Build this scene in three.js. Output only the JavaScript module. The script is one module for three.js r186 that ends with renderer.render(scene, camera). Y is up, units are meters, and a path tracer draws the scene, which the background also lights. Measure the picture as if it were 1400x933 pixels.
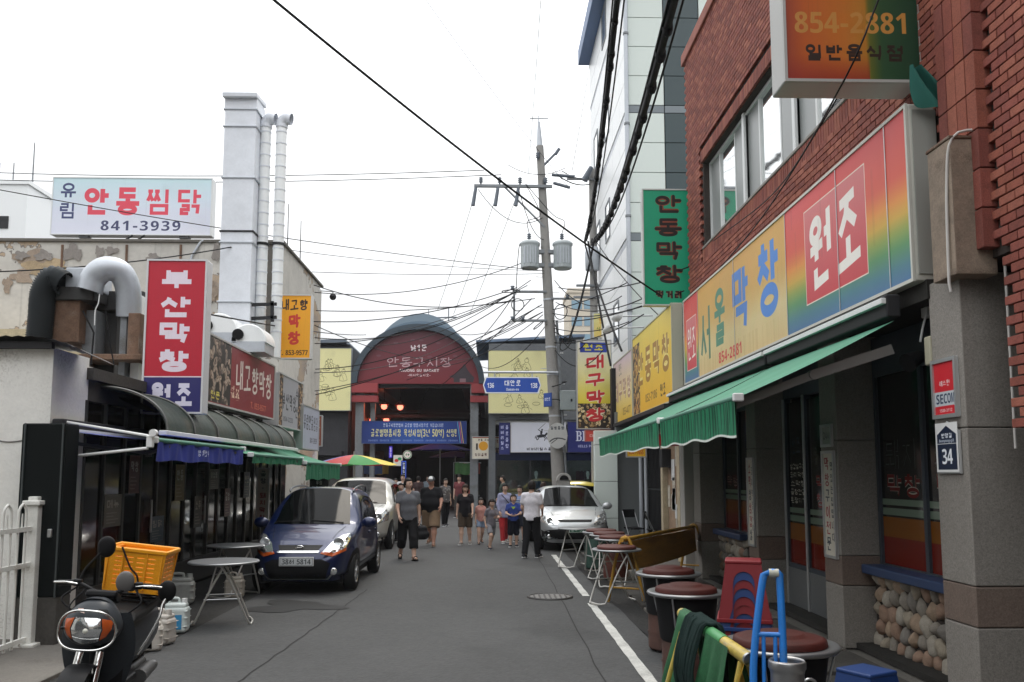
import * as THREE from 'three';
import { RoundedBoxGeometry } from 'three/addons/geometries/RoundedBoxGeometry.js';
import { mergeGeometries, mergeVertices, toCreasedNormals } from 'three/addons/utils/BufferGeometryUtils.js';
import { MarchingCubes } from 'three/addons/objects/MarchingCubes.js';
import { TessellateModifier } from 'three/addons/modifiers/TessellateModifier.js';

// ---------- camera, sky, sun, exposure ----------
const scene = new THREE.Scene();
const FPX = 1190, PCX = 700, PCY = 525, EYE = 1.75;            // focal length and optical centre in photo pixels
const camera = new THREE.PerspectiveCamera(2 * Math.atan(525 / FPX) * 180 / Math.PI, 1400 / 1050, 0.1, 3000);
camera.setViewOffset(1400, 1050, 0, 0, 1400, 933);
camera.position.set(0, EYE, 0);
camera.rotation.order = 'YXZ';
camera.rotation.set(5.95 * Math.PI / 180, -1.53 * Math.PI / 180, 0);
camera.updateProjectionMatrix(); camera.updateMatrixWorld(true);
const renderer = new THREE.WebGLRenderer({ antialias: true });
renderer.toneMapping = THREE.LinearToneMapping;
renderer.toneMappingExposure = 1.55;
renderer.shadowMap.enabled = true;
{ // overcast sky: bright even cloud with soft mottling, brightest towards the veiled sun
  const W = 512, H = 256, data = new Float32Array(W * H * 4);
  const sunDir = new THREE.Vector3(0.1, 0.62, -0.78).normalize(), v = new THREE.Vector3();
  for (let y = 0; y < H; y++) for (let x = 0; x < W; x++) {
    const up = ((y + .5) / H - .5) * Math.PI, az = ((x + .5) / W - .5) * 2 * Math.PI;
    v.set(Math.cos(az) * Math.cos(up), Math.sin(up), Math.sin(az) * Math.cos(up));
    const c = Math.max(0, v.dot(sunDir));
    const mott = .03 * Math.sin(v.x * 5 + 2 * v.y + 1.3 * Math.sin(v.z * 4)) + .02 * Math.sin(v.z * 9 + v.y * 7 + 2 * Math.sin(v.x * 6)) + .012 * Math.sin(v.x * 23 + v.y * 17);
    let L = v.y > 0 ? .42 + 1.38 * v.y + .22 * Math.pow(c, 8) + 1.3 * mott : .35;
    const i = (y * W + x) * 4;
    data[i] = L * .98; data[i + 1] = L * .995; data[i + 2] = L * 1.015; data[i + 3] = 1;
  }
  const t = new THREE.DataTexture(data, W, H, THREE.RGBAFormat, THREE.FloatType);
  t.mapping = THREE.EquirectangularReflectionMapping; t.magFilter = THREE.LinearFilter; t.needsUpdate = true;
  scene.background = t; scene.environment = t;
}
const sun = new THREE.DirectionalLight(0xfff6e8, 0.7);
sun.position.set(6, 62, -50); sun.target.position.set(0, 0, -15); sun.castShadow = true; sun.shadow.radius = 34;
Object.assign(sun.shadow.camera, { left: -40, right: 40, top: 50, bottom: -40, near: 1, far: 160 });
sun.shadow.mapSize.set(4096, 4096); sun.name = 'sun';
scene.add(sun, sun.target);

// ---------- helpers ----------
const V = (x, y, z) => new THREE.Vector3(x, y, z);
function rngOf(s) { return () => { s = (s + 0x6d2b79f5) | 0; let t = Math.imul(s ^ (s >>> 15), 1 | s); t = (t + Math.imul(t ^ (t >>> 7), 61 | t)) ^ t; return ((t ^ (t >>> 14)) >>> 0) / 4294967296; }; }
const R = rngOf(77);
const rr = (a, b) => a + (b - a) * R();
function ray(px, py) { return V((px - PCX) / FPX, -(py - PCY) / FPX, -1).applyQuaternion(camera.quaternion); }
const at = (px, py, d) => { const r = ray(px, py); return r.multiplyScalar(d / -r.z).add(V(0, EYE, 0)); };         // on the plane z = -d
const atX = (px, py, X) => { const r = ray(px, py); return r.multiplyScalar(X / r.x).add(V(0, EYE, 0)); };          // on the plane x = X
const atG = (px, py, h = 0) => { const r = ray(px, py); return r.multiplyScalar((h - EYE) / r.y).add(V(0, EYE, 0)); }; // on the ground
const used = new Map();
function numbered(name) { const n = used.get(name) ?? 0; used.set(name, n + 1); return n ? name + '_' + String(n).padStart(3, '0') : name; }
function tag(o, label, category, group, kind) { if (label) o.userData.label = label; if (category) o.userData.category = category; if (group) o.userData.group = group; if (kind) o.userData.kind = kind; return o; }
function thing(name, label, category, pos = [0, 0, 0], turn = 0, group) {
  const o = new THREE.Group(); o.name = numbered(name);
  Array.isArray(pos) ? o.position.set(...pos) : o.position.copy(pos);
  o.rotation.y = turn; scene.add(o); return tag(o, label, category, group);
}
function boxUV(g) { // uv in metres, from the dominant axis of each face
  const p = g.attributes.position, n = g.attributes.normal, uv = new Float32Array(p.count * 2);
  for (let i = 0; i < p.count; i++) {
    const ax = Math.abs(n.getX(i)), ay = Math.abs(n.getY(i)), az = Math.abs(n.getZ(i)), x = p.getX(i), y = p.getY(i), z = p.getZ(i);
    if (ax >= ay && ax >= az) { uv[2 * i] = z; uv[2 * i + 1] = y; } else if (ay >= az) { uv[2 * i] = x; uv[2 * i + 1] = z; } else { uv[2 * i] = x; uv[2 * i + 1] = y; }
  }
  g.setAttribute('uv', new THREE.BufferAttribute(uv, 2)); return g;
}
function flat(g) {
  const keep = g.userData.uv, q = g.index ? g.toNonIndexed() : g;
  for (const k of Object.keys(q.attributes)) if (!['position', 'normal', 'uv', 'color'].includes(k)) q.deleteAttribute(k);
  if (!q.attributes.normal) q.computeVertexNormals();
  if (!keep) boxUV(q);
  return q;
}
function part(name, geos, m, parent = scene, label) {
  const list = (Array.isArray(geos) ? geos.flat(3) : [geos]).map(flat);
  const mesh = new THREE.Mesh(list.length > 1 ? mergeGeometries(list) : list[0], m);
  mesh.name = parent === scene ? numbered(name) : name;
  mesh.castShadow = mesh.receiveShadow = true;
  if (label) mesh.userData.label = label;
  parent.add(mesh); return mesh;
}
// number the repeated children of a thing (seat, leg, leg_001, ...)
function finish(root) {
  const walk = (o) => { const c = new Map(); for (const k of o.children) { const b = k.name, n = c.get(b) ?? 0; c.set(b, n + 1); if (n) k.name = b + '_' + String(n).padStart(3, '0'); walk(k); } };
  walk(root); return root;
}
function copyOf(root, name, label, pos, turn, group) {
  const r = root.clone(); r.name = numbered(name); r.userData = { ...root.userData }; scene.add(r);
  if (pos) Array.isArray(pos) ? r.position.set(...pos) : r.position.copy(pos);
  if (turn !== undefined) r.rotation.y = turn;
  return tag(r, label, null, group);
}
const xf = (g, x = 0, y = 0, z = 0, rx = 0, ry = 0, rz = 0) => g.applyMatrix4(new THREE.Matrix4().compose(V(x, y, z), new THREE.Quaternion().setFromEuler(new THREE.Euler(rx, ry, rz, 'YXZ')), V(1, 1, 1)));
const box = (w, h, d, x = 0, y = 0, z = 0, rx = 0, ry = 0, rz = 0) => xf(new THREE.BoxGeometry(w, h, d), x, y, z, rx, ry, rz);
const cbox = (w, h, d, x = 0, y = 0, z = 0, rx = 0, ry = 0, rz = 0, c = .012) => xf(new RoundedBoxGeometry(w, h, d, 1, Math.min(c, w * .45, h * .45, d * .45)), x, y, z, rx, ry, rz);
const span = (x0, x1, y0, y1, z0, z1, c = 0) => (c ? cbox : box)(Math.abs(x1 - x0), Math.abs(y1 - y0), Math.abs(z1 - z0), (x0 + x1) / 2, (y0 + y1) / 2, (z0 + z1) / 2, 0, 0, 0, c || undefined);
function rod(a, b, r0 = .02, r1 = r0, seg = 10, open = false) { // tapered cylinder between two points
  const d = b.clone().sub(a), g = new THREE.CylinderGeometry(r1, r0, d.length(), seg, 1, open);
  return g.applyMatrix4(new THREE.Matrix4().compose(a.clone().add(b).multiplyScalar(.5), new THREE.Quaternion().setFromUnitVectors(V(0, 1, 0), d.normalize()), V(1, 1, 1)));
}
function bar(a, b, w, h) { // rectangular bar between two points
  const d = b.clone().sub(a), L = d.length(), m = new THREE.Matrix4().lookAt(a, b, V(0, 1, 0)), g = new THREE.BoxGeometry(w, h, L);
  return g.applyMatrix4(m.setPosition(a.clone().add(b).multiplyScalar(.5)));
}
function pipe(pts, r = .02, seg = 8, n = 0, closed = false, tension = .5) {
  const c = new THREE.CatmullRomCurve3(pts.map((p) => Array.isArray(p) ? V(...p) : p), closed, 'catmullrom', tension);
  return new THREE.TubeGeometry(c, n || pts.length * 6, r, seg, closed);
}
function poly(pts, r, seg = 8) { return pts.slice(1).map((p, i) => rod(pts[i], p, r, r, seg)); }
function sag(a, b, drop, r = .012, n = 14) { // a hanging cable
  const pts = []; for (let i = 0; i <= n; i++) { const t = i / n; pts.push(a.clone().lerp(b, t).add(V(0, -drop * 4 * t * (1 - t), 0))); }
  return new THREE.TubeGeometry(new THREE.CatmullRomCurve3(pts), n * 2, r, 5);
}
const lathe = (pts, seg = 24) => new THREE.LatheGeometry(pts.map(([x, y]) => new THREE.Vector2(x, y)), seg);
function shapeOf(pts) { const s = new THREE.Shape(); pts.forEach(([x, y], i) => i ? s.lineTo(x, y) : s.moveTo(x, y)); s.closePath(); return s; }
function extr(pts, depth, bevel = 0, x = 0, y = 0, z = 0, rx = 0, ry = 0, rz = 0) { // extruded outline in the xy plane, depth along z, centred
  const g = new THREE.ExtrudeGeometry(Array.isArray(pts) ? shapeOf(pts) : pts, { depth: depth - 2 * bevel, bevelEnabled: bevel > 0, bevelSize: bevel, bevelThickness: bevel, bevelSegments: 1, curveSegments: 12 });
  g.translate(0, 0, -depth / 2 + bevel); return xf(g, x, y, z, rx, ry, rz);
}
function quad(a, b, c, d) { // a b c d counter-clockwise, uv 0..1 kept
  const g = new THREE.BufferGeometry();
  g.setAttribute('position', new THREE.BufferAttribute(new Float32Array([a, b, c, a, c, d].flatMap((p) => p.toArray())), 3));
  g.setAttribute('uv', new THREE.BufferAttribute(new Float32Array([0, 0, 1, 0, 1, 1, 0, 0, 1, 1, 0, 1]), 2));
  g.computeVertexNormals(); g.userData.uv = true; return g;
}
function gridSurf(nu, nv, f, keepUV = true) { // smooth parametric sheet f(u, v) -> Vector3
  const pos = [], uv = [], idx = [];
  for (let j = 0; j <= nv; j++) for (let i = 0; i <= nu; i++) { const p = f(i / nu, j / nv); pos.push(p.x, p.y, p.z); uv.push(i / nu, j / nv); }
  for (let j = 0; j < nv; j++) for (let i = 0; i < nu; i++) { const a = j * (nu + 1) + i; idx.push(a, a + 1, a + nu + 2, a, a + nu + 2, a + nu + 1); }
  const g = new THREE.BufferGeometry();
  g.setAttribute('position', new THREE.Float32BufferAttribute(pos, 3)); g.setAttribute('uv', new THREE.Float32BufferAttribute(uv, 2));
  g.setIndex(idx); g.computeVertexNormals(); g.userData.uv = keepUV; return g;
}

// ---------- textures ----------
function tileNoise(size, cell, seed) { // tileable value noise, values 0..1
  const n = Math.max(1, Math.round(size / cell)), r = rngOf(seed * 7919 + n), lat = new Float32Array(n * n).map(() => r()), out = new Float32Array(size * size);
  for (let y = 0; y < size; y++) for (let x = 0; x < size; x++) {
    const fx = x / size * n, fy = y / size * n, ix = Math.floor(fx), iy = Math.floor(fy); let u = fx - ix, v = fy - iy; u = u * u * (3 - 2 * u); v = v * v * (3 - 2 * v);
    const a = lat[iy % n * n + ix % n], b = lat[iy % n * n + (ix + 1) % n], c = lat[(iy + 1) % n * n + ix % n], d = lat[(iy + 1) % n * n + (ix + 1) % n];
    out[y * size + x] = a + (b - a) * u + (c - a) * v + (a - b - c + d) * u * v;
  }
  return out;
}
function fractal(size, cells, weights, seed) { const o = new Float32Array(size * size); cells.forEach((c, i) => { const t = tileNoise(size, c, seed + i); for (let k = 0; k < o.length; k++) o[k] += (t[k] - .5) * 2 * weights[i]; }); return o; }
function texOf(size, f, srgb, metres, h = size) { // f(x, y, i) -> [r, g, b] 0..1
  const d = new Uint8Array(size * h * 4);
  for (let y = 0; y < h; y++) for (let x = 0; x < size; x++) { const i = y * size + x, c = f(x, y, i); d[4 * i] = c[0] * 255; d[4 * i + 1] = c[1] * 255; d[4 * i + 2] = c[2] * 255; d[4 * i + 3] = 255; }
  const t = new THREE.DataTexture(d, size, h); t.wrapS = t.wrapT = THREE.RepeatWrapping; t.magFilter = THREE.LinearFilter; t.needsUpdate = true;
  if (srgb) t.colorSpace = THREE.SRGBColorSpace; if (metres) t.repeat.set(1 / metres, 1 / metres); return t;
}
const cl = (x) => Math.min(1, Math.max(0, x));
const toS = (x) => x <= .0031308 ? x * 12.92 : 1.055 * Math.pow(x, 1 / 2.4) - .055; // linear to sRGB
// grime(colour linear, strengths): a worn surface material with tileable colour, roughness and bump
const NA = fractal(512, [128, 40, 12, 4], [.5, .3, .2, .15], 3), NB = fractal(512, [200, 64, 2], [.6, .3, .35], 11), NC = fractal(512, [3, 6], [.6, .4], 19);
const noiseMaps = new Map(), bumpTex = texOf(512, (x, y, i) => { const v = cl(.5 + .3 * NA[i] + .35 * NC[i]); return [v, v, v]; }, false);
function sized(t, metres) { const c = t.clone(); c.repeat.set(1 / metres, 1 / metres); c.needsUpdate = true; return c; }
function worn(rgb, { amt = .25, fine = .1, metres = 2.3, rough = .8, bump = .002, metal = 0, stain = null, speck = 0 } = {}) {
  const m = !metal && Math.max(...rgb) < .08 ? new THREE.MeshPhysicalMaterial({ roughness: rough, specularIntensity: .4 }) : new THREE.MeshStandardMaterial({ roughness: rough, metalness: metal });
  const grain = (base, st) => texOf(512, (x, y, i) => {
    const k = 1 + amt * NA[i] + fine * NC[i], s = st ? cl((NB[i] - .18) * 2.2) * .75 : 0, sp = speck && NC[(i * 7 + 13) % NC.length] > .62 ? 1 - speck : 1;
    return base.map((c, q) => cl(toS(cl((c * (1 - s) + (st ? st[q] : 0) * s) * k * sp))));
  }, true);
  if (stain || speck) m.map = sized(grain(rgb, stain), metres);
  else { // shared neutral grain, tinted by the colour
    const key = Math.round(amt * 8) + '_' + Math.round(fine * 6); amt = Math.round(amt * 8) / 8; fine = Math.round(fine * 6) / 6;
    if (!noiseMaps.has(key)) noiseMaps.set(key, grain([.6, .6, .6], null));
    m.map = sized(noiseMaps.get(key), metres); m.color.setRGB(...rgb.map((c) => c / .6));
  }
  if (bump) { m.bumpMap = sized(bumpTex, metres); m.bumpScale = bump; }
  return m;
}
const plain = (r, g, b, rough = .7, metal = 0, more = {}) => { const m = !metal && Math.max(r, g, b) < .06 ? new THREE.MeshPhysicalMaterial({ roughness: rough, specularIntensity: .3, ...more }) : new THREE.MeshStandardMaterial({ roughness: rough, metalness: metal, ...more }); m.color.setRGB(r, g, b); return m; };
const glow = (r, g, b, k = 1) => { const m = plain(.05, .05, .05, .5); m.emissive.setRGB(r, g, b); m.emissiveIntensity = k; return m; };
// world-space parts on a thing that stands at root.position
function wp(name, geos, m, root, label) {
  const list = (Array.isArray(geos) ? geos.flat(3) : [geos]).map(flat);
  const g = list.length > 1 ? mergeGeometries(list) : list[0];
  const p = root.isGroup && root.parent === scene ? root.position : root.userData.base ?? root.parent.position;
  g.translate(-p.x, -p.y, -p.z); g.userData.uv = true;
  return part(name, g, m, root, label);
}
// ---------- lettering: Hangul syllables drawn from strokes ----------
const CHO = 'ㄱㄲㄴㄷㄸㄹㅁㅂㅃㅅㅆㅇㅈㅉㅊㅋㅌㅍㅎ', JUNG = 'ㅏㅐㅑㅒㅓㅔㅕㅖㅗㅘㅙㅚㅛㅜㅝㅞㅟㅠㅡㅢㅣ', JONG = ['', ...'ㄱㄲㄳㄴㄵㄶㄷㄹㄺㄻㄼㄽㄾㄿㅀㅁㅂㅄㅅㅆㅇㅈㅊㅋㅌㅍㅎ'];
const PAIR = { 'ㄲ': 'ㄱㄱ', 'ㄸ': 'ㄷㄷ', 'ㅃ': 'ㅂㅂ', 'ㅆ': 'ㅅㅅ', 'ㅉ': 'ㅈㅈ', 'ㄳ': 'ㄱㅅ', 'ㄵ': 'ㄴㅈ', 'ㄶ': 'ㄴㅎ', 'ㄺ': 'ㄹㄱ', 'ㄻ': 'ㄹㅁ', 'ㄼ': 'ㄹㅂ', 'ㅄ': 'ㅂㅅ', 'ㅘ': 'ㅗㅏ', 'ㅙ': 'ㅗㅐ', 'ㅚ': 'ㅗㅣ', 'ㅝ': 'ㅜㅓ', 'ㅞ': 'ㅜㅔ', 'ㅟ': 'ㅜㅣ', 'ㅢ': 'ㅡㅣ' };
const ST = {
  'ㄱ': [[.05, .08, .88, .08, .8, .95]], 'ㄴ': [[.1, .05, .1, .9, .95, .9]], 'ㄷ': [[.95, .08, .1, .08, .1, .92, .95, .92]], 'ㄹ': [[.08, .04, .92, .04, .92, .5, .08, .5, .08, .95, .95, .95]],
  'ㅁ': [[.08, .06, .92, .06, .92, .94, .08, .94, .08, .06, .3, .06]], 'ㅂ': [[.1, 0, .1, .95, .9, .95, .9, 0], [.1, .48, .9, .48]], 'ㅅ': [[.5, .02, .42, .45, .02, .95], [.46, .4, .98, .95]],
  'ㅈ': [[.05, .08, .95, .08], [.52, .08, .42, .5, .02, .95], [.46, .45, .98, .95]], 'ㅊ': [[.34, .02, .66, .02], [.05, .28, .95, .28], [.52, .28, .42, .6, .02, .97], [.46, .56, .98, .97]],
  'ㅋ': [[.05, .08, .88, .08, .8, .95], [.05, .5, .84, .5]], 'ㅌ': [[.95, .08, .1, .08, .1, .92, .95, .92], [.1, .5, .9, .5]], 'ㅍ': [[.05, .08, .95, .08], [.05, .92, .95, .92], [.3, .08, .3, .92], [.7, .08, .7, .92]],
  'ㅇ': [['o', .5, .5, .44, .44]], 'ㅎ': [[.34, .0, .66, .0], [.05, .26, .95, .26], ['o', .5, .72, .36, .26]],
  'ㅏ': [[.3, 0, .3, 1], [.3, .48, 1, .48]], 'ㅑ': [[.3, 0, .3, 1], [.3, .34, 1, .34], [.3, .62, 1, .62]], 'ㅓ': [[.85, 0, .85, 1], [.1, .48, .85, .48]], 'ㅕ': [[.85, 0, .85, 1], [.1, .34, .85, .34], [.1, .62, .85, .62]], 'ㅣ': [[.6, 0, .6, 1]],
  'ㅐ': [[.15, 0, .15, 1], [.88, 0, .88, 1], [.15, .48, .88, .48]], 'ㅔ': [[.45, 0, .45, 1], [.98, 0, .98, 1], [-.1, .48, .45, .48]], 'ㅒ': [[.15, 0, .15, 1], [.88, 0, .88, 1], [.15, .36, .88, .36], [.15, .6, .88, .6]], 'ㅖ': [[.45, 0, .45, 1], [.98, 0, .98, 1], [-.1, .36, .45, .36], [-.1, .6, .45, .6]],
  'ㅗ': [[0, .88, 1, .88], [.5, .1, .5, .88]], 'ㅛ': [[0, .88, 1, .88], [.34, .1, .34, .88], [.66, .1, .66, .88]], 'ㅜ': [[0, .2, 1, .2], [.5, .2, .5, 1]], 'ㅠ': [[0, .2, 1, .2], [.34, .2, .34, 1], [.66, .2, .66, 1]], 'ㅡ': [[0, .5, 1, .5]],
};
function jamo(c, j, x0, y0, x1, y1) {
  if (PAIR[j] && !JUNG.includes(j)) { const m = (x0 + x1) / 2, g = (x1 - x0) * .06; jamo(c, PAIR[j][0], x0, y0, m - g, y1); jamo(c, PAIR[j][1], m + g, y0, x1, y1); return; }
  for (const s of ST[j]) {
    c.beginPath();
    if (s[0] === 'o') c.ellipse(x0 + s[1] * (x1 - x0), y0 + s[2] * (y1 - y0), s[3] * (x1 - x0), s[4] * (y1 - y0), 0, 0, 7);
    else for (let i = 0; i < s.length; i += 2) c[i ? 'lineTo' : 'moveTo'](x0 + s[i] * (x1 - x0), y0 + s[i + 1] * (y1 - y0));
    c.stroke();
  }
}
function syllable(c, ch, x, y, w, h, lw) {
  const k = ch.charCodeAt(0) - 0xac00, a = CHO[Math.floor(k / 588)], b = JUNG[Math.floor(k % 588 / 28)], z = JONG[k % 28], p = lw / 2;
  const X = (t) => x + p + t * (w - lw), Y = (t) => y + p + t * (h - lw), J = (j, q) => jamo(c, j, X(q[0]), Y(q[1]), X(q[2]), Y(q[3]));
  const two = PAIR[b] && JUNG.includes(b), hor = 'ㅗㅛㅜㅠㅡ'.includes(b);
  c.lineWidth = lw * (a in PAIR || z in PAIR ? .72 : 1);
  if (two) { J(a, z ? [.05, 0, .55, .32] : [.05, .04, .55, .48]); J(PAIR[b][0], z ? [0, .38, .64, .62] : [0, .54, .64, .95]); J(PAIR[b][1], z ? [.7, 0, 1, .64] : [.7, 0, 1, 1]); if (z) J(z, [.18, .72, .92, 1]); }
  else if (hor) { J(a, z ? [.14, 0, .86, .32] : [.14, .02, .86, .5]); J(b, z ? [0, .37, 1, .62] : [0, .54, 1, .98]); if (z) J(z, [.14, .69, .86, 1]); }
  else { J(a, z ? [.02, .04, .54, .5] : [.02, .1, .54, .9]); J(b, z ? [.62, 0, 1, .57] : [.62, 0, 1, 1]); if (z) J(z, [.14, .65, .92, 1]); }
}
// text in a box: each character gets an equal cell along the row (or column when o.down)
function text(c, str, x, y, w, h, color, o = {}) {
  const ws = [...str].map((ch) => ch === ' ' ? .45 : /[가-힣]/.test(ch) ? 1 : o.down ? .8 : /[-.,:!()·]/.test(ch) ? .42 : /[A-Z0-9]/.test(ch) ? .66 : .56), sum = ws.reduce((p, q) => p + q, 0);
  const len = (o.down ? h : w) / sum; let t = 0;
  c.save(); c.strokeStyle = c.fillStyle = color; c.lineCap = o.round ? 'round' : 'butt'; c.lineJoin = o.round ? 'round' : 'miter';
  [...str].forEach((ch, i) => {
    const L = len * ws[i], px = o.down ? x : x + t, py = o.down ? y + t : y, cw = o.down ? w : L, chh = o.down ? L : h, g = o.gap ?? .1; t += L;
    if (ch === ' ') return;
    const bx = px + cw * g / 2, by = py + chh * g / 2, bw = cw * (1 - g), bh = chh * (1 - g);
    c.save();
    if (o.slant || o.brush) { c.translate(bx + bw / 2, by + bh / 2); c.transform(1, o.brush ? -.12 : 0, -(o.slant ?? 0), 1, 0, 0); c.translate(-bx - bw / 2, -by - bh / 2); }
    const draw = (lw, col) => { c.strokeStyle = c.fillStyle = col;
      if (/[가-힣]/.test(ch)) syllable(c, ch, bx, by, bw, bh, lw);
      else { c.textAlign = 'center'; c.textBaseline = 'alphabetic'; const f = bh * (o.capH ?? 1.32); c.font = 'bold ' + f + 'px ' + (o.font ?? 'sans-serif'); const m = c.measureText(ch).width, sx = Math.min(1.25, bw * 1.05 / Math.max(m, 1)); c.translate(bx + bw / 2, by + bh * .98); c.scale(sx, 1); c.fillText(ch, 0, 0); if (lw > Math.min(bw, bh) * .26) { c.lineWidth = lw * .35; c.strokeText(ch, 0, 0); } c.scale(1 / sx, 1); c.translate(-bx - bw / 2, -by - bh * .98); } };
    const lw = Math.min(bw, bh) * (o.weight ?? .15);
    if (o.outline) draw(lw * (o.ow ?? 1.8), o.outline);
    draw(lw, color); c.restore();
  });
  c.restore();
}
function weather(c, w, h, seed, k = 1) { // faint stains, runs and scuffs on a printed face
  const r = rngOf(seed);
  for (let i = 0; i < 26 * k; i++) { const x = r() * w, y = r() * h, q = (.03 + .12 * r()) * w; const g = c.createRadialGradient(x, y, 0, x, y, q), a = .05 * r(); g.addColorStop(0, r() > .5 ? `rgba(60,50,40,${a})` : `rgba(255,255,250,${a})`); g.addColorStop(1, 'rgba(0,0,0,0)'); c.fillStyle = g; c.fillRect(x - q, y - q, 2 * q, 2 * q); }
  for (let i = 0; i < 30 * k; i++) { c.fillStyle = `rgba(70,55,40,${.02 + .06 * r()})`; const x = r() * w; c.fillRect(x, r() * h * .5, 1 + r() * w * .006, r() * h * .5); }
}
// all printed faces share a few large canvases; each face's map shows its own rectangle
const pages = [];
function signMat(w, h, draw, { rough = .45, seed = 5, dirt = 1, ...more } = {}) {
  const S = 2048, pad = 6, W = w + 2 * pad, H = h + 2 * pad; let spot = null;
  for (const p of pages) { let sh = p.shelves.find((q) => q.h >= H && q.h < H * 1.35 && q.x + W <= S); if (!sh && p.y + H <= S) { sh = { y: p.y, h: H, x: 0 }; p.y += H; p.shelves.push(sh); } if (sh) { spot = [p, sh]; break; } }
  if (!spot) { const cv = document.createElement('canvas'); cv.width = cv.height = S; const t = new THREE.CanvasTexture(cv); t.colorSpace = THREE.SRGBColorSpace; const p = { c: cv.getContext('2d'), t, y: H, shelves: [{ y: 0, h: H, x: 0 }] }; pages.push(p); spot = [p, p.shelves[0]]; }
  const [p, sh] = spot, x = sh.x + pad, y = sh.y + pad; sh.x += W;
  const cv = document.createElement('canvas'); cv.width = w; cv.height = h; const c = cv.getContext('2d'); draw(c, w, h); if (dirt) weather(c, w, h, seed, dirt);
  p.c.drawImage(cv, x - pad, y - pad, W, H); p.c.drawImage(cv, x, y);
  const t = p.t.clone(); t.repeat.set(w / S, h / S); t.offset.set(x / S, 1 - (y + h) / S); t.needsUpdate = true;
  return new THREE.MeshStandardMaterial({ map: t, roughness: rough, ...more });
}
const fill = (c, col, x, y, w, h) => { c.fillStyle = col; c.fillRect(x, y, w, h); };
function food(c, x, y, w, h, seed, tones = ['#8a6a4c', '#b08a62', '#6b4a35', '#c9a985', '#54382a']) { // a printed photo of grilled food, soft pieces on a dark plate
  const r = rngOf(seed); c.save(); c.beginPath(); c.rect(x, y, w, h); c.clip(); fill(c, '#2e2622', x, y, w, h);
  for (let i = 0; i < 90; i++) { const q = Math.sqrt(w * h) * (.04 + .05 * r()), cx = x + r() * w, cy = y + r() * h; c.save(); c.translate(cx, cy); c.rotate(r() * 3); c.fillStyle = tones[Math.floor(r() * tones.length)]; c.beginPath(); c.ellipse(0, 0, q, q * .6, 0, 0, 7); c.fill(); c.fillStyle = 'rgba(255,240,215,.35)'; c.beginPath(); c.ellipse(-q * .2, -q * .2, q * .5, q * .2, 0, 0, 7); c.fill(); c.fillStyle = 'rgba(40,20,10,.5)'; c.beginPath(); c.ellipse(q * .1, q * .15, q * .3, q * .14, 0, 0, 7); c.fill(); c.restore(); }
  c.restore();
}
// a sign cabinet that faces along the street towards the camera, its outline taken at depth d
const P_ALU = plain(.55, .56, .56, .35, .6), P_WHITE = plain(.72, .73, .72, .45), P_DARK = plain(.03, .03, .032, .6), P_STEEL = plain(.5, .51, .52, .3, .85), P_BLACK = plain(.009, .009, .01, .6);
function signFront(name, label, px0, py0, px1, py1, d, thick, mat, frame = P_ALU, cat = 'sign') {
  const a = at(px0, py1, d), b = at(px1, py0, d), w = b.x - a.x, h = b.y - a.y;
  const t = thing(name, label, cat, [(a.x + b.x) / 2, a.y, -d]);
  part('cabinet', [cbox(w, h, thick, 0, h / 2, -thick / 2, 0, 0, 0, .02)], frame, t);
  const f = new THREE.PlaneGeometry(w - .05, h - .05); f.translate(0, h / 2, .004); f.userData.uv = true; part('face', f, mat, t);
  const e = .025; part('frame', [box(w, e, .02, 0, e / 2, .008), box(w, e, .02, 0, h - e / 2, .008), box(e, h - 2 * e, .02, -w / 2 + e / 2, h / 2, .008), box(e, h - 2 * e, .02, w / 2 - e / 2, h / 2, .008)], frame, t);
  t.userData.w = undefined; delete t.userData.w; return Object.assign(t, { _w: w, _h: h, _t: thick });
}
// a sign cabinet that lies along the street on the plane x = X; side = -1 faces left (right-hand row), +1 faces right
function signSide(name, label, X, d0, d1, h0, h1, thick, side, mat, frame = P_ALU, cat = 'sign') {
  const L = Math.abs(d1 - d0), h = h1 - h0, t = thing(name, label, cat, [X, h0, -(d0 + d1) / 2]);
  part('cabinet', cbox(thick, h, L, -side * thick / 2, h / 2, 0, 0, 0, 0, .02), frame, t);
  const f = new THREE.PlaneGeometry(L - .05, h - .05); f.rotateY(side * Math.PI / 2); f.translate(side * .004, h / 2, 0); f.userData.uv = true; part('face', f, mat, t);
  const e = .03, x = side * .008; part('frame', [box(.02, e, L, x, e / 2, 0), box(.02, e, L, x, h - e / 2, 0), box(.02, h - 2 * e, e, x, h / 2, -L / 2 + e / 2), box(.02, h - 2 * e, e, x, h / 2, L / 2 - e / 2)], frame, t);
  return t;
}
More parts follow.
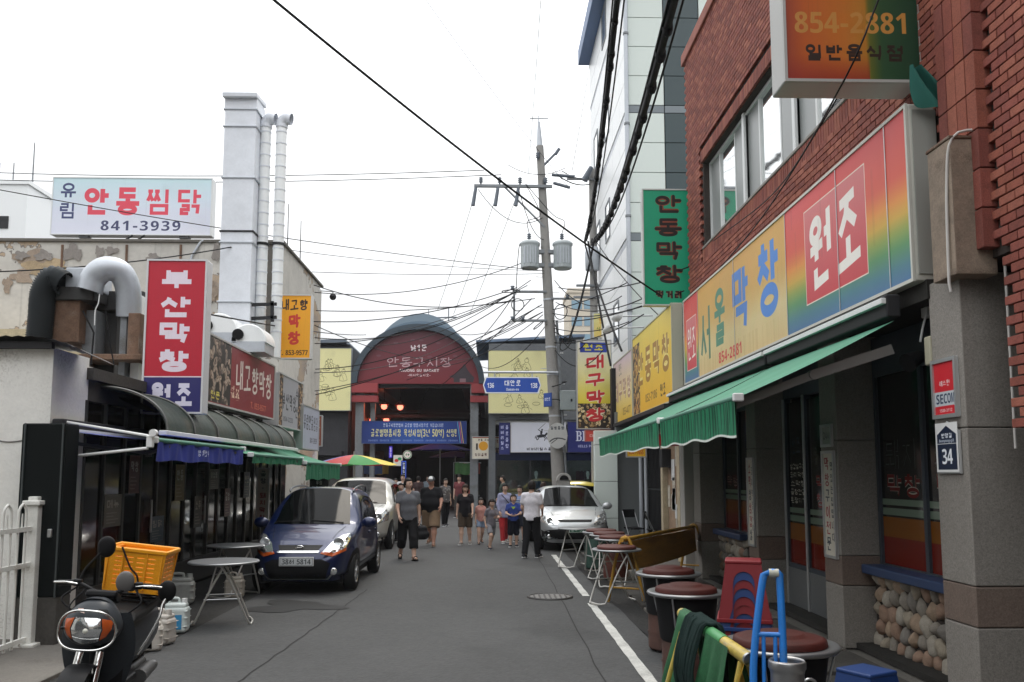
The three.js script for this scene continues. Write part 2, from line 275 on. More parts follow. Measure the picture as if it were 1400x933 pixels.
// ---------- shared materials ----------
const M = {
  asphalt: (() => { const n = fractal(1024, [340, 130, 40], [.5, .35, .25], 211), f = fractal(1024, [3, 7], [.6, .4], 223), m = new THREE.MeshStandardMaterial({ roughness: .88, bumpMap: sized(bumpTex, 2.3), bumpScale: .006 }); m.map = sized(texOf(1024, (x, y, i) => { const blot = cl((n[(i * 1 + 5000) % n.length] - .3) * 3) * .22, k = (1 + .2 * n[i] + .22 * f[i]) * (1 - blot); return [.05 * k, .0508 * k, .051 * k].map((c) => cl(toS(c))); }, true), 7.3); return m; })(),
  asphaltOld: worn([.033, .0325, .031], { amt: .25, fine: .3, metres: 2.2, rough: .9, bump: .006, stain: [.02, .019, .018] }),
  concrete: worn([.14, .13, .115], { amt: .22, fine: .14, metres: 2.1, rough: .9, bump: .004, stain: [.11, .095, .08] }),
  concreteDark: worn([.07, .066, .06], { amt: .25, fine: .15, metres: 2.4, rough: .9, bump: .004, stain: [.06, .05, .045] }),
  paint: worn([.5, .5, .47], { amt: .25, fine: .22, metres: 1.3, rough: .8, bump: .002, stain: [.2, .2, .19] }),
  granite: worn([.25, .23, .205], { amt: .06, fine: .32, metres: .9, rough: .7, bump: .001, speck: .55 }),
  graniteBand: worn([.175, .13, .105], { amt: .08, fine: .3, metres: .9, rough: .65, bump: .001 }),
  mortar: worn([.055, .045, .04], { amt: .2, fine: .2, metres: 1.7, rough: .95, bump: .003 }),
  bricks: [[.27, .08, .05], [.23, .062, .042], [.31, .1, .064], [.2, .055, .04], [.26, .072, .052]].map((c) => worn(c, { amt: .22, fine: .25, metres: .6, rough: .85, bump: .002 })),
  plaster: worn([.76, .75, .71], { amt: .1, fine: .05, metres: 3.4, rough: .92, bump: .003, stain: [.42, .4, .36] }),
  panel: worn([.7, .77, .72], { amt: .05, fine: .02, metres: 4, rough: .35, bump: 0 }),
  panelWhite: worn([.86, .88, .88], { amt: .04, fine: .02, metres: 4, rough: .35, bump: 0 }),
  rust: worn([.17, .1, .065], { amt: .5, fine: .2, metres: 1.1, rough: .9, bump: .003, stain: [.3, .27, .23] }),
  galv: worn([.5, .53, .57], { amt: .1, fine: .05, metres: 1.5, rough: .42, bump: 0, metal: .35 }), galvPale: worn([.74, .77, .82], { amt: .08, fine: .04, metres: 1.7, rough: .45, bump: 0 }),
  greyMetal: worn([.22, .235, .25], { amt: .2, fine: .08, metres: 1.2, rough: .5, bump: 0, metal: .25, stain: [.12, .1, .085] }),
  darkMetal: worn([.045, .044, .043], { amt: .3, fine: .15, metres: 1.1, rough: .6, bump: 0, metal: .2, stain: [.09, .065, .045] }),
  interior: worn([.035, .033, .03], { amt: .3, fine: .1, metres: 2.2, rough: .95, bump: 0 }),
  beige: worn([.45, .39, .3], { amt: .14, fine: .08, metres: 2, rough: .85, bump: .002, stain: [.28, .22, .15] }),
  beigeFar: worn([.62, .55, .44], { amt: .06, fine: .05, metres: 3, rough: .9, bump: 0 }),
  poleConc: worn([.3, .29, .275], { amt: .14, fine: .1, metres: 1.5, rough: .88, bump: .002, stain: [.19, .18, .165] }),
  stones: [[.34, .29, .22], [.27, .24, .2], [.36, .26, .18], [.22, .2, .175], [.38, .34, .28], [.31, .2, .14]].map((c) => worn(c, { amt: .2, fine: .14, metres: .7, rough: .8, bump: .002 })),
};
const GLASS = new THREE.MeshPhysicalMaterial({ color: 0xe8f0ee, transmission: 1, thickness: 0, roughness: .03, ior: 1.5 });
const GLASS_DARK = plain(.012, .016, .016, .06, 0, {}); 
const GLASS_COAT = plain(.85, .88, .88, .05, .92);
const BARK_CABLE = plain(.014, .014, .015, .6);

// ---------- ground ----------
{
  const g = new THREE.PlaneGeometry(600, 600); g.rotateX(-Math.PI / 2); g.translate(0, -.02, -200);
  tag(part('ground', g, M.concreteDark), 'dark worn ground around the market street', 'ground', null, 'structure');
  const sheet = (x0, x1, z0, z1, y, seg = 1) => { const p = new THREE.PlaneGeometry(x1 - x0, z1 - z0, seg, seg); p.rotateX(-Math.PI / 2); p.translate((x0 + x1) / 2, y, (z0 + z1) / 2); return p; };
  tag(part('road', sheet(-3.35, 1.72, -60, 46, 0), M.asphalt), 'grey asphalt lane running to the market gate', 'road', null, 'structure');
  tag(part('cross_street', [sheet(-40, -3.35, -38.2, -28, -.004), sheet(1.72, 40, -38.2, -28, -.004)], M.asphalt), 'asphalt cross street in front of the market gate', 'road', null, 'structure');
  tag(part('gutter_left', sheet(-4.9, -3.35, -28, 46, -.004), M.asphaltOld), 'older darker asphalt strip along the left shops', 'road', null, 'structure');
  tag(part('gutter_right', sheet(1.72, 2.1, -28, 46, -.008), M.asphaltOld), 'older darker asphalt strip right of the white line', 'road', null, 'structure');
  tag(part('pavement_right', [sheet(2.1, 4.6, -28, 46, -.012)], M.concrete), 'stained concrete pavement before the right shops', 'pavement', null, 'structure');
  // seams where the lane was dug up and patched
  const seam = (pts, w) => gridSurf(pts.length * 6, 1, (() => { const c = new THREE.CatmullRomCurve3(pts.map(([x, z]) => V(x, .004, z))); return (u, v) => { const p = c.getPoint(u); return V(p.x + (v - .5) * w + .012 * Math.sin(u * 60), .004, p.z); }; })(), false);
  const TAR = plain(.031, .03, .03, .85);
  tag(part('tar_seam', seam([[-2.15, -7.0], [-2.05, -9], [-1.95, -11.2], [-1.85, -13.6]], .016), TAR), 'dark tar seam in the asphalt ahead of the blue car', 'road seam', null, 'structure');
  tag(part('tar_seam', seam([[.95, -3.5], [1.0, -9], [1.05, -17], [1.05, -24]], .014), TAR), 'thin dark tar seam beside the white edge line', 'road seam', null, 'structure');
  tag(part('tar_seam', [seam([[1.72, -6], [1.75, -10], [1.7, -14], [1.74, -20], [1.72, -27]], .05)], TAR), 'ragged dark edge of the asphalt right of the white line', 'road seam', null, 'structure');
  // white edge line: two strokes with worn edges
  const stroke = (x0, z0, x1, z1, w) => gridSurf(40, 2, (u, v) => V(x0 + (x1 - x0) * u + (v - .5) * (w + .012 * Math.sin(u * 37) * Math.sin(u * 91)), .008, z0 + (z1 - z0) * u), false);
  tag(part('edge_line', stroke(1.40, -12.05, 1.36, -3.2, .105), M.paint), 'worn white edge line, the long near stroke', 'road marking', null, 'structure');
  tag(part('edge_line', stroke(1.42, -19.2, 1.41, -12.75, .105), M.paint), 'worn white edge line, the far stroke ending at the silver car', 'road marking', null, 'structure');
  // pavement slabs and patches on the right
  const r = rngOf(5), pv = thing('paved_strip', 'uneven concrete slabs along the shop fronts on the right', 'pavement', [2.75, 0, -10]); pv.userData.kind = 'structure';
  for (let z = -5.2; z > -19; z -= .98) for (const [x0, x1] of [[2.02, 2.68], [2.72, 3.52]]) {
    const h = .022 + .03 * r(), sx = .06 * r(), s = part('slab', cbox(x1 - x0 - sx, .09, .94 - .05 * r(), 0, 0, 0, .01 * (r() - .5), .03 * (r() - .5), .012 * (r() - .5), .012), r() > .5 ? M.concrete : M.concreteDark, pv);
    s.position.set((x0 + x1) / 2 - 2.75 + sx * (r() - .5), h - .045, z + 10);
  }
  const mh = thing('manhole_cover', 'round iron manhole cover in the lane near the white line', 'manhole cover', atG(752, 817));
  part('rim', (() => { const t = new THREE.TorusGeometry(.31, .022, 6, 36); t.rotateX(Math.PI / 2); return t.translate(0, .004, 0); })(), M.darkMetal, mh);
  part('plate', rod(V(0, -.02, 0), V(0, .012, 0), .295, .295, 36), worn([.16, .155, .15], { amt: .2, fine: .3, metres: .4, rough: .6, bump: .004, metal: .4 }), mh);
  for (let i = -3; i <= 3; i++) part('rib', cbox(.025, .012, 2 * Math.sqrt(.07 - i * i * .0056), i * .075, .016, 0, 0, 0, 0, .004), M.darkMetal, mh);
  const crack = (label, pts, w) => tag(part('road_crack', gridSurf(60, 1, (() => { const c = new THREE.CatmullRomCurve3(pts.map(([x, z]) => V(x, .0, z))); return (u, v) => { const q = c.getPoint(u), j = .03 * Math.sin(u * 47) + .02 * Math.sin(u * 113); return V(q.x + j + (v - .5) * w * (.4 + .6 * Math.abs(Math.sin(u * 29))), .005, q.z + j * .6); }; })(), false), TAR), label, 'road crack', null, 'structure');
  
  tag(part('oil_stain', gridSurf(20, 4, (u, v) => { const a = u * 6.2832, r = v * (.5 + .16 * Math.sin(a * 3 + 1) + .1 * Math.sin(a * 5)); return V(-2.6 + r * Math.cos(a) * 1.1, .0065, -11.9 + r * Math.sin(a)); }, false), plain(.03, .03, .03, .6)), 'dark oil stain on the asphalt before the blue car', 'road stain', null, 'structure');
  const dr = thing('drain_grate', 'rusty drain plate set in the concrete by the scooter', 'drain', atG(30, 905)); 
  part('frame', [box(.9, .02, .06, 0, .0, -.27), box(.9, .02, .06, 0, 0, .27), box(.06, .02, .6, -.42, 0, 0), box(.06, .02, .6, .42, 0, 0)], M.rust, dr);
  for (let i = 0; i < 9; i++) part('bar', box(.035, .016, .5, -.34 + i * .085, .0, 0), M.rust, dr);
  tag(part('pavement_left', [sheet(-9, -3.75, -10.2, -4.0, .03), span(-9, -3.74, -.03, .028, -10.2, -4.0)], M.concrete), 'pale stained concrete apron before the white fence', 'pavement', null, 'structure');
}
// ---------- right row: the brick restaurant building ----------
const XW = 3.75, XS = 4.02, XC = 3.6;                              // brick wall plane, shop window plane, column fronts
{
  const b = thing('brick_building', 'red brick restaurant building with granite columns on the right', 'building', [XW, 0, -16]);
  const D0 = 3.0, D1 = 15.9, HB = 3.36, HT = 9.55, WN = [14.75, 8.35], WH = [5.66, 7.2];
  // backing walls with the window opening, roof, floors, rear and party walls
  wp('wall', [span(XW + .02, XW + .3, HB, WH[0], -D1, -D0), span(XW + .02, XW + .3, WH[1], HT, -D1, -D0), span(XW + .02, XW + .3, WH[0], WH[1], -D1, -WN[0]), span(XW + .02, XW + .3, WH[0], WH[1], -WN[1], -D0),
    span(XW + .3, 12, 0, HT, -D1, -D1 + .25), span(XW + .3, 12, 0, HT, -D0 - .25, -D0), span(11.75, 12, 0, HT, -D1 + .25, -D0 - .25)], M.mortar, b);
  wp('floor', [span(XW + .3, 11.75, HB, HB + .25, -D1 + .25, -D0 - .25), span(XS - .3, 11.75, .0, .06, -D1 + .25, -D0 - .25)], M.interior, b);
  wp('roof', span(XW + .3, 11.75, HT - .3, HT - .05, -D1 + .25, -D0 - .25), M.concreteDark, b);
  wp('parapet', span(XW - .07, XW + .36, HT, HT + .22, -D1 - .05, -D0, .02), worn([.3, .1, .07], { metres: 1, amt: .2 }), b);
  wp('ceiling', [span(XC - .02, 9.5, 3.18, 3.34, -D1 + .25, -6.9), span(4.3, 9.5, 3.18, 3.34, -6.9, -D0 - .25)], M.interior, b);
  wp('room_wall', [span(8.6, 8.8, .06, 3.18, -D1 + .25, -D0 - .25), span(XW + 1.8, XW + 1.9, HB + .25, HT - .3, -D1 + .25, -D0 - .25)], M.interior, b);
  // bricks: real courses; the nearest 300 are single pieces, the others one part
  const BL = .2, BH = .063, PY = .0735, r = rngOf(41), all = [];
  const geo = [0, 1, 2].map((i) => { const g = cbox(.05, BH, BL - .012, 0, 0, 0, 0, 0, 0, .004); boxUV(g); const u = g.attributes.uv; for (let k = 0; k < u.count; k++) u.setXY(k, u.getX(k) + i * .37, u.getY(k) + i * .21); return g; });
  const soldier = boxUV(cbox(.05, BL, BH, 0, 0, 0, 0, 0, 0, .004));
  let row = 0;
  for (let y = 2.08; y < HT - .02; y += PY, row++) for (let d = D1 - .1 - (row % 2) * .1; d > 5.2; d -= BL) {
    if (y < 4.75 && d > 6.85) continue;                              // shop sign and columns below
    if (y < HB && d > 6.08) continue;
    if (d < WN[0] + .08 && d > WN[1] - .08 && y > WH[0] - .24 && y < WH[1] + .25) continue;
    if (d < 6.74 && d > 6.2) continue;                               // the pier
    all.push([y + BH / 2, d, 0]);
  }
  for (let d = WN[0]; d > WN[1]; d -= .0735) { all.push([WH[0] - .115, d, 1]); all.push([WH[1] + .115, d, 1]); }
  all.forEach((q) => q.push(Math.hypot(q[1], q[0] - EYE)));
  all.sort((p, q) => p[3] - q[3]);
  const near = all.slice(0, 296), far = all.slice(296), vis = M.bricks;
  near.forEach(([y, d, s]) => { const m = new THREE.Mesh(s ? soldier : geo[Math.floor(r() * 3)], vis[Math.floor(r() * 5)]); m.name = 'brick'; m.position.set(.004 * (r() - .5), y, 16 - d); m.rotation.set(.01 * (r() - .5), .02 * (r() - .5), 0); b.add(m); });
  const mat = new THREE.Matrix4(), lists = vis.map(() => [[], []]);
  far.forEach((q) => lists[Math.floor(r() * 5)][q[2]].push(q));
  lists.forEach((pair, k) => pair.forEach((l, s) => {
    if (!l.length) return;
    const im = new THREE.InstancedMesh(s ? soldier : geo[k % 3], vis[k], l.length); im.name = 'brick_course';
    l.forEach(([y, d], i) => im.setMatrixAt(i, mat.makeRotationFromEuler(new THREE.Euler(.01 * (r() - .5), .02 * (r() - .5), 0)).setPosition(.004 * (r() - .5), y, 16 - d)));
    im.userData.kind = 'stuff'; b.add(im);
  }));
  // brick pier of tall blocks on the near corner
  for (let y = 3.42; y < HT; y += .305) for (let i = 0; i < 4; i++) { const m = wp('pier_block', cbox(.13, .295, .128, 0, 0, 0, 0, 0, 0, .005).translate(XW - .035 + .004 * r(), y + .15, -6.66 + .137 * i), vis[Math.floor(r() * 5)], b); }
  // upper windows: six white sliding frames with panes and sills
  const n = 3, wl = (WN[0] - WN[1]) / n, FR = plain(.7, .72, .71, .4), GREY = plain(.26, .275, .27, .3);
  wp('window_sill', span(XW - .04, XW + .1, WH[0] - .012, WH[0] + .03, -WN[0], -WN[1], .01), M.granite, b);
  for (let i = 0; i < n; i++) {
    const d1 = WN[0] - i * wl, d0 = d1 - wl, x = XW + .12, f = .05, y0 = WH[0] + .03, y1 = WH[1], cuts = [d1, d1 - wl * .3, d1 - wl * .7, d0];
    const fr = wp('window', [span(x, x + .09, y0, y0 + f, -d1, -d0), span(x, x + .09, y1 - f, y1, -d1, -d0), span(x, x + .09, y0 + f, y1 - f, -d1, -d1 + f), span(x, x + .09, y0 + f, y1 - f, -d0 - f, -d0), ...[1, 2].map((k) => span(x + .012 * k, x + .075, y0 + f, y1 - f, -cuts[k] - f / 2, -cuts[k] + f / 2))], FR, b);
    fr.userData.base = b.position;
    for (let k = 0; k < 3; k++) wp(k === 1 ? 'pane' : 'screen', span(x + .03 + .01 * (k === 1), x + .046, y0 + f, y1 - f, -cuts[k] + (k ? f / 2 : f), -cuts[k + 1] - (k < 2 ? f / 2 : f)), k === 1 ? GLASS_COAT : GREY, fr);
    if (i < 2) wp('window_mullion', cbox(.12, y1 - y0, .1, x + .02, (y0 + y1) / 2, -d0, 0, 0, 0, .01), FR, b);
  }
  // granite columns with a reddish band and a chamfered arris
  const cols = [[6.46, 6.93], [8.92, 9.37], [11.68, 12.1], [14.82, 15.3]];
  for (const [a, c] of cols) {
    const parts = []; let y = 0;
    for (const [h, m] of [[.62, M.granite], [.3, M.graniteBand], [1.18, M.granite], [1.2, M.granite]]) { const y1 = y + h; const q = wp('column_block', span(XC, XS + .1, y + (y ? .004 : 0), y1, -c, -a, .012), m, b); parts.push(q); y = y1; }
  }
  wp('end_column', span(XC - .12, XS, 0, 3.3, -15.86, -15.5, .012), plain(.55, .53, .5, .7), b);
  // shop windows, cobble walls and the sliding door
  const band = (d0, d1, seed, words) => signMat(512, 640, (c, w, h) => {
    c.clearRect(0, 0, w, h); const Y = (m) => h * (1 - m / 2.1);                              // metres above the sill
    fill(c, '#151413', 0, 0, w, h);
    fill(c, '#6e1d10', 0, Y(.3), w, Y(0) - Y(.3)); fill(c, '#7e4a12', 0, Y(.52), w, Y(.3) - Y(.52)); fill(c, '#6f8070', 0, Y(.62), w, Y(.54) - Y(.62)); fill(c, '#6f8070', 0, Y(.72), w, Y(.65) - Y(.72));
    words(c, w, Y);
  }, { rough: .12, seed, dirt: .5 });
  const glassA = band(0, 0, 3, (c, w, Y) => { text(c, '돼지', w * .1, Y(1.42), w * .8, Y(1.0) - Y(1.42), '#191817', { weight: .1, outline: '#5c625f', ow: 1.5 }); text(c, '막창', w * .12, Y(1.02), w * .8, Y(.72) - Y(1.02), '#6e1c1c', { weight: .14, outline: '#b9b1a6', ow: 1.4 }); });
  const glassB = band(0, 0, 4, (c, w, Y) => { text(c, '서울', w * .1, Y(1.5), w * .35, Y(1.25) - Y(1.5), '#4a4d4c', { weight: .1 }); text(c, '막', w * .3, Y(1.16), w * .4, Y(.95) - Y(1.16), '#7c2020', { outline: '#9a938a', ow: 1.4 }); text(c, '창', w * .3, Y(.94), w * .4, Y(.73) - Y(.94), '#7c2020', { outline: '#9a938a', ow: 1.4 }); });
  const glassC = band(0, 0, 6, (c, w, Y) => { for (let i = 0; i < 5; i++) text(c, ['삼겹살구이', '돼지막창', '소막창', '곱창전골', '된장찌개'][i], w * .1, Y(1.3 - i * .11), w * .8, Y(0) - Y(.09), '#c9c4b8', { weight: .14 }); text(c, '원조', w * .2, Y(1.66), w * .5, Y(0) - Y(.26), '#3f4a58', { weight: .12 }); });
  const FRM = plain(.05, .06, .075, .45), SILL = plain(.03, .055, .13, .5);
  const bay = (d0, d1, h0, mats, name) => { // d0 near, d1 far; panes side by side
    const n2 = mats.length, L = (d1 - d0) / n2, top = 2.75, x = XS;
    const fr = wp('window_frame', [span(x - .03, x + .05, h0 - .06, h0, -d1, -d0), span(x - .03, x + .05, top, top + .4, -d1, -d0), ...Array.from({ length: n2 + 1 }, (_, i) => span(x - .03, x + .05, h0, top, -d0 - i * L - (i === n2 ? 0 : i ? .03 : .05), -d0 - i * L + (i === 0 ? 0 : i === n2 ? .05 : .03)))], FRM, b);
    fr.userData.base = b.position;
    mats.forEach((m, i) => { const z0 = -d0 - i * L - .03, z1 = -d0 - (i + 1) * L + .03, y1 = Math.min(top, h0 + 2.1); wp('pane', quad(V(x, h0, z1), V(x, h0, z0), V(x, y1, z0), V(x, y1, z1)), m, fr); });
  };
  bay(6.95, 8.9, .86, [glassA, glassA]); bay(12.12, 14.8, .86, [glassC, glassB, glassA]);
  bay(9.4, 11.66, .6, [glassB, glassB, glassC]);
  wp('door_panel', [0, 1, 2].map((i) => cbox(.05, .5, .72, XS - .005, .29, -9.78 - i * .75, 0, 0, 0, .01)), plain(.22, .23, .235, .35, .5), b);
  wp('door_rail', [0, 1, 2, 3].map((i) => cbox(.06, 2.72, .05, XS - .02, 1.4, -9.42 - i * .75, 0, 0, 0, .008)), P_ALU, b);
  // cobbles, each a stone, set in a dark bed below the windows
  const stone = (() => { const g = mergeVertices(new THREE.IcosahedronGeometry(1, 2).deleteAttribute('uv').deleteAttribute('normal')); return [1, 2, 3, 4].map((s) => { const q = rngOf(s * 9), o = g.clone(), p = o.attributes.position, a = [q(), q(), q()]; for (let i = 0; i < p.count; i++) { const k = 1 + .16 * Math.sin(p.getX(i) * 2.6 + a[0] * 9) + .14 * Math.sin(p.getY(i) * 3.1 + a[1] * 9) + .1 * Math.sin(p.getZ(i) * 4 + a[2] * 9) + .035 * Math.sin(p.getX(i) * 11 + p.getY(i) * 9); p.setXYZ(i, p.getX(i) * k, p.getY(i) * k, p.getZ(i) * k); } o.computeVertexNormals(); return boxUV(o); }); })();
  const cobbles = (d0, d1) => {
    wp('stone_bed', span(XS - .085, XS + .1, 0, .76, -d1, -d0), M.mortar, b);
    wp('window_ledge', cbox(.26, .09, d1 - d0, XS - .1, .8, -(d0 + d1) / 2, 0, 0, 0, .015), SILL, b);
    for (let y = .09, k = 0; y < .74; y += .155, k++) for (let d = d0 + .08 + (k % 2) * .08; d < d1 - .03; d += .165) {
      const m = new THREE.Mesh(stone[Math.floor(r() * 4)], M.stones[Math.floor(r() * 6)]); m.name = 'stone'; m.position.set(XS - .07 - XW + .02 * (r() - .5), y + .03 * (r() - .5), 16 - d + .025 * (r() - .5)); m.scale.set(.06 + .02 * r(), .058 + .05 * r(), .062 + .045 * r()); m.rotation.set(r() * 6, .3 * (r() - .5), .3 * (r() - .5)); b.add(m);
    }
  };
  cobbles(6.95, 8.9); cobbles(13.2, 14.8);
  wp('stone_bed', span(XS - .06, XS + .1, 0, .78, -13.18, -12.12), M.granite, b);
  // dim furniture inside
  wp('counter', [span(5.2, 8, .06, .95, -14, -13.2, .02), span(5.5, 6.6, .7, .75, -9, -7.8), span(5.5, 6.6, .7, .75, -11.5, -10.3)], plain(.08, .06, .045, .6), b);
}
{ // the street goes on behind the camera: plain shop houses on both sides and across the far end
  const row = (name, label, x0, x1, z0, z1, h, face, col) => { const b = thing(name, label, 'building', [(x0 + x1) / 2, 0, (z0 + z1) / 2]); const m = worn(col, { amt: .2, metres: 2.2, stain: col.map((c) => c * .55) }); wp('wall', span(x0, x1, 0, h, z0, z1), m, b); wp('parapet', span(x0 - .1, x1 + .1, h, h + .3, z0 - .1, z1 + .1), M.concreteDark, b);
    for (let y = 3.6; y + 1.6 < h; y += 3) for (let z = z0 + 1; z + 1.8 < z1; z += 2.8) wp('window', face ? span(face > 0 ? x1 : x0 - .06, face > 0 ? x1 + .06 : x0, y, y + 1.5, z, z + 1.8) : span(x0 + 1 + (z - z0), x0 + 2.8 + (z - z0), y, y + 1.5, z0 - .06, z0), plain(.03, .035, .04, .15), b);
    if (face) { wp('shop_front', span(face > 0 ? x1 : x0 - .08, face > 0 ? x1 + .08 : x0, .1, 2.7, z0 + .4, z1 - .4), P_DARK, b); wp('shop_canopy', span(face > 0 ? x1 : x0 - 1.1, face > 0 ? x1 + 1.1 : x0, 2.8, 2.95, z0 + .3, z1 - .3), plain(.05, .12, .1, .8), b); wp('sign_band', span(face > 0 ? x1 : x0 - .16, face > 0 ? x1 + .16 : x0, 3.0, 3.7, z0 + .5, z1 - .5), plain(.35, .2, .08, .6), b); } };
  row('shop_house', 'brick shop house behind the camera on the right, out of the picture', 4.0, 12, -2.6, 9, 9, -1, [.25, .08, .055]); row('shop_house', 'grey shop house farther behind the camera on the right, out of the picture', 4.0, 12, 9.3, 24, 8, -1, [.3, .29, .27]); row('shop_house', 'tall beige shop house far behind the camera on the right, out of the picture', 4.0, 12, 24.3, 44, 11, -1, [.36, .32, .26]);
  row('shop_house', 'white shop house behind the camera on the left, out of the picture', -12, -5.1, -3, 10, 7, 1, [.42, .42, .4]); row('shop_house', 'brown shop house farther behind the camera on the left, out of the picture', -12, -5.1, 10.3, 26, 9, 1, [.22, .14, .1]); row('shop_house', 'grey shop house far behind the camera on the left, out of the picture', -12, -5.1, 26.3, 44, 8, 1, [.3, .3, .3]);
  row('shop_house', 'building closing the street far behind the camera, out of the picture', -14, 14, 50, 58, 13, 0, [.33, .3, .27]);
}
// shop sign along the facade
{
  const X = 3.5, a = atX(1246, 264, X), f = atX(936, 470, X), d0 = -a.z, d1 = -f.z, h0 = 3.33, h1 = 4.85;
  const m = signMat(2048, 360, (c, w, h) => {
    const vg = (x0, x1) => { const g = c.createLinearGradient(0, 0, 0, h); [[0, '#d94a4c'], [.36, '#dc5640'], [.5, '#e5903a'], [.6, '#d2a83e'], [.69, '#8fa04a'], [.78, '#56905e'], [.9, '#467c8c'], [1, '#456f9c']].forEach(([p, q]) => g.addColorStop(p, q)); c.fillStyle = g; c.fillRect(x0, 0, x1 - x0, h); };
    vg(0, w * .125); vg(w * .64, w);
    const g = c.createLinearGradient(0, 0, 0, h); [[0, '#d9a550'], [.4, '#d6a858'], [.7, '#dcc690'], [1, '#d8bd86']].forEach(([p, q]) => g.addColorStop(p, q)); c.fillStyle = g; c.fillRect(w * .125, 0, w * .515, h);
    const red = (x0, x1, y0, y1) => { fill(c, '#f3ded0', x0 - 3, y0 - 3, x1 - x0 + 6, y1 - y0 + 6); const q = c.createLinearGradient(0, y0, 0, y1); q.addColorStop(0, '#d87878'); q.addColorStop(1, '#cc3f47'); c.fillStyle = q; c.fillRect(x0, y0, x1 - x0, y1 - y0); };
    red(w * .022, w * .104, h * .26, h * .86); red(w * .715, w * .9, h * .13, h * .83);
    text(c, '원조', w * .027, h * .34, w * .072, h * .44, '#f2e6dc', { weight: .15, brush: 1 });
    text(c, '원조', w * .722, h * .17, w * .172, h * .62, '#f5ede6', { weight: .17, brush: 1 });
    text(c, '서', w * .135, h * .2, w * .088, h * .72, '#4d7a63', { weight: .15 }); text(c, '울', w * .238, h * .13, w * .092, h * .68, '#4f8a70', { weight: .15 });
    text(c, '막', w * .358, h * .07, w * .115, h * .74, '#4b84cf', { weight: .16 }); text(c, '창', w * .497, h * .03, w * .125, h * .78, '#4b88d6', { weight: .16 });
    text(c, '854-2881', w * .27, h * .835, w * .15, h * .12, '#cc2d35', { gap: .02 });
    const q = rngOf(9); for (let i = 0; i < 40; i++) { c.fillStyle = `rgba(150,110,50,${.05 + .12 * q()})`; c.fillRect(w * (.13 + .5 * q()), h * .8, 2 + 8 * q(), h * .2); }
  }, { rough: .5, seed: 21 });
  const s = signSide('shop_sign', 'long rainbow sign with big green and blue lettering over the green awnings', X, d0, d1, h0, h1, .24, -1, m, plain(.56, .56, .5, .5));
  part('end_plate', box(.2, 1.4, .012, .13, .76, (d1 - d0) / 2 + .008), plain(.33, .34, .31, .5), s);
  for (let i = 0; i < 5; i++) part('seam', box(.006, h1 - h0 - .06, .012, -.008, (h1 - h0) / 2, (d1 - d0) * (-.5 + [.125, .38, .64, .82, .95][i])), P_ALU, s);
}
// hanging sign at the top right, facing down the street
{
  const m = signMat(1024, 760, (c, w, h) => {
    const g = c.createLinearGradient(0, 0, w, 0); [[0, '#9c3d20'], [.14, '#bd5a1b'], [.45, '#c47222'], [.6, '#b47822'], [.63, '#5f6420'], [.72, '#264e2e'], [1, '#1a3f2b']].forEach(([p, q]) => g.addColorStop(p, q)); c.fillStyle = g; c.fillRect(0, 0, w, h);
    const e = c.createLinearGradient(0, h * .8, 0, h); e.addColorStop(0, 'rgba(150,40,30,0)'); e.addColorStop(1, 'rgba(140,36,30,.75)'); c.fillStyle = e; c.fillRect(0, h * .8, w * .62, h * .2);
    text(c, '854-2881', w * .06, h * .44, w * .88, h * .19, '#c48a40', { gap: .04, capH: 1.3 }); text(c, '일반음식점', w * .13, h * .7, w * .76, h * .16, '#2a1a12', { weight: .17 });
    text(c, '서울막창', w * .08, h * .08, w * .84, h * .28, '#f0d890', { weight: .15 });
  }, { rough: .4, seed: 8 });
  signFront('hanging_sign', 'orange and green box sign with phone number on the upper right wall', 1073, -60, 1254, 112, 7.12, .34, m, plain(.42, .42, .4, .45));
}
// green vertical sign and its bracket
{
  const m = signMat(400, 1000, (c, w, h) => {
    fill(c, '#1aa57c', 0, 0, w, h);
    [...'안동막창'].forEach((k, i) => text(c, k, w * .2, h * (.03 + .205 * i), w * .66, h * .185, '#1c1512', { weight: .15, round: 1, outline: '#8e4630', ow: 1.55 }));
    text(c, '먹거리', w * .22, h * .87, w * .6, h * .09, '#1c1512', { weight: .18, outline: '#8e4630', ow: 1.5 });
  }, { seed: 12 });
  const s = signFront('blade_sign', 'tall green sign with black outlined lettering at the far brick corner', 880, 259, 944, 418, 16.2, .18, m, plain(.6, .62, .6, .4));
  part('bracket', [bar(V(.4, 2.2, -.1), V(1.1, 2.2, -.1), .03, .03), bar(V(.4, .1, -.1), V(1.1, .1, -.1), .03, .03)], P_DARK, s);
}
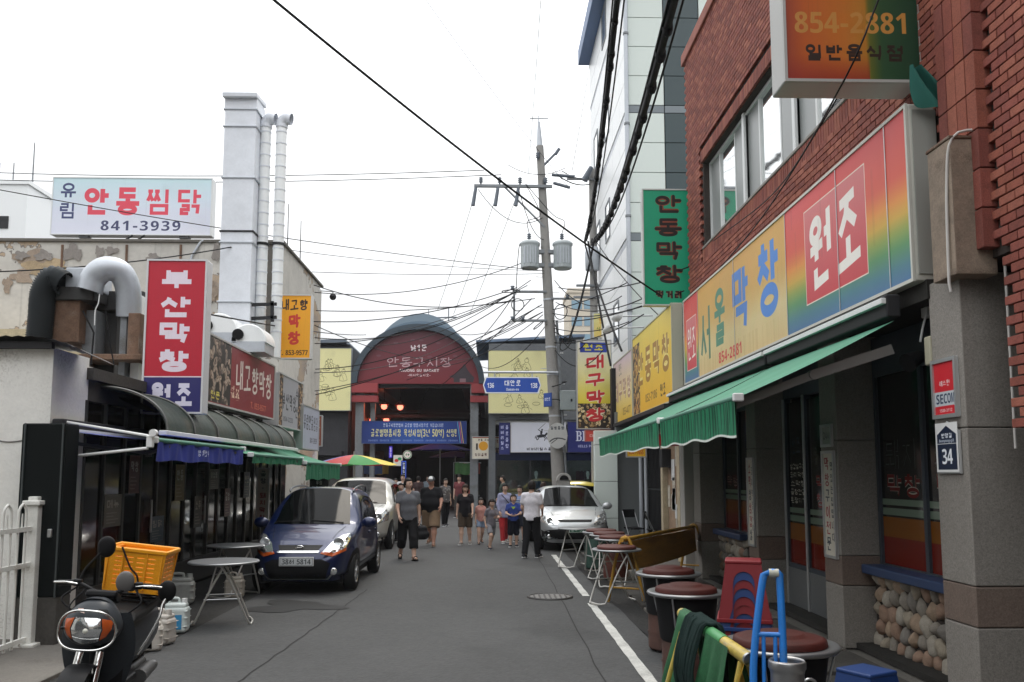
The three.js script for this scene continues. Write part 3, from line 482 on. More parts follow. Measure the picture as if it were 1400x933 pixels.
// green awnings: cassette, arms, fabric, front bar, valance
const GREEN_TOP = (() => { const m = worn([.024, .22, .12], { amt: .1, fine: .05, metres: 1, rough: .8, bump: 0 }); return m; })();
const AWN = new THREE.MeshPhysicalMaterial({ map: GREEN_TOP.map, color: GREEN_TOP.color, roughness: .85, transmission: .08, thickness: 0 });
const VAL = (base, dark) => signMat(1024, 64, (c, w, h) => { const r = rngOf(4); fill(c, base, 0, 0, w, h); for (let x = 0; x < w; x += 6 + 8 * r()) fill(c, dark, x, 0, 2 + 3 * r(), h); fill(c, '#d9ddd6', 0, h * .93, w, h * .07); }, { rough: .85, dirt: .3 });
function awning(name, label, p0, p1, xb, hb, xf_, hf, drop, fab, val, valWaves, side, sagY = .05) { // p0 near depth, p1 far depth; back x, h; front x, h
  const t = thing(name, label, 'awning', [xb, hb, -(p0 + p1) / 2]), L = p1 - p0, s = side;
  part('cassette', cbox(.13, side > 0 ? .2 : .1, L, 0, side > 0 ? .16 : .1, 0, 0, 0, 0, .02), P_DARK, t);
  part('cover_edge', cbox(.045, side > 0 ? .05 : .035, L, -s * .085, side > 0 ? .2 : .03, 0, 0, 0, 0, .006), P_WHITE, t);
  const F = (u, v) => V((xf_ - xb) * v, .03 + (hf - hb - .03) * v - sagY * Math.sin(Math.PI * v) - .2 * sagY * Math.sin(u * 19) * Math.sin(Math.PI * v), (u - .5) * L);
  const g = gridSurf(30, 8, F, false); part('fabric', g, fab, t);
  part('front_bar', rod(V(xf_ - xb, hf - hb, -L / 2), V(xf_ - xb, hf - hb, L / 2), .028, .028, 10), plain(.05, .19, .13, .5), t);
  for (const e of [-1, 1]) part('end_cap', cbox(.09, .07, .05, xf_ - xb, hf - hb, e * (L / 2 + .02), 0, 0, 0, .012), P_WHITE, t);
  const vf = gridSurf(160, 3, (u, v) => V(xf_ - xb - s * (.012 + .02 * v * Math.sin(u * valWaves) + .006 * Math.sin(u * valWaves * 2.7)), hf - hb - .02 - drop * (1 - v) * (1 + .05 * Math.sin(u * 21)) + 0, (u - .5) * L));
  part('valance', vf, val, t);
  if (side > 0) for (const e of [-1, 1]) { const z = e * (L / 2 - .12), a = V(.02, -.2, z), q = V(xf_ - xb + .02, hf - hb - .05, z - e * .05), kn = a.clone().lerp(q, .5).add(V(0, .02, 0)); part('arm', [bar(a, kn, .06, .085), bar(kn, q, .05, .07), rod(kn.clone().add(V(0, 0, -.04)), kn.clone().add(V(0, 0, .04)), .045)], plain(.17, .165, .155, .5, .2), t); }
  else for (const e of [-.42, .4]) { const k = V(xb - xf_, .02, e * L), kn = V((xf_ - xb) * .55, (hf - hb) * .5 - .16, (e - Math.sign(e) * .22) * L); part('arm', [bar(V(0, -.1, e * L), kn, .05, .035), bar(kn, V(xf_ - xb, hf - hb - .06, (e - Math.sign(e) * .02) * L), .04, .03), rod(kn.clone().add(V(0, -.04, 0)), kn.clone().add(V(0, .04, 0)), .035)], plain(.1, .1, .1, .45, .4), t); }
  return t;
}
const VALM = VAL('#1f7a55', '#114a34');
awning('green_awning', 'near green fabric awning under the rainbow sign, frilled valance', 7.2, 10.4, 3.44, 3.02, 2.08, 2.39, .3, AWN, VALM, 210, 1, .02);
awning('green_awning', 'far green fabric awning reaching toward the vertical signs', 10.5, 16.2, 3.44, 3.02, 2.08, 2.4, .3, AWN, VALM, 380, 1, .02);
{ // crank bracket, motor box and wires beside the near awning
  const q = thing('awning_crank', 'white crank bracket with hanging loop at the near awning end', 'crank', at(1276, 440, 7.3));
  part('bracket', [cbox(.16, .13, .1, 0, .1, 0), cbox(.06, .06, .06, -.02, .2, .03)], P_WHITE, q); part('dial', rod(V(0, .12, .05), V(0, .12, .075), .035, .035, 14), P_DARK, q);
  part('loop', pipe([[-.06, .08, .02], [-.1, -.05, .02], [-.13, -.18, .02]], .011), P_WHITE, q); part('loop', pipe([[.06, .08, .02], [.12, .0, .02], [.14, -.14, .02]], .011), P_WHITE, q); part('block', cbox(.12, .1, .06, .12, -.2, .02), P_WHITE, q);
  const m = thing('meter_box', 'cream plastic meter box on the granite column under the awning', 'box', at(1281, 500, 6.96));
  part('case', cbox(.15, .24, .1, 0, .12, 0, 0, 0, 0, .015), plain(.4, .38, .28, .5), m); part('window', cbox(.07, .06, .012, .02, .08, .053), P_DARK, m);
  const l = thing('wall_lamp', 'black flood lamp on an arm under the near awning', 'lamp', at(1252, 490, 7.4));
  part('head', rod(V(-.1, -.05, .05), V(.05, .02, 0), .085, .05, 16), P_BLACK, l); part('arm', poly([V(.05, .02, 0), V(.15, .08, -.02), V(.18, .2, -.02)], .018), P_BLACK, l);
}
{ // plates on the column
  const sec = signMat(256, 512, (c, w, h) => { fill(c, '#d02733', 0, 0, w, h); text(c, '에스원', w * .24, h * .34, w * .5, h * .13, '#f2dede', { weight: .14 }); fill(c, '#c3c8cc', 0, h * .56, w, h * .27); text(c, 'SECOM', w * .06, h * .6, w * .88, h * .19, '#1c3050', { gap: 0 }); text(c, '1588-3112', w * .2, h * .88, w * .6, h * .07, '#f4caca'); }, { seed: 2 });
  const t = signSide('security_plate', 'red security company plate on the granite column', XC - .012, 6.53, 6.9, 2.19, 2.66, .02, -1, sec, P_ALU);
  const num = signMat(256, 360, (c, w, h) => { fill(c, '#e6e6e4', 0, 0, w, h); c.beginPath(); c.fillStyle = '#1c2740'; [[.07, .24], [.5, .06], [.93, .24], [.93, .95], [.07, .95]].forEach(([x, y], i) => c[i ? 'lineTo' : 'moveTo'](x * w, y * h)); c.fill(); text(c, '번영길', w * .26, h * .2, w * .5, h * .12, '#e8ecf2', { weight: .16 }); text(c, 'Beonyeong-gil', w * .16, h * .335, w * .68, h * .06, '#c8d0dc', { gap: 0 }); fill(c, '#e6e6e4', w * .07, h * .42, w * .86, h * .012); text(c, '34', w * .26, h * .52, w * .48, h * .32, '#f4f6fa', { gap: 0 }); }, { seed: 3 });
  const u = thing('address_plate', 'dark blue house number plate reading 34 below the red plate', 'sign', [XC - .012, 1.96, -6.71]);
  const f = extr([[-.17, -.2], [.17, -.2], [.17, .12], [0, .2], [-.17, .12]], .02, .004); f.rotateY(-Math.PI / 2); part('plate', f, P_ALU, u);
  const pf = new THREE.PlaneGeometry(.33, .385); pf.rotateY(-Math.PI / 2); pf.translate(-.014, 0, 0); pf.userData.uv = true; part('face', pf, num, u);
  const strip = (a, b, seed) => signMat(128, 768, (c, w, h) => { fill(c, '#d8d2c4', 0, 0, w, h); [...a].forEach((k, i) => text(c, k, w * .08, h * (.03 + .94 * i / a.length), w * .5, h * .9 / a.length, i % 3 === 2 ? '#2c3440' : '#a02a2c', { weight: .17 })); [...b].forEach((k, i) => text(c, k, w * .62, h * (.08 + .8 * i / b.length), w * .3, h * .7 / b.length, '#30343a', { weight: .18 })); }, { seed });
  signSide('strip_sign', 'white vertical strip of red lettering on the column beside the door', XC - .012, 8.97, 9.3, .88, 2.0, .015, -1, strip('막창구이전문', '맛있는집입니다', 4), P_ALU);
  signSide('strip_sign', 'narrow white vertical strip on the column behind the stacked stools', XC - .012, 11.74, 12.04, .78, 1.98, .015, -1, strip('소막창삼겹살', '돼지막창구이', 7), P_ALU);
  signSide('notice_plate', 'small pale notice above the strip beside the door', XC - .012, 9.0, 9.3, 2.04, 2.28, .012, -1, signMat(128, 100, (c, w, h) => { fill(c, '#9fa39a', 0, 0, w, h); text(c, '24시', w * .12, h * .25, w * .76, h * .5, '#5c605c', { weight: .16 }); }));
}
{ // rusty box over the column and the green rag on the wall
  const b = thing('utility_box', 'weathered brown metal box on top of the granite column', 'box', at(1320, 382, 6.45));
  part('case', cbox(.32, 1.05, .34, 0, .525, 0, 0, 0, 0, .01), worn([.26, .2, .15], { amt: .4, fine: .15, metres: .9, stain: [.1, .06, .04] }), b); part('lid', cbox(.34, .03, .36, 0, 1.06, 0), M.rust, b);
  part('conduit', pipe([[-.17, -.12, .1], [-.18, 0, .1], [-.17, .7, .12], [-.14, 1.05, .17], [.05, 1.11, .19], [.17, 1.06, .2], [.18, .2, .22], [.18, -1.3, .22]], .011, 6, 60), plain(.55, .53, .5, .6), b);
  const r = thing('green_rag', 'torn green cloth hanging beside the orange hanging sign', 'cloth', at(1262, 146, 6.85));
  part('cloth', gridSurf(12, 14, (u, v) => V(-.2 * (1 - v) + (u - .5) * (.1 + .3 * v) * -1 + .12, .32 - .42 * v + .1 * v * u, .05 * Math.sin(u * 9 + v * 3) + .05), false), plain(.03, .16, .13, .9), r);
  const w = thing('cable_bundle', 'thin wires straggling down the brick wall by the window', 'cable', [XW - .03, 5.2, -10]);
  part('wire', pipe([at(1206, -12, 6.5), at(1150, 118, 6.9), atX(1060, 262, 3.55), atX(975, 330, 3.68)].map((p) => p.sub(w.position)), .008, 5, 40), BARK_CABLE, w); part('wire', pipe([atX(1165, 100, 3.66), atX(1120, 175, 3.6), atX(1040, 300, 3.6), atX(960, 395, 3.6)].map((p) => p.sub(w.position)), .009, 5, 40), BARK_CABLE, w);
}
// ---------- left row ----------
const XL = -4.75;
{ // white plastered house and the fence before it
  const b = thing('white_house', 'low white plastered house with a dark corrugated roof at the left edge', 'house', [-7, 0, -11]);
  wp('wall', [span(-12, -4.73, 0, 3.12, -9.9, -9.5), span(-5.1, -4.73, 0, 3.12, -10.35, -9.9), span(-12, -5.1, 0, 3.12, -13, -12.8), span(-5.3, -5.1, 0, 3.12, -12.8, -10.35)], M.plaster, b);
  wp('roof', gridSurf(120, 10, (u, v) => { const x = -12 + 7.75 * u, drop = Math.pow(Math.max(0, (x + 4.95) / .7), 2) * .2; return V(x, 3.22 - drop + .018 * Math.sin(u * 380) - .05 * v, -9.32 - .75 * v); }, false), M.darkMetal, b);
  wp('eave_board', span(-12, -4.7, 3.1, 3.17, -9.46, -9.38), P_DARK, b);
  wp('crack', pipe([[-5.9, 2.15, -9.495], [-5.55, 2.18, -9.495], [-5.2, 2.1, -9.495], [-4.95, 2.12, -9.495]], .008, 4, 30), plain(.2, .19, .18, .9), b);
  const p = thing('dark_cabinet', 'tall dark green shutter box standing against the white house corner', 'cabinet', [-4.62, 0, -9.32]);
  part('plinth', cbox(.44, .5, .3, 0, .25, 0), M.concreteDark, p); part('body', cbox(.46, 1.78, .3, 0, 1.39, 0, 0, 0, 0, .02), plain(.004, .006, .006, .75), p); part('trim', [box(.015, 1.78, .02, .2, 1.39, .155), box(.015, 1.78, .02, -.19, 1.39, .155)], plain(.05, .06, .06, .4), p);
  part('latch', cbox(.05, .09, .03, .12, 1.15, .16), P_STEEL, p);
  const f = thing('white_fence', 'white steel fence with looped picket tops at the left edge', 'fence', [-4.66, 0, -9.15]);
  const W = worn([.7, .7, .66], { amt: .14, metres: .8, rough: .5, bump: 0, stain: [.45, .4, .33] });
  part('post', [cbox(.13, 1.42, .13, 0, .73, 0, 0, 0, 0, .01), cbox(.18, .05, .18, 0, 1.46, 0), cbox(.1, .05, .1, 0, 1.5, 0), cbox(.24, .06, .24, 0, .03, 0)], W, f);
  for (const h of [.1, .84, 1.2]) part('rail', box(.035, .045, 4.5, 0, h, 2.3), W, f);
  for (let i = 0; i < 16; i++) { const z = .16 + i * .275; part('picket', pipe([[0, .04, z], [0, .9, z], [0, 1.36, z], [0, 1.43, z + .03], [0, 1.455, z + .07], [0, 1.43, z + .11], [0, 1.36, z + .14], [0, .9, z + .14], [0, .04, z + .14]], .0135, 6, 60), W, f); part('finial', rod(V(0, 1.2, z + .07), V(0, 1.36, z + .07), .012, .006, 6), W, f); }
}
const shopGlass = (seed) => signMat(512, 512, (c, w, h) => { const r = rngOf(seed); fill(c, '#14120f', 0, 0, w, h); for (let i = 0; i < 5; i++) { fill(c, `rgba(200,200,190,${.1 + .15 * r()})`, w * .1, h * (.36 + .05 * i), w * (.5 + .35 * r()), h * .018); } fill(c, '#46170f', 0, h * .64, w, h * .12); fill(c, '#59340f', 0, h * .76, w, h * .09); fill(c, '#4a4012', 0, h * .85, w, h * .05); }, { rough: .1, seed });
{ // low shop building with dark fronts
  const b = thing('shop_row', 'low dark row of restaurants with glazed fronts on the left', 'building', [-7, 0, -16]);
  const D0 = 9.75, D1 = 20.6, HR = 2.86;
  wp('wall', [span(-11, -10.8, 0, HR, -D1, -13), span(-11, -4.8, 0, HR, -D1 - .2, -D1), span(-5.05, XL, 2.62, HR, -D1, -D0 - .6), span(-10.8, -5.3, 0, HR, -13.1, -12.95)], worn([.07, .066, .06], { amt: .3, metres: 1.6, stain: [.13, .1, .08] }), b);
  wp('roof', span(-11, XL + .1, HR, HR + .14, -D1 - .2, -10.3), M.concreteDark, b);
  wp('floor', span(-10.8, XL, -.01, .05, -D1, -10.35), M.interior, b); wp('room_wall', span(-8.5, -8.3, .05, HR, -D1, -10.35), M.interior, b);
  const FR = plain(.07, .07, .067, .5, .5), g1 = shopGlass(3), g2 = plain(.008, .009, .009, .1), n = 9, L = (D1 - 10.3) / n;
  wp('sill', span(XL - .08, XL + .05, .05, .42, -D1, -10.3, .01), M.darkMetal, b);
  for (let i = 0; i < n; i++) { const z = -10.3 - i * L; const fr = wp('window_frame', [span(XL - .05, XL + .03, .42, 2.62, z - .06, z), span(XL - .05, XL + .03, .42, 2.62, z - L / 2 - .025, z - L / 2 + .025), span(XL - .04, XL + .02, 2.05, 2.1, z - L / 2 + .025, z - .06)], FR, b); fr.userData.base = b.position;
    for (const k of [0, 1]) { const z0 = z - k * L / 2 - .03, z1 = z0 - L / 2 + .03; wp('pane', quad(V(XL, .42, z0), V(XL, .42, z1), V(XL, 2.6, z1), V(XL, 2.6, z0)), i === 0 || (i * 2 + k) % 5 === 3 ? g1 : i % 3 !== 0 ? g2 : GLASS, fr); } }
  const pr = rngOf(91); [[10.9, 1.1, .5, .4, '메뉴'], [11.6, 1.5, .34, .5, '막창'], [12.4, .8, .5, .36, '찜닭'], [13.3, 1.35, .4, .55, '안동'], [14.2, .9, .36, .5, '소주'], [14.9, 1.5, .5, .34, '영업중'], [15.8, 1.0, .34, .5, '곱창'], [17.0, 1.3, .4, .5, '원조'], [18.2, 1.0, .45, .4, '포장']].forEach(([d, y, w, h, s], i) => wp('poster', quad(V(XL + .004 + .034, y, -d), V(XL + .038, y, -d - w), V(XL + .038, y + h, -d - w), V(XL + .038, y + h, -d)), signMat(128, Math.round(128 * h / w), (c, W, H) => { fill(c, ['#6a6458', '#54201c', '#3a4a58', '#6c5c30', '#4a4a48'][i % 5], 0, 0, W, H); text(c, s, W * .12, H * .12, W * .76, H * .34, '#b8b2a4', { weight: .16 }); for (let k = 0; k < 4; k++) fill(c, 'rgba(200,190,170,.5)', W * .14, H * (.56 + .1 * k), W * (.4 + .3 * pr()), H * .03); }, { seed: i + 3 }), b));
  wp('door_handle', [0, 1].map((k) => rod(V(XL + .06, .95, -12.35 - k * 2.3), V(XL + .06, 1.4, -12.35 - k * 2.3), .015)), P_STEEL, b);
  wp('shelf', [0, 1, 2, 3].map((i) => span(-6.6, -6.2, .5 + i * .5, .54 + i * .5, -13.5, -11)), plain(.12, .1, .08, .6), b);
  wp('refrigerator', [cbox(.7, 1.8, .8, -5.5, .95, -13.2), cbox(.7, 1.7, .9, -5.6, .9, -15.8)], plain(.35, .36, .36, .4), b);
  // barrel canopy of dark ribbed sheet
  const cano = wp('canopy', gridSurf(110, 10, (u, v) => { const a = v * Math.PI / 2; return V(XL + .82 * Math.sin(a) + .0, 2.28 + .52 * Math.cos(a) + .006 * Math.sin(u * 240), -10.7 - 7.1 * u); }, false), worn([.045, .06, .05], { amt: .3, metres: 1.2, rough: .55, stain: [.08, .07, .05] }), b);
  for (let i = 0; i <= 7; i++) wp('canopy_rib', pipe(Array.from({ length: 7 }, (_, k) => { const a = k / 6 * Math.PI / 2; return V(XL + .835 * Math.sin(a), 2.285 + .535 * Math.cos(a), -10.72 - 7.06 * i / 7); }), .014, 5), plain(.16, .16, .15, .5, .4), b);
  wp('canopy_edge', [span(XL + .77, XL + .87, 2.22, 2.28, -17.9, -10.6, .01)], P_WHITE, b);
}
{ // roof-top kitchen exhausts above the low shop
  const e = thing('exhaust_unit', 'rusty kitchen exhaust boxes with a silver elbow and black hose on the roof', 'exhaust', at(130, 470, 12.2));
  const P = (px, py, d = 12.2) => at(px, py, d).sub(e.position);
  const bx = (x0, y0, x1, y1, d, t, m, name) => { const a = P(x0, y1, d), q = P(x1, y0, d); return part(name, cbox(q.x - a.x, q.y - a.y, t, (a.x + q.x) / 2, (a.y + q.y) / 2, a.z - t / 2, 0, 0, 0, .015), m, e); };
  bx(66, 405, 110, 468, 12.1, .7, M.rust, 'rusty_duct'); bx(88, 366, 133, 396, 12.1, .5, M.galv, 'fan_housing'); bx(60, 392, 128, 410, 12.05, .6, M.darkMetal, 'beam'); bx(106, 398, 196, 424, 12.5, .5, M.darkMetal, 'beam');
  bx(110, 424, 132, 488, 12.3, .35, M.greyMetal, 'flue_panel'); bx(132, 428, 160, 488, 12.6, .3, M.darkMetal, 'flue_panel'); bx(158, 428, 174, 560, 12.2, .4, M.greyMetal, 'flue'); bx(172, 428, 192, 492, 12.0, .5, M.rust, 'rusty_duct'); bx(106, 484, 192, 492, 11.95, .6, M.rust, 'ledge'); bx(110, 492, 156, 580, 12.6, .3, M.darkMetal, 'flue_panel'); bx(174, 495, 190, 562, 12.3, .3, P_WHITE, 'vent_panel'); bx(178, 404, 194, 430, 12.4, .3, P_WHITE, 'vent_panel'); bx(92, 488, 112, 520, 12.2, .4, M.rust, 'rusty_duct');
  part('elbow', (() => { const pts = [P(122, 398, 12), P(128, 380, 12), P(143, 368, 12), P(163, 372, 12.1), P(174, 392, 12.2), P(176, 432, 12.3)]; return new THREE.TubeGeometry(new THREE.CatmullRomCurve3(pts), 30, .17, 16); })(), M.galv, e);
  { const c = new THREE.CatmullRomCurve3([P(52, 470, 12), P(56, 430, 12), P(60, 395, 12), P(72, 380, 12), P(88, 388, 12)]); const g = new THREE.TubeGeometry(c, 150, .16, 14), p = g.attributes.position, n = g.attributes.normal; for (let i = 0; i < p.count; i++) { const k = .014 * Math.sin(Math.floor(i / 15) * 1.9); p.setXYZ(i, p.getX(i) + n.getX(i) * k, p.getY(i) + n.getY(i) * k, p.getZ(i) + n.getZ(i) * k); } part('flexible_hose', g, plain(.035, .04, .043, .55), e); }
  part('wire', poly([P(113, 425, 11.9), P(128, 455, 11.9), P(124, 500, 11.9)], .012, 5), BARK_CABLE, e); part('wire', poly([P(144, 425, 11.9), P(150, 470, 11.9), P(156, 500, 11.9)], .01, 5), BARK_CABLE, e); part('wire', pipe([P(136, 402, 11.8), P(134, 415, 11.8), P(130, 425, 11.8), P(129, 445, 11.8)], .008, 5), P_WHITE, e);
  const s = thing('tin_sheet', 'loose sagging roof sheet sticking out beside the white house', 'roof sheet', at(130, 525, 11.2));
  part('sheet', gridSurf(20, 6, (u, v) => at(80 + 115 * u, 515 + 40 * Math.pow(u, 1.2) - 6 * Math.sin(u * 5), 11.2).sub(s.position).add(V(0, .02 * Math.sin(v * 20), -.9 * v))), M.darkMetal, s);
}
{ // big white duct and two flue pipes
  const D = 17, base = at(325, 455, D), t = thing('white_duct', 'tall square white exhaust duct with a hooded top', 'duct', [base.x, base.y - .3, -D]), w = .62;
  const Y = (py) => at(325, py, D).y - base.y + .3; const cuts = [455, 417, 337, 322, 250, 181, 158]; 
  for (let i = 0; i < cuts.length - 1; i++) { part('section', cbox(w - (i % 2) * .01, Y(cuts[i + 1]) - Y(cuts[i]) - .012, w, 0, (Y(cuts[i]) + Y(cuts[i + 1])) / 2, 0, 0, 0, 0, .01), M.galvPale, t); part('flange', cbox(w + .05, .035, w + .05, 0, Y(cuts[i + 1]), 0), i === 2 ? P_DARK : M.galv, t); }
  part('hood', [cbox(w + .02, .24, w + .02, 0, Y(158) + .13, 0, 0, 0, 0, .015), cbox(w + .06, .1, w + .14, 0, Y(158) + .3, .05, .12, 0, 0, .02)], M.galvPale, t);
  for (const [i, px] of [355, 377].entries()) {
    const p = thing('flue_pipe', ['left of the two thin white flue pipes beside the square duct', 'right of the two thin white flue pipes, beside the yellow sign'][i], 'pipe', at(px, 455, 17.1)), top = at(px + 4, 175, 17.1).y - p.position.y, r = .105;
    part('pipe', rod(V(0, -.5, 0), V(0, top, 0), r, r, 18), M.panelWhite, p);
    for (let y = 0; y < top; y += .24) part('seam', rod(V(0, y, 0), V(0, y + .022, 0), r + .008, r + .008, 18), M.galvPale, p);
    part('elbow', new THREE.TubeGeometry(new THREE.CatmullRomCurve3([V(0, top, 0), V(.01, top + .1, 0), V(.09, top + .19, .02), V(.2, top + .17, .03)]), 14, r + .015, 16), M.galvPale, p);
    part('strap', rod(V(0, at(px, 336, 17.1).y - p.position.y, 0), V(0, at(px, 336, 17.1).y - p.position.y + .05, 0), r + .02, r + .02, 18), P_DARK, p);
  }
  const rk = thing('steel_rack', 'dark steel bracket frame holding the duct and flue pipes', 'rack', at(360, 435, 16.8)); const Q = (px, py) => at(px, py, 16.8).sub(rk.position);
  for (const [a, b2] of [[[301, 418], [378, 416]], [[338, 436], [378, 434]], [[340, 412], [340, 460]], [[372, 412], [372, 440]]]) part('bar', bar(Q(...a), Q(...b2), .05, .06), P_DARK, rk);
  const ch = thing('concrete_flue', 'stained square concrete chimney between the flue pipes', 'chimney', at(366, 462, 18.6)); part('shaft', cbox(.42, 2.2, .4, 0, .9, 0), M.concrete, ch); part('cap', cbox(.5, .06, .48, 0, 2.02, 0), M.concreteDark, ch);
  for (const [i, [px, py, s]] of [[296, 446, .33], [336, 458, .3]].entries()) { const v = thing('roof_vent', ['round white roof vent behind the red banner sign, left', 'round white roof vent behind the red banner sign, right'][i], 'vent', at(px + 10, py + 20, 16)); part('hood', extr(new THREE.Shape().absarc(0, 0, s, 0, Math.PI), .7, .02, 0, .1, 0), M.panelWhite, v); part('base', cbox(2 * s, .2, .7, 0, 0, 0), M.galv, v); part('mouth', rod(V(-s * .6, .22, .36), V(-s * .6, .22, .4), .1, .1, 14), P_BLACK, v); }
}
{ // old building with the peeling gable behind
  const b = thing('peeling_building', 'tall old grey plastered building with large peeling patches', 'building', [-9.5, 0, -23.5]), X1 = -5.08;
  const N1 = fractal(1024, [220, 90, 30, 9], [.5, .32, .2, .1], 101), N2 = fractal(1024, [300, 40, 10], [.5, .3, .25], 131);
  const map = texOf(1024, (x, y, i) => { const u = x / 1024, v = y / 1024; const peel = N1[i] + .16 * Math.sin(u * 12.566 + 1) * Math.sin(v * 6.283) > .27, edge = !peel && N1[i] + .16 * Math.sin(u * 12.566 + 1) * Math.sin(v * 6.283) > .235; const low = v > .0 ? 0 : 0; const k = 1 + .22 * N2[i]; const drip = cl((NA[(y % 512) * 0 + (x * 3) % 512] - .22) * 2) * .25; let c = [.52 * k, .5 * k, .46 * k]; if (peel) c = NB[i % NB.length] > .1 ? [.36, .3, .25] : [.44, .34, .24]; if (edge) c = [.22, .2, .18]; return c.map((q) => cl(toS(q * (1 - drip)))); }, true, 6.3);
  const PEEL = new THREE.MeshStandardMaterial({ map, roughness: .95 });
  wp('wall', [span(-16, X1, 0, 7.38, -21.3, -21), span(X1 - .3, X1, 0, 7.38, -25.8, -21.3), span(-16, X1, 0, 7.3, -26.1, -25.8), span(-16, -15.7, 0, 7.3, -25.8, -21.3)], PEEL, b);
  wp('roof', span(-15.7, X1 - .3, 7.0, 7.2, -25.8, -21.3), M.concreteDark, b); wp('coping', [span(-16.05, X1 + .06, 7.38, 7.46, -21.36, -20.94, .015), span(X1 - .36, X1 + .06, 7.38, 7.45, -26.1, -21.36, .015)], M.concrete, b);
  for (const px of [173, 247, 85]) { const p = at(px, 335, 20.98); wp('rust_pipe', rod(p, p.clone().add(V(.02, -1.1 - .01 * px % .5, 0)), .03, .03, 8), M.rust, b); }
  wp('parapet_rail', poly([at(252, 400, 20.96), at(262, 350, 20.96), at(274, 331, 20.96), at(278, 329, 20.96)], .03, 6), M.galv, b);
  const blob = (px, py, rx, ry, sd, m) => { const c = at(px, py, 20.992), k = 21 / FPX, q = rngOf(sd), a = [q() * 6, q() * 6, q() * 6]; wp('peeled_patch', gridSurf(30, 4, (u, v) => { const t = u * 6.2832, r = v * (1 + .2 * Math.sin(3 * t + a[0]) + .16 * Math.sin(5 * t + a[1]) + .1 * Math.sin(9 * t + a[2])); return V(c.x + rx * k * r * Math.cos(t), c.y + ry * k * r * Math.sin(t), c.z + sd * .003); }, false), m, b); };
  const P1 = worn([.33, .26, .2], { amt: .4, fine: .2, metres: 1.3, bump: .006 }), P2 = worn([.26, .235, .215], { amt: .25, fine: .2, metres: 1.1, bump: .004 }), P3 = worn([.42, .32, .2], { amt: .35, metres: 1.2, bump: .005 });
  [[45, 352, 26, 10, P1], [62, 368, 30, 14, P3], [30, 378, 14, 10, P1], [99, 346, 13, 11, P2], [10, 390, 6, 11, P1], [136, 345, 6, 8, P2], [153, 343, 9, 5, P2], [60, 350, 12, 7, P2], [78, 384, 10, 8, P3], [290, 400, 7, 16, P1], [296, 345, 5, 14, P2], [210, 352, 9, 5, P2], [30, 350, 9, 6, P2]].forEach(([x, y, rx, ry, m], i) => blob(x, y, rx, ry, i + 3, m));
  wp('lower_wall', span(-14, -8.7, 0, 5.0, -20.95, -19.6), worn([.5, .42, .27], { amt: .3, metres: 3, stain: [.25, .18, .11] }), b);
  wp('aerial', [0, 1].map((i) => rod(V(X1 - .1, 7.3, -22 - i * 1.5), V(X1 - .1, 8.7, -22 - i * 1.5), .015, .01, 5)), P_DARK, b);
  const far = thing('far_white_house', 'distant white building with antennas at the far left', 'building', at(-20, 420, 48));
  const A = at(38, 252, 48), h = A.y - far.position.y, x1 = A.x - far.position.x;
  part('wall', [cbox(9, h, 8, x1 - 4.5, h / 2, -4)], M.panelWhite, far); part('window', [box(.5, .7, .06, x1 - 1.2, h - 2.2, .02)], P_DARK, far); part('shade_roof', xf(box(3.2, .15, 2.4), x1 - 2.6, h - 4.0, 1, 0, 0, -.35), P_DARK, far); part('parapet', cbox(9.2, .25, 8.2, x1 - 4.5, h + .1, -4), M.panelWhite, far);
  for (const dx of [-.3, -1.4, -2.2, -2.6]) part('antenna', rod(V(x1 + dx, h, -1), V(x1 + dx, h + (dx > -.5 ? 2.8 : 1.6), -1), .05, .03, 6), M.greyMetal, far);
}
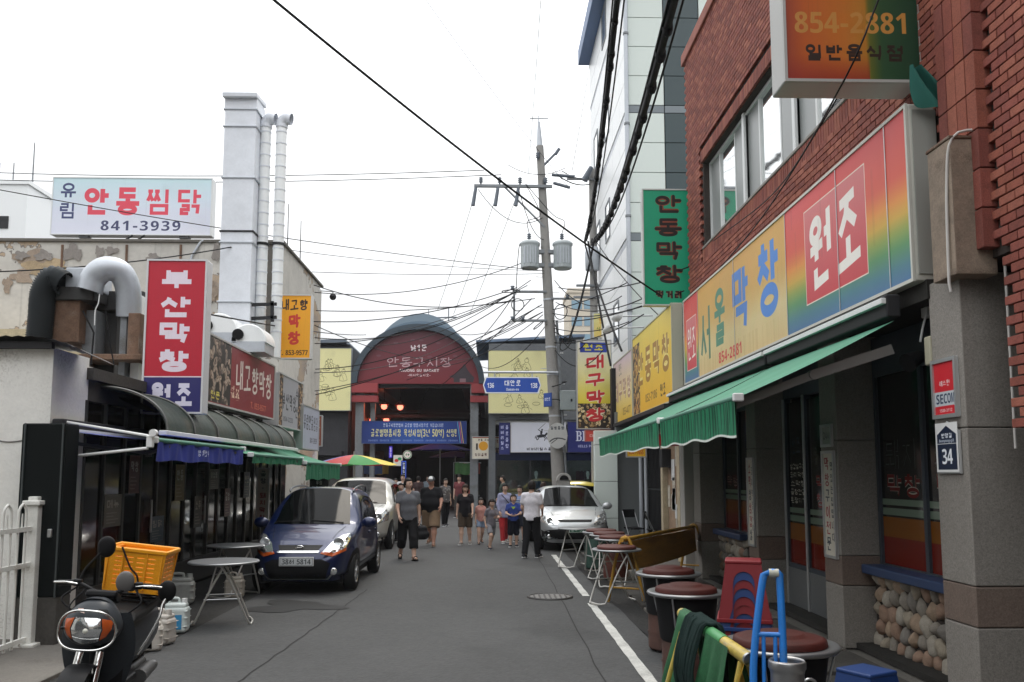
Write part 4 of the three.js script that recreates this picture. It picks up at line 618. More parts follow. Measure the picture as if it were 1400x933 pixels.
// ---------- left signs ----------
{
  const RED = '#bd1c33', NAVY = '#2c2a68';
  signFront('blade_sign', 'tall red and navy sign with white lettering on the left row', 192, 355, 284, 566, 11.9, .24, signMat(512, 1200, (c, w, h) => { fill(c, RED, 0, 0, w, h * .77); fill(c, '#e8d9e0', 0, h * .766, w, h * .008); fill(c, NAVY, 0, h * .774, w, h * .23); [...'부산막창'].forEach((k, i) => text(c, k, w * .17, h * (.035 + .18 * i), w * .66, h * .175, '#e9dde8', { weight: .21 })); text(c, '원조', w * .1, h * .795, w * .8, h * .185, '#e2def0', { weight: .2 }); }, { seed: 14 }), plain(.62, .62, .63, .4));
  signFront('blade_sign', 'yellow sign with red lettering and phone number by the flue pipes', 376, 403, 427, 491, 17.6, .2, signMat(420, 700, (c, w, h) => { fill(c, '#f6ab1e', 0, 0, w, h); text(c, '내고향', w * .08, h * .05, w * .84, h * .2, '#3a2414', { weight: .17, brush: 1, round: 1 }); [...'막창'].forEach((k, i) => text(c, k, w * .3, h * (.29 + .27 * i), w * .42, h * .25, '#d2382c', { weight: .18, brush: 1, round: 1 })); text(c, 'T. 853-9577', w * .06, h * .875, w * .88, h * .085, '#3a2414', { gap: .02 }); }, { seed: 15 }), plain(.62, .62, .6, .4));
  signSide('banner_sign', 'long dark red sign with white lettering and a food photo', -4.3, 13.25, 17.45, 2.83, 3.92, .18, 1, signMat(1400, 420, (c, w, h) => { fill(c, '#8c2a30', 0, 0, w, h); food(c, 0, 0, w * .3, h * .98, 5, ['#7a6a60', '#a08a78', '#5a463c', '#b39a88', '#3e302a']); text(c, '원조', w * .3, h * .62, w * .13, h * .26, '#8c2a30', { outline: '#e9c9b0', ow: 2.4, round: 1 }); text(c, '내고향막창', w * .36, h * .16, w * .6, h * .54, '#e6dbd2', { weight: .14, brush: 1, round: 1 }); text(c, 'T. 853-9577', w * .6, h * .8, w * .26, h * .12, '#d26a50', { gap: .02 }); text(c, '전문', w * .05, h * .8, w * .12, h * .14, '#d8c850', { weight: .17 }); }, { seed: 16 }), plain(.5, .48, .46, .5));
  signSide('banner_sign', 'pale grey weathered sign with dark lettering past the red banner', -4.25, 17.6, 19.9, 2.72, 3.82, .3, 1, signMat(700, 420, (c, w, h) => { fill(c, '#a9a9b0', 0, 0, w, h); food(c, 0, 0, w * .16, h, 7); food(c, w * .8, 0, w * .2, h, 9); text(c, '부산막창', w * .12, h * .3, w * .6, h * .4, '#3c3c44', { weight: .17 }); text(c, '수', w * .68, h * .12, w * .13, h * .3, '#3c3c44', { weight: .17 }); text(c, '산', w * .68, h * .5, w * .13, h * .3, '#3c3c44', { weight: .17 }); text(c, '854-2233', w * .2, h * .8, w * .4, h * .1, '#55555c', { gap: 0 }); }, { seed: 17 }), plain(.5, .5, .5, .5));
  signSide('banner_sign', 'light blue grey sign with dark lettering, lowest of the left signs', -4.2, 19.7, 21.6, 2.32, 3.34, .2, 1, signMat(600, 420, (c, w, h) => { fill(c, '#b4b8c8', 0, 0, w, h); text(c, '유림안동찜닭', w * .05, h * .16, w * .9, h * .42, '#34343e', { weight: .18 }); text(c, '841-3939', w * .45, h * .72, w * .45, h * .14, '#44444e', { gap: 0 }); }, { seed: 18 }));
  signFront('small_sign', 'small brown sign with white lettering beyond the left signs', 428, 568, 441, 611, 23, .12, signMat(160, 420, (c, w, h) => { fill(c, '#8a4a34', 0, 0, w, h); [...'안동찜닭'].forEach((k, i) => text(c, k, w * .16, h * (.04 + .235 * i), w * .68, h * .2, '#e5d6c6', { weight: .18 })); }, { seed: 19 }));
  signFront('strip_sign', 'white vertical strip listing grilled dishes by the left shop door', 349, 640, 369, 716, 16.4, .05, signMat(160, 640, (c, w, h) => { fill(c, '#b9b4ac', 0, 0, w, h); [...'곱창·돼지막창'].forEach((k, i) => text(c, k, w * .16, h * (.02 + .138 * i), w * .68, h * .125, i < 3 ? '#43464c' : '#7e2a30', { weight: .19 })); }, { seed: 20 }));
  { const s = signFront('standing_sign', 'small black standing sign with white lettering above the white van', 423, 654, 449, 676, 19.3, .14, signMat(300, 260, (c, w, h) => { fill(c, '#15171a', 0, 0, w, h); text(c, '유림', w * .3, h * .08, w * .4, h * .34, '#e4e4e4', { weight: .18 }); text(c, '안동찜닭', w * .04, h * .48, w * .92, h * .42, '#e4e4e4', { weight: .18 }); }, { seed: 22 }), P_DARK); part('leg', [rod(V(-.15, -1.32, -.07), V(-.15, 0, -.07), .03), rod(V(.15, -1.32, -.07), V(.15, 0, -.07), .03)], P_ALU, s); part('foot', cbox(.5, .06, .4, 0, -1.32, -.07), P_DARK, s); part('lower_panel', cbox(.44, .1, .12, 0, -.06, -.06), P_WHITE, s); }
  { const s = signFront('rooftop_sign', 'large pale blue rooftop sign with red lettering and phone number', 68, 244, 291, 321, 21.6, .3, signMat(1400, 490, (c, w, h) => { const g = c.createLinearGradient(0, 0, 0, h); g.addColorStop(0, '#c9e4ea'); g.addColorStop(.6, '#dbe0ee'); g.addColorStop(1, '#e0e2ef'); c.fillStyle = g; c.fillRect(0, 0, w, h); text(c, '유', w * .035, h * .06, w * .12, h * .33, '#3b4470', { weight: .13 }); text(c, '림', w * .035, h * .42, w * .12, h * .33, '#3b4470', { weight: .12 }); text(c, '안동찜닭', w * .18, h * .12, w * .78, h * .58, '#e0485c', { weight: .17 }); text(c, '841-3939', w * .3, h * .75, w * .52, h * .19, '#3e4266', { gap: .04 }); }, { seed: 23, dirt: .5 }), plain(.7, .72, .72, .4)); for (const x of [-1.2, 1.3]) part('post', [rod(V(x, -.5, -.15), V(x, 0, -.15), .06), cbox(.24, .08, .2, x, -.02, -.15)], M.greyMetal, s); part('brace', [rod(V(-.15, -.15, .02), V(.05, 0, 0), .025), rod(V(.15, -.15, .02), V(.35, 0, 0), .025)], P_DARK, s); }
}
{ // awnings of the left row
  const bw = worn([.03, .06, .35], { amt: .1, metres: 1, bump: 0 }), BLUE = new THREE.MeshPhysicalMaterial({ map: bw.map, color: bw.color, roughness: .8, transmission: .12, thickness: 0 });
  const bv = signMat(1024, 90, (c, w, h) => { fill(c, '#27348c', 0, 0, w, h); text(c, '부산막창', w * .46, h * .2, w * .12, h * .5, '#cfd4ea', { weight: .17 }); }, { rough: .85, dirt: .3 });
  const a = awning('blue_awning', 'blue fabric awning with white side rods on the left row', 9.5, 12.85, XL + .1, 2.2, -3.6, 2.12, .2, BLUE, bv, 40, -1, .01);
  const bz = 1.67, o = a.position;
  for (const [p, q] of [[V(-4.68, 2.33, -9.6), V(-3.64, 2.16, -9.42)], [V(-4.68, 1.93, -9.6), V(-3.64, 2.03, -9.42)]]) part('side_rod', rod(p.sub(o), q.sub(o), .016, .016, 8), P_WHITE, a);
  part('knuckle', [cbox(.07, .13, .06, -3.62 - o.x, 2.1 - o.y, -9.42 - o.z), rod(V(-3.58 - o.x, 2.19 - o.y, -9.37 - o.z), V(-3.58 - o.x, 2.19 - o.y, -9.43 - o.z), .04, .04, 14)], P_WHITE, a);
  const GV = signMat(1024, 90, (c, w, h) => { fill(c, '#116a48', 0, 0, w, h); text(c, '닭', w * .62, h * .2, w * .04, h * .5, '#cfe4da', { weight: .17 }); }, { rough: .85, dirt: .3 });
  awning('teal_awning', 'green fabric awning on the left row above the blue car', 12.95, 16.4, XL + .1, 2.38, -3.5, 2.04, .1, AWN, GV, 40, -1);
  awning('teal_awning', 'green fabric awning on the left row above the white van', 16.5, 20.3, XL + .1, 2.34, -3.45, 1.97, .3, AWN, GV, 40, -1);
}
// ---------- white panelled tower and low sign building on the right ----------
{
  const b = thing('panelled_tower', 'tall white and pale green panelled building behind the brick corner', 'building', [6, 0, -27.5]);
  const X0 = 3.8, D0 = 23, D1 = 31.7, HB = 4.6, HT = 19.2, yOf = (py) => at(870, py, D0).y;
  wp('wall', [span(X0 + .06, 9, HB, HT, -D0 - .3, -D0 - .06), span(X0 + .06, X0 + .3, HB, HT, -D1, -D0 - .3), span(X0 + .06, 9, 0, HT, -D1 - .3, -D1), span(8.8, 9, 0, HT, -D1, -D0 - .3), span(3.3, 9, 0, HB, -D0 - .5, -D0 - .2)], P_DARK, b);
  const rows = []; let y = HB; const bandAt = [324, 149].map(yOf); // dark bands
  for (let k = 0; k < 16; k++) { rows.push(y); y += .855; }
  const bands = []; for (let yb = yOf(324); yb < HT; yb += yOf(149) - yOf(324)) bands.push(yb);
  const isBand = (t) => bands.some((q) => Math.abs(q - t) < .2), edges = [HB]; for (const q of bands) { let t = edges[edges.length - 1]; const n = Math.max(1, Math.round((q - .11 - t) / .86)), s = (q - .11 - t) / n; for (let i = 1; i <= n; i++) edges.push(t + s * i); edges.push(q + .11); } while (edges[edges.length - 1] < HT - .5) edges.push(Math.min(HT, edges[edges.length - 1] + .86));
  for (let i = 0; i < edges.length - 1; i++) {
    const a = edges[i] + .008, q = edges[i + 1] - .008, band = q - a < .3;
    for (let k = 0; k < 4; k++) { const x = X0 + .04 + k * 1.0; wp('panel', span(x, x + .975 - (k === 0 ? 0 : 0), a, q, -D0 - .06, -D0, .008), band ? plain(.2, .23, .25, .4) : k === 0 || k === 2 ? M.panel : k === 1 ? plain(.035, .06, .065, .12) : M.panel, b); }
    for (let k = 0; k < 6; k++) { const z = -D0 - .02 - k * 1.44; if (!(band)) wp('panel', span(X0, X0 + .06, a, q, z - 1.42, z, .008), M.panelWhite, b); else wp('panel', span(X0 + .02, X0 + .06, a, q, z - 1.42, z), M.galv, b); }
  }
  for (const [yy, z] of [[5.6, -25], [9.2, -26.6], [9.2, -29], [12.6, -26.6], [12.6, -29.4], [16, -27]]) { const fr = wp('window', [span(X0 - .03, X0 + .02, yy, yy + 1.25, z - 1.0, z - .94), span(X0 - .03, X0 + .02, yy, yy + 1.25, z - .06, z), span(X0 - .03, X0 + .02, yy, yy + .06, z - .94, z - .06), span(X0 - .03, X0 + .02, yy + 1.19, yy + 1.25, z - .94, z - .06)], plain(.2, .22, .24, .4), b); fr.userData.base = b.position; wp('pane', span(X0 - .012, X0 - .004, yy + .06, yy + 1.19, z - .94, z - .06), GLASS_COAT, fr); }
  wp('drain_pipe', rod(V(X0 - .03, HB, -D0 + .07), V(X0 - .03, HT, -D0 + .07), .06, .06, 10), M.galv, b);
  for (let yy = HB + 1.5; yy < HT; yy += 2.6) wp('pipe_clip', rod(V(X0 - .03, yy, -D0 + .07), V(X0 - .03, yy + .06, -D0 + .07), .08, .08, 10), M.greyMetal, b);
  wp('roof_canopy', [span(X0 - .42, X0 + .1, yOf(62) + 3.7, yOf(62) + 4.3, -D1 - .1, -D0 + 3, .02)], plain(.1, .17, .32, .5), b);
  wp('roof', span(X0 + .3, 8.8, HT - .2, HT, -D1, -D0 - .3), M.concreteDark, b);
  // ground floor: tiled pillar and grey door panel
  const p0 = at(814, 690, D0 - .3), p1 = at(845, 690, D0 - .3); let yy = 0; for (const h of [.62, .95, .95, .38]) { wp('pillar_tile', span(p0.x, p1.x, yy + .006, yy + h - .006, -D0, -D0 + .3, .008), M.panel, b); yy += h; }
  wp('pillar', span(p0.x + .02, p1.x - .02, 0, 2.88, -D0 + .0, -D0 + .27), P_DARK, b);
  wp('door_panel', [span(p1.x, p1.x + .66, 0, 3.4, -D0 - .15, -D0 + .05)], plain(.16, .175, .18, .5), b);
  wp('canopy', span(p1.x, 4.4, 3.0, 3.06, -D0 - .2, -D0 + .2), P_DARK, b);
}
{
  const b = thing('sign_shop', 'low beige restaurant between the brick building and the white tower', 'building', [6, 0, -19.4]), D0 = 16.02, D1 = 22.6, X = 3.95;
  const BE = worn([.34, .26, .17], { amt: .3, metres: 1.1, rough: .8, stain: [.12, .08, .05] });
  wp('wall', [span(X, X + .25, 3.0, 4.75, -D1, -D0), span(X + .25, 9, 0, 4.75, -D1, -D1 + .2), span(X + .25, 9, 0, 4.75, -D0 - .2, -D0), span(8.8, 9, 0, 4.75, -D1 + .2, -D0 - .2)], M.beige, b); wp('roof', span(X - .1, 9, 4.75, 4.9, -D1, -D0), M.concreteDark, b);
  wp('floor', span(X, 8.8, 0, .06, -D1 + .2, -D0 - .2), M.interior, b); wp('room_wall', span(5.6, 5.7, .06, 3.2, -D1 + .2, -D0 - .2), M.interior, b);
  wp('pilaster', [span(X - .12, X + .1, 0, 3.0, -16.4, -16.1, .01), span(X - .12, X + .1, 0, 3.0, -17.75, -17.5, .01), span(X - .12, X + .1, 0, 3, -19.4, -19.2, .01)], worn([.5, .42, .29], { amt: .3, metres: .8, stain: [.25, .18, .1] }), b);
  wp('board', [span(X, X + .06, 0, 3, -17.48, -16.42), span(X, X + .06, 0, 3, -19.18, -17.77)], worn([.3, .2, .13], { amt: .4, metres: .7 }), b);
  const rp = rngOf(17), PAPER = worn([.5, .46, .38], { amt: .3, metres: .3, bump: 0, stain: [.2, .1, .08] }); for (let i = 0; i < 22; i++) { const z = -16.55 - rp() * 2.5, y0 = .5 + rp() * 1.7; if (Math.abs(z + 17.62) < .25) continue; wp('poster', span(X - .012, X - .004 - .003 * rp(), y0, y0 + .25 + .3 * rp(), z - .2 - .14 * rp(), z), i % 3 ? PAPER : P_WHITE, b); }
  for (let i = 0; i < 16; i++) wp('grille_bar', box(.03, 2.6, .03, X - .02, 1.35, -19.6 - i * .16), P_DARK, b);
  for (const h of [.2, 1.4, 2.55]) wp('grille_rail', box(.03, .04, 2.6, X - .02, h, -20.8), P_DARK, b);
  wp('drain_pipe', [rod(V(X - .12, 0, -21.9), V(X - .12, 3.2, -21.9), .055), rod(V(X - .12, 0, -21.2), V(X - .12, 3.2, -21.2), .045)], M.galv, b);
  wp('meter', cbox(.2, .4, .3, X - .1, 2.1, -18.95), P_DARK, b);
  wp('fascia', span(3.25, X, 2.98, 3.06, -D1, -D0), P_DARK, b);
  const Y1 = signMat(900, 420, (c, w, h) => { const g = c.createLinearGradient(0, 0, 0, h); g.addColorStop(0, '#efd65a'); g.addColorStop(1, '#e6b224'); c.fillStyle = g; c.fillRect(0, 0, w, h); food(c, 0, h * .1, w * .2, h * .9, 31, ['#c39a4a', '#a87634', '#d8b25c', '#8a5a28']); text(c, '안동막창', w * .12, h * .2, w * .84, h * .5, '#a87a2a', { weight: .15, outline: '#f2e08a', ow: 1.6 }); text(c, '852-7186', w * .35, h * .8, w * .3, h * .1, '#8a6a20', { gap: 0 }); text(c, '원조', w * .72, h * .76, w * .13, h * .16, '#4a3a14', { weight: .17 }); }, { seed: 41 });
  signSide('shop_sign', 'yellow restaurant sign with faded lettering between green awning and tower', 3.42, 15.95, 20.4, 3.1, 4.95, .2, -1, Y1, plain(.52, .5, .4, .5));
  signSide('shop_sign', 'smaller faded pink and yellow sign next to the vertical sign', 3.42, 20.5, 23.6, 3.05, 4.75, .2, -1, signMat(640, 400, (c, w, h) => { const g = c.createLinearGradient(0, 0, 0, h); g.addColorStop(0, '#dcc8d2'); g.addColorStop(.6, '#e4cf8a'); g.addColorStop(1, '#e2b838'); c.fillStyle = g; c.fillRect(0, 0, w, h); text(c, '대구막창', w * .06, h * .3, w * .88, h * .4, '#b08a74', { weight: .15, outline: '#ecdccc', ow: 1.5 }); text(c, '855-4477', w * .5, h * .78, w * .4, h * .12, '#8a6a30', { gap: 0 }); text(c, '원조', w * .3, h * .05, w * .16, h * .22, '#7c7460', { weight: .17 }); }, { seed: 42 }), plain(.52, .5, .4, .5));
  signFront('blade_sign', 'vertical white and yellow sign with red brush lettering and blue cap', 789, 465, 836, 587, 24, .2, signMat(420, 1000, (c, w, h) => { const g = c.createLinearGradient(0, 0, 0, h); g.addColorStop(0, '#e9e6e2'); g.addColorStop(.4, '#efe6a0'); g.addColorStop(.75, '#e6d03a'); c.fillStyle = g; c.fillRect(0, 0, w, h); fill(c, '#3348a8', w * .08, h * .02, w * .8, h * .115); text(c, '원조', w * .14, h * .03, w * .68, h * .09, '#ecdf4a', { weight: .18 }); food(c, 0, h * .72, w, h * .28, 51, ['#cdb682', '#a78a58', '#e0cfa2', '#6b5030']); [...'대구막창'].forEach((k, i) => text(c, k, w * .2, h * (.16 + .2 * i), w * .64, h * .175, '#d03036', { weight: .19, brush: 1, round: 1, outline: '#f4ead2', ow: 1.7 })); }, { seed: 43 }));
  signFront('red_signboard', 'small red sign under the vertical sign by the far awning', 800, 588, 846, 604, 23.4, .2, signMat(400, 140, (c, w, h) => { fill(c, '#cf4a40', 0, 0, w, h); text(c, '대구식당', w * .1, h * .3, w * .6, h * .4, '#e9b8b0', { weight: .17 }); }, { seed: 44 }), plain(.4, .12, .1, .5));
  signFront('red_signboard', 'red shop board hanging behind the gap of the green awnings', 886, 594, 946, 610, 16.6, .1, signMat(500, 140, (c, w, h) => { fill(c, '#d02a34', 0, 0, w, h); text(c, '안동막창', w * .34, h * .2, w * .3, h * .6, '#f2c8c4', { weight: .17 }); }, { seed: 45 }), plain(.4, .08, .09, .5));
  signFront('yellow_tag', 'small yellow board with phone digits below the far green awning', 856, 612, 884, 626, 17.5, .06, signMat(300, 140, (c, w, h) => { fill(c, '#e0b02c', 0, 0, w, h); text(c, '8541-7655', w * .1, h * .2, w * .8, h * .55, '#b8402c', { gap: 0 }); }, { seed: 46 }));
  signFront('tilted_sign', 'small yellow and green sign high above the vertical sign', 811, 428, 844, 462, 29, .15, signMat(300, 300, (c, w, h) => { const g = c.createLinearGradient(0, 0, w, h); g.addColorStop(0, '#e8e6a8'); g.addColorStop(1, '#e2b040'); c.fillStyle = g; c.fillRect(0, 0, w, h); text(c, '식육식당', w * .1, h * .55, w * .8, h * .25, '#8a9a40', { weight: .16 }); text(c, '한우', w * .2, h * .15, w * .5, h * .3, '#d8a850', { weight: .16 }); }, { seed: 47 }));
  for (const [i, [px, py]] of [[845, 434], [833, 450]].entries()) { const l = thing('floodlight', ['upper round floodlight on an arm above the yellow signs', 'lower round floodlight on an arm above the vertical sign'][i], 'lamp', at(px, py, 22)); part('head', lathe([[0, -.1], [.1, -.08], [.16, .02], [.15, .1], [.1, .12], [0, .12]], 16).rotateZ(.9), P_WHITE, l); part('arm', rod(V(0, .02, 0), V(.9, .05, 0), .02), P_ALU, l); }
}
{ // far buildings beyond the cross street on the right
  const a = at(778, 470, 150), b = thing('far_beige_building', 'distant beige building with rows of blue windows behind the pole', 'building', [a.x, 0, -150]), w = 16, H = at(800, 400, 150).y;
  part('wall', cbox(w, H, 10, w / 2, H / 2, -5), M.beigeFar, b);
  for (let f = 0; f < 7; f++) for (let k = 0; k < 6; k++) { const q = part('window', box(1.9, 1.6, .08, 1.4 + k * 2.2, H - 2.2 - f * 3.0, .03), plain(.3, .33, .35, .4), b); q.userData.base = V(0, 0, 0); part('pane', box(1.76, 1.46, .02, 0, 0, 0).translate(1.4 + k * 2.2, H - 2.2 - f * 3.0, .08), plain(.2, .33, .42, .1), q); }
  part('parapet', cbox(w + .4, .8, 10.4, w / 2, H + .3, -5), M.beigeFar, b);
  const c0 = at(774, 640, 56), c = thing('far_white_shop', 'small pale house with a white balcony behind the pole', 'building', [c0.x, 0, -56]); const hh = at(790, 480, 56).y;
  part('wall', cbox(6, hh, 6, 3, hh / 2, -3), M.beigeFar, c); part('balcony', cbox(2.6, 1.1, .9, 1.2, hh - 2.6, .45), M.panelWhite, c); part('roof', cbox(6.4, .25, 6.4, 3, hh + .1, -3), plain(.3, .12, .09, .8), c); part('window', box(1.2, 1.0, .06, 1.4, hh - 1.0, .02), P_DARK, c);
}
// ---------- clothing store across the cross street ----------
{
  const D = 38.6, xa = at(668, 600, D).x, xb = 9, yTop = at(700, 470, D).y;
  const b = thing('clothing_store', 'two storey clothing store with a glass front beyond the cross street', 'building', [(xa + xb) / 2, 0, -D]);
  const yS0 = at(700, 697, 0 + D).y, hF0 = at(700, 630, D).y, hF1 = at(700, 574, D).y;
  wp('wall', [span(xa, xb, hF1, yTop, -D - .3, -D), span(xa, xa + .3, 0, hF1, -D - .3, -D + .02), span(xb - .3, xb, 0, yTop, -D - 8, -D - .3), span(xa, xa + .3, 0, yTop, -D - 8, -D - .3), span(xa + .3, xb - .3, 0, yTop, -D - 8, -D - 7.7)], worn([.14, .15, .16], { metres: 2, amt: .2 }), b);
  wp('roof', span(xa + .3, xb - .3, yTop - .3, yTop, -D - 7.7, -D - .3), M.concreteDark, b); wp('ceiling', span(xa + .3, xb - .3, hF1 - .2, hF1, -D - 7.7, -D - .3), M.panelWhite, b); wp('floor', span(xa + .3, xb - .3, 0, .12, -D - 7.7, -D), M.concrete, b);
  wp('back_wall', span(xa + .3, xb - .3, .12, hF1 - .2, -D - 3.6, -D - 3.4), worn([.3, .34, .36], { metres: 2 }), b);
  wp('fascia', span(xa + .3, xb, hF0, hF0 + .35, -D - .2, -D + .05), plain(.01, .015, .04, .4), b);
  for (let i = 0; i < 6; i++) { const x0 = xa + .3 + i * 1.5; const fr = wp('window_frame', [span(x0, x0 + .08, .12, hF0, -D - .05, -D + .02), span(x0 + .08, x0 + 1.5, .12, .22, -D - .05, -D + .02)], P_DARK, b); fr.userData.base = b.position; wp('pane', span(x0 + .08, x0 + 1.5, .22, hF0, -D - .02, -D - .014), GLASS, fr); }
  for (let k = 0; k < 5; k++) { const rk = wp('clothes_rail', [...Array.from({ length: 14 }, (_, i) => cbox(.05, .8, .4, xa + 1 + k * 1.6 + i * .08, 1.5 + .05 * Math.sin(i * 3), -D - 3, 0, .1 * Math.sin(i), 0))], plain(.05 + .05 * (k % 3), .07, .12 + .05 * (k % 2), .9), b); }
  const NAVY = '#232a6e';
  signFront('shop_fascia', 'white shop sign with a polo rider emblem above the clothing store', 698, 577, 774, 619, D - .15, .12, signMat(900, 500, (c, w, h) => { fill(c, '#d9dbe6', 0, 0, w, h); c.save(); c.translate(w * .55, h * .42); c.scale(h * .0042, h * .0042); c.fillStyle = c.strokeStyle = '#23252e'; c.lineCap = 'round';
    c.beginPath(); c.ellipse(0, 10, 30, 13, -.15, 0, 7); c.fill(); c.beginPath(); c.moveTo(22, 4); c.lineTo(42, -18); c.lineTo(52, -14); c.lineTo(58, -2); c.lineTo(48, -2); c.lineTo(32, 16); c.fill();
    for (const [x0, y0, x1, y1, x2, y2] of [[-24, 12, -40, 26, -30, 42], [-18, 18, -20, 34, -34, 40], [20, 18, 34, 30, 26, 46], [24, 12, 44, 22, 46, 36]]) { c.lineWidth = 6; c.beginPath(); c.moveTo(x0, y0); c.lineTo(x1, y1); c.lineTo(x2, y2); c.stroke(); }
    c.lineWidth = 5; c.beginPath(); c.moveTo(-28, 6); c.lineTo(-44, 14); c.lineTo(-48, 28); c.stroke(); c.beginPath(); c.ellipse(2, -18, 9, 16, .3, 0, 7); c.fill(); c.beginPath(); c.arc(8, -40, 7, 0, 7); c.fill(); c.lineWidth = 6; c.beginPath(); c.moveTo(2, -4); c.lineTo(12, 16); c.stroke(); c.beginPath(); c.moveTo(0, -26); c.lineTo(-22, -40); c.stroke(); c.lineWidth = 3; c.beginPath(); c.moveTo(-22, -40); c.lineTo(34, -92); c.stroke(); c.restore();
    text(c, '비버리힐스폴로클럽', w * .28, h * .84, w * .7, h * .12, '#33353e', { weight: .16 }); }, { seed: 61, dirt: .4 }), P_ALU);
  signFront('shop_fascia', 'navy panel with white vertical lettering left of the polo sign', 682, 578, 697.5, 622, D - .15, .12, signMat(220, 620, (c, w, h) => { fill(c, NAVY, 0, 0, w, h); [...'비버리힐스'].forEach((k, i) => text(c, k, w * .1, h * (.06 + .17 * i), w * .36, h * .14, '#b9bde0', { weight: .18 })); [...'폴로클럽'].forEach((k, i) => text(c, k, w * .56, h * (.06 + .2 * i), w * .36, h * .15, '#b9bde0', { weight: .18 })); }, { seed: 62, dirt: .3 }), plain(.03, .03, .1, .5));
  signFront('shop_fascia', 'navy shop sign with white serif capitals right of the polo sign', 776, 577, 852, 619, D - .15, .12, signMat(900, 500, (c, w, h) => { fill(c, NAVY, 0, 0, w, h); text(c, 'BEVERLY', w * .14, h * .28, w * .8, h * .36, '#d6d8ea', { font: 'serif', gap: 0 }); text(c, 'HILLS POLO CLUB', w * .18, h * .76, w * .5, h * .09, '#b9bde0', { gap: 0 }); }, { seed: 63, dirt: .3 }), plain(.03, .03, .1, .5));
  for (const [i, [px, col]] of [[733, [.03, .06, .12]], [804, [.05, .045, .04]]].entries()) { const m = thing('mannequin', ['shop mannequin in a dark blue striped shirt behind the glass', 'shop mannequin in a dark jacket behind the right window'][i], 'mannequin', [at(px, 690, D + .5).x, .12, -D - .5]); const SK = plain(.62, .64, .66, .4);
    part('head', lathe([[0, 1.5], [.05, 1.51], [.07, 1.56], [.085, 1.64], [.08, 1.72], [.05, 1.77], [0, 1.785]], 14), SK, m); part('neck', rod(V(0, 1.4, 0), V(0, 1.54, 0), .05, .045), SK, m); part('torso', lathe([[.001, .8], [.16, .82], [.15, .95], [.14, 1.05], [.18, 1.25], [.19, 1.35], [.12, 1.42], [.05, 1.44]], 16).scale(1.05, 1, .65), plain(...col, .9), m); part('arm', rod(V(-.2, 1.36, 0), V(-.25, .85, .05), .06, .035), plain(...col, .9), m); part('arm', rod(V(.2, 1.36, 0), V(.25, .85, .05), .06, .035), plain(...col, .9), m); part('stand', [rod(V(0, 0, 0), V(0, .85, 0), .03), rod(V(0, 0, 0), V(0, .03, 0), .2)], P_STEEL, m); }
}
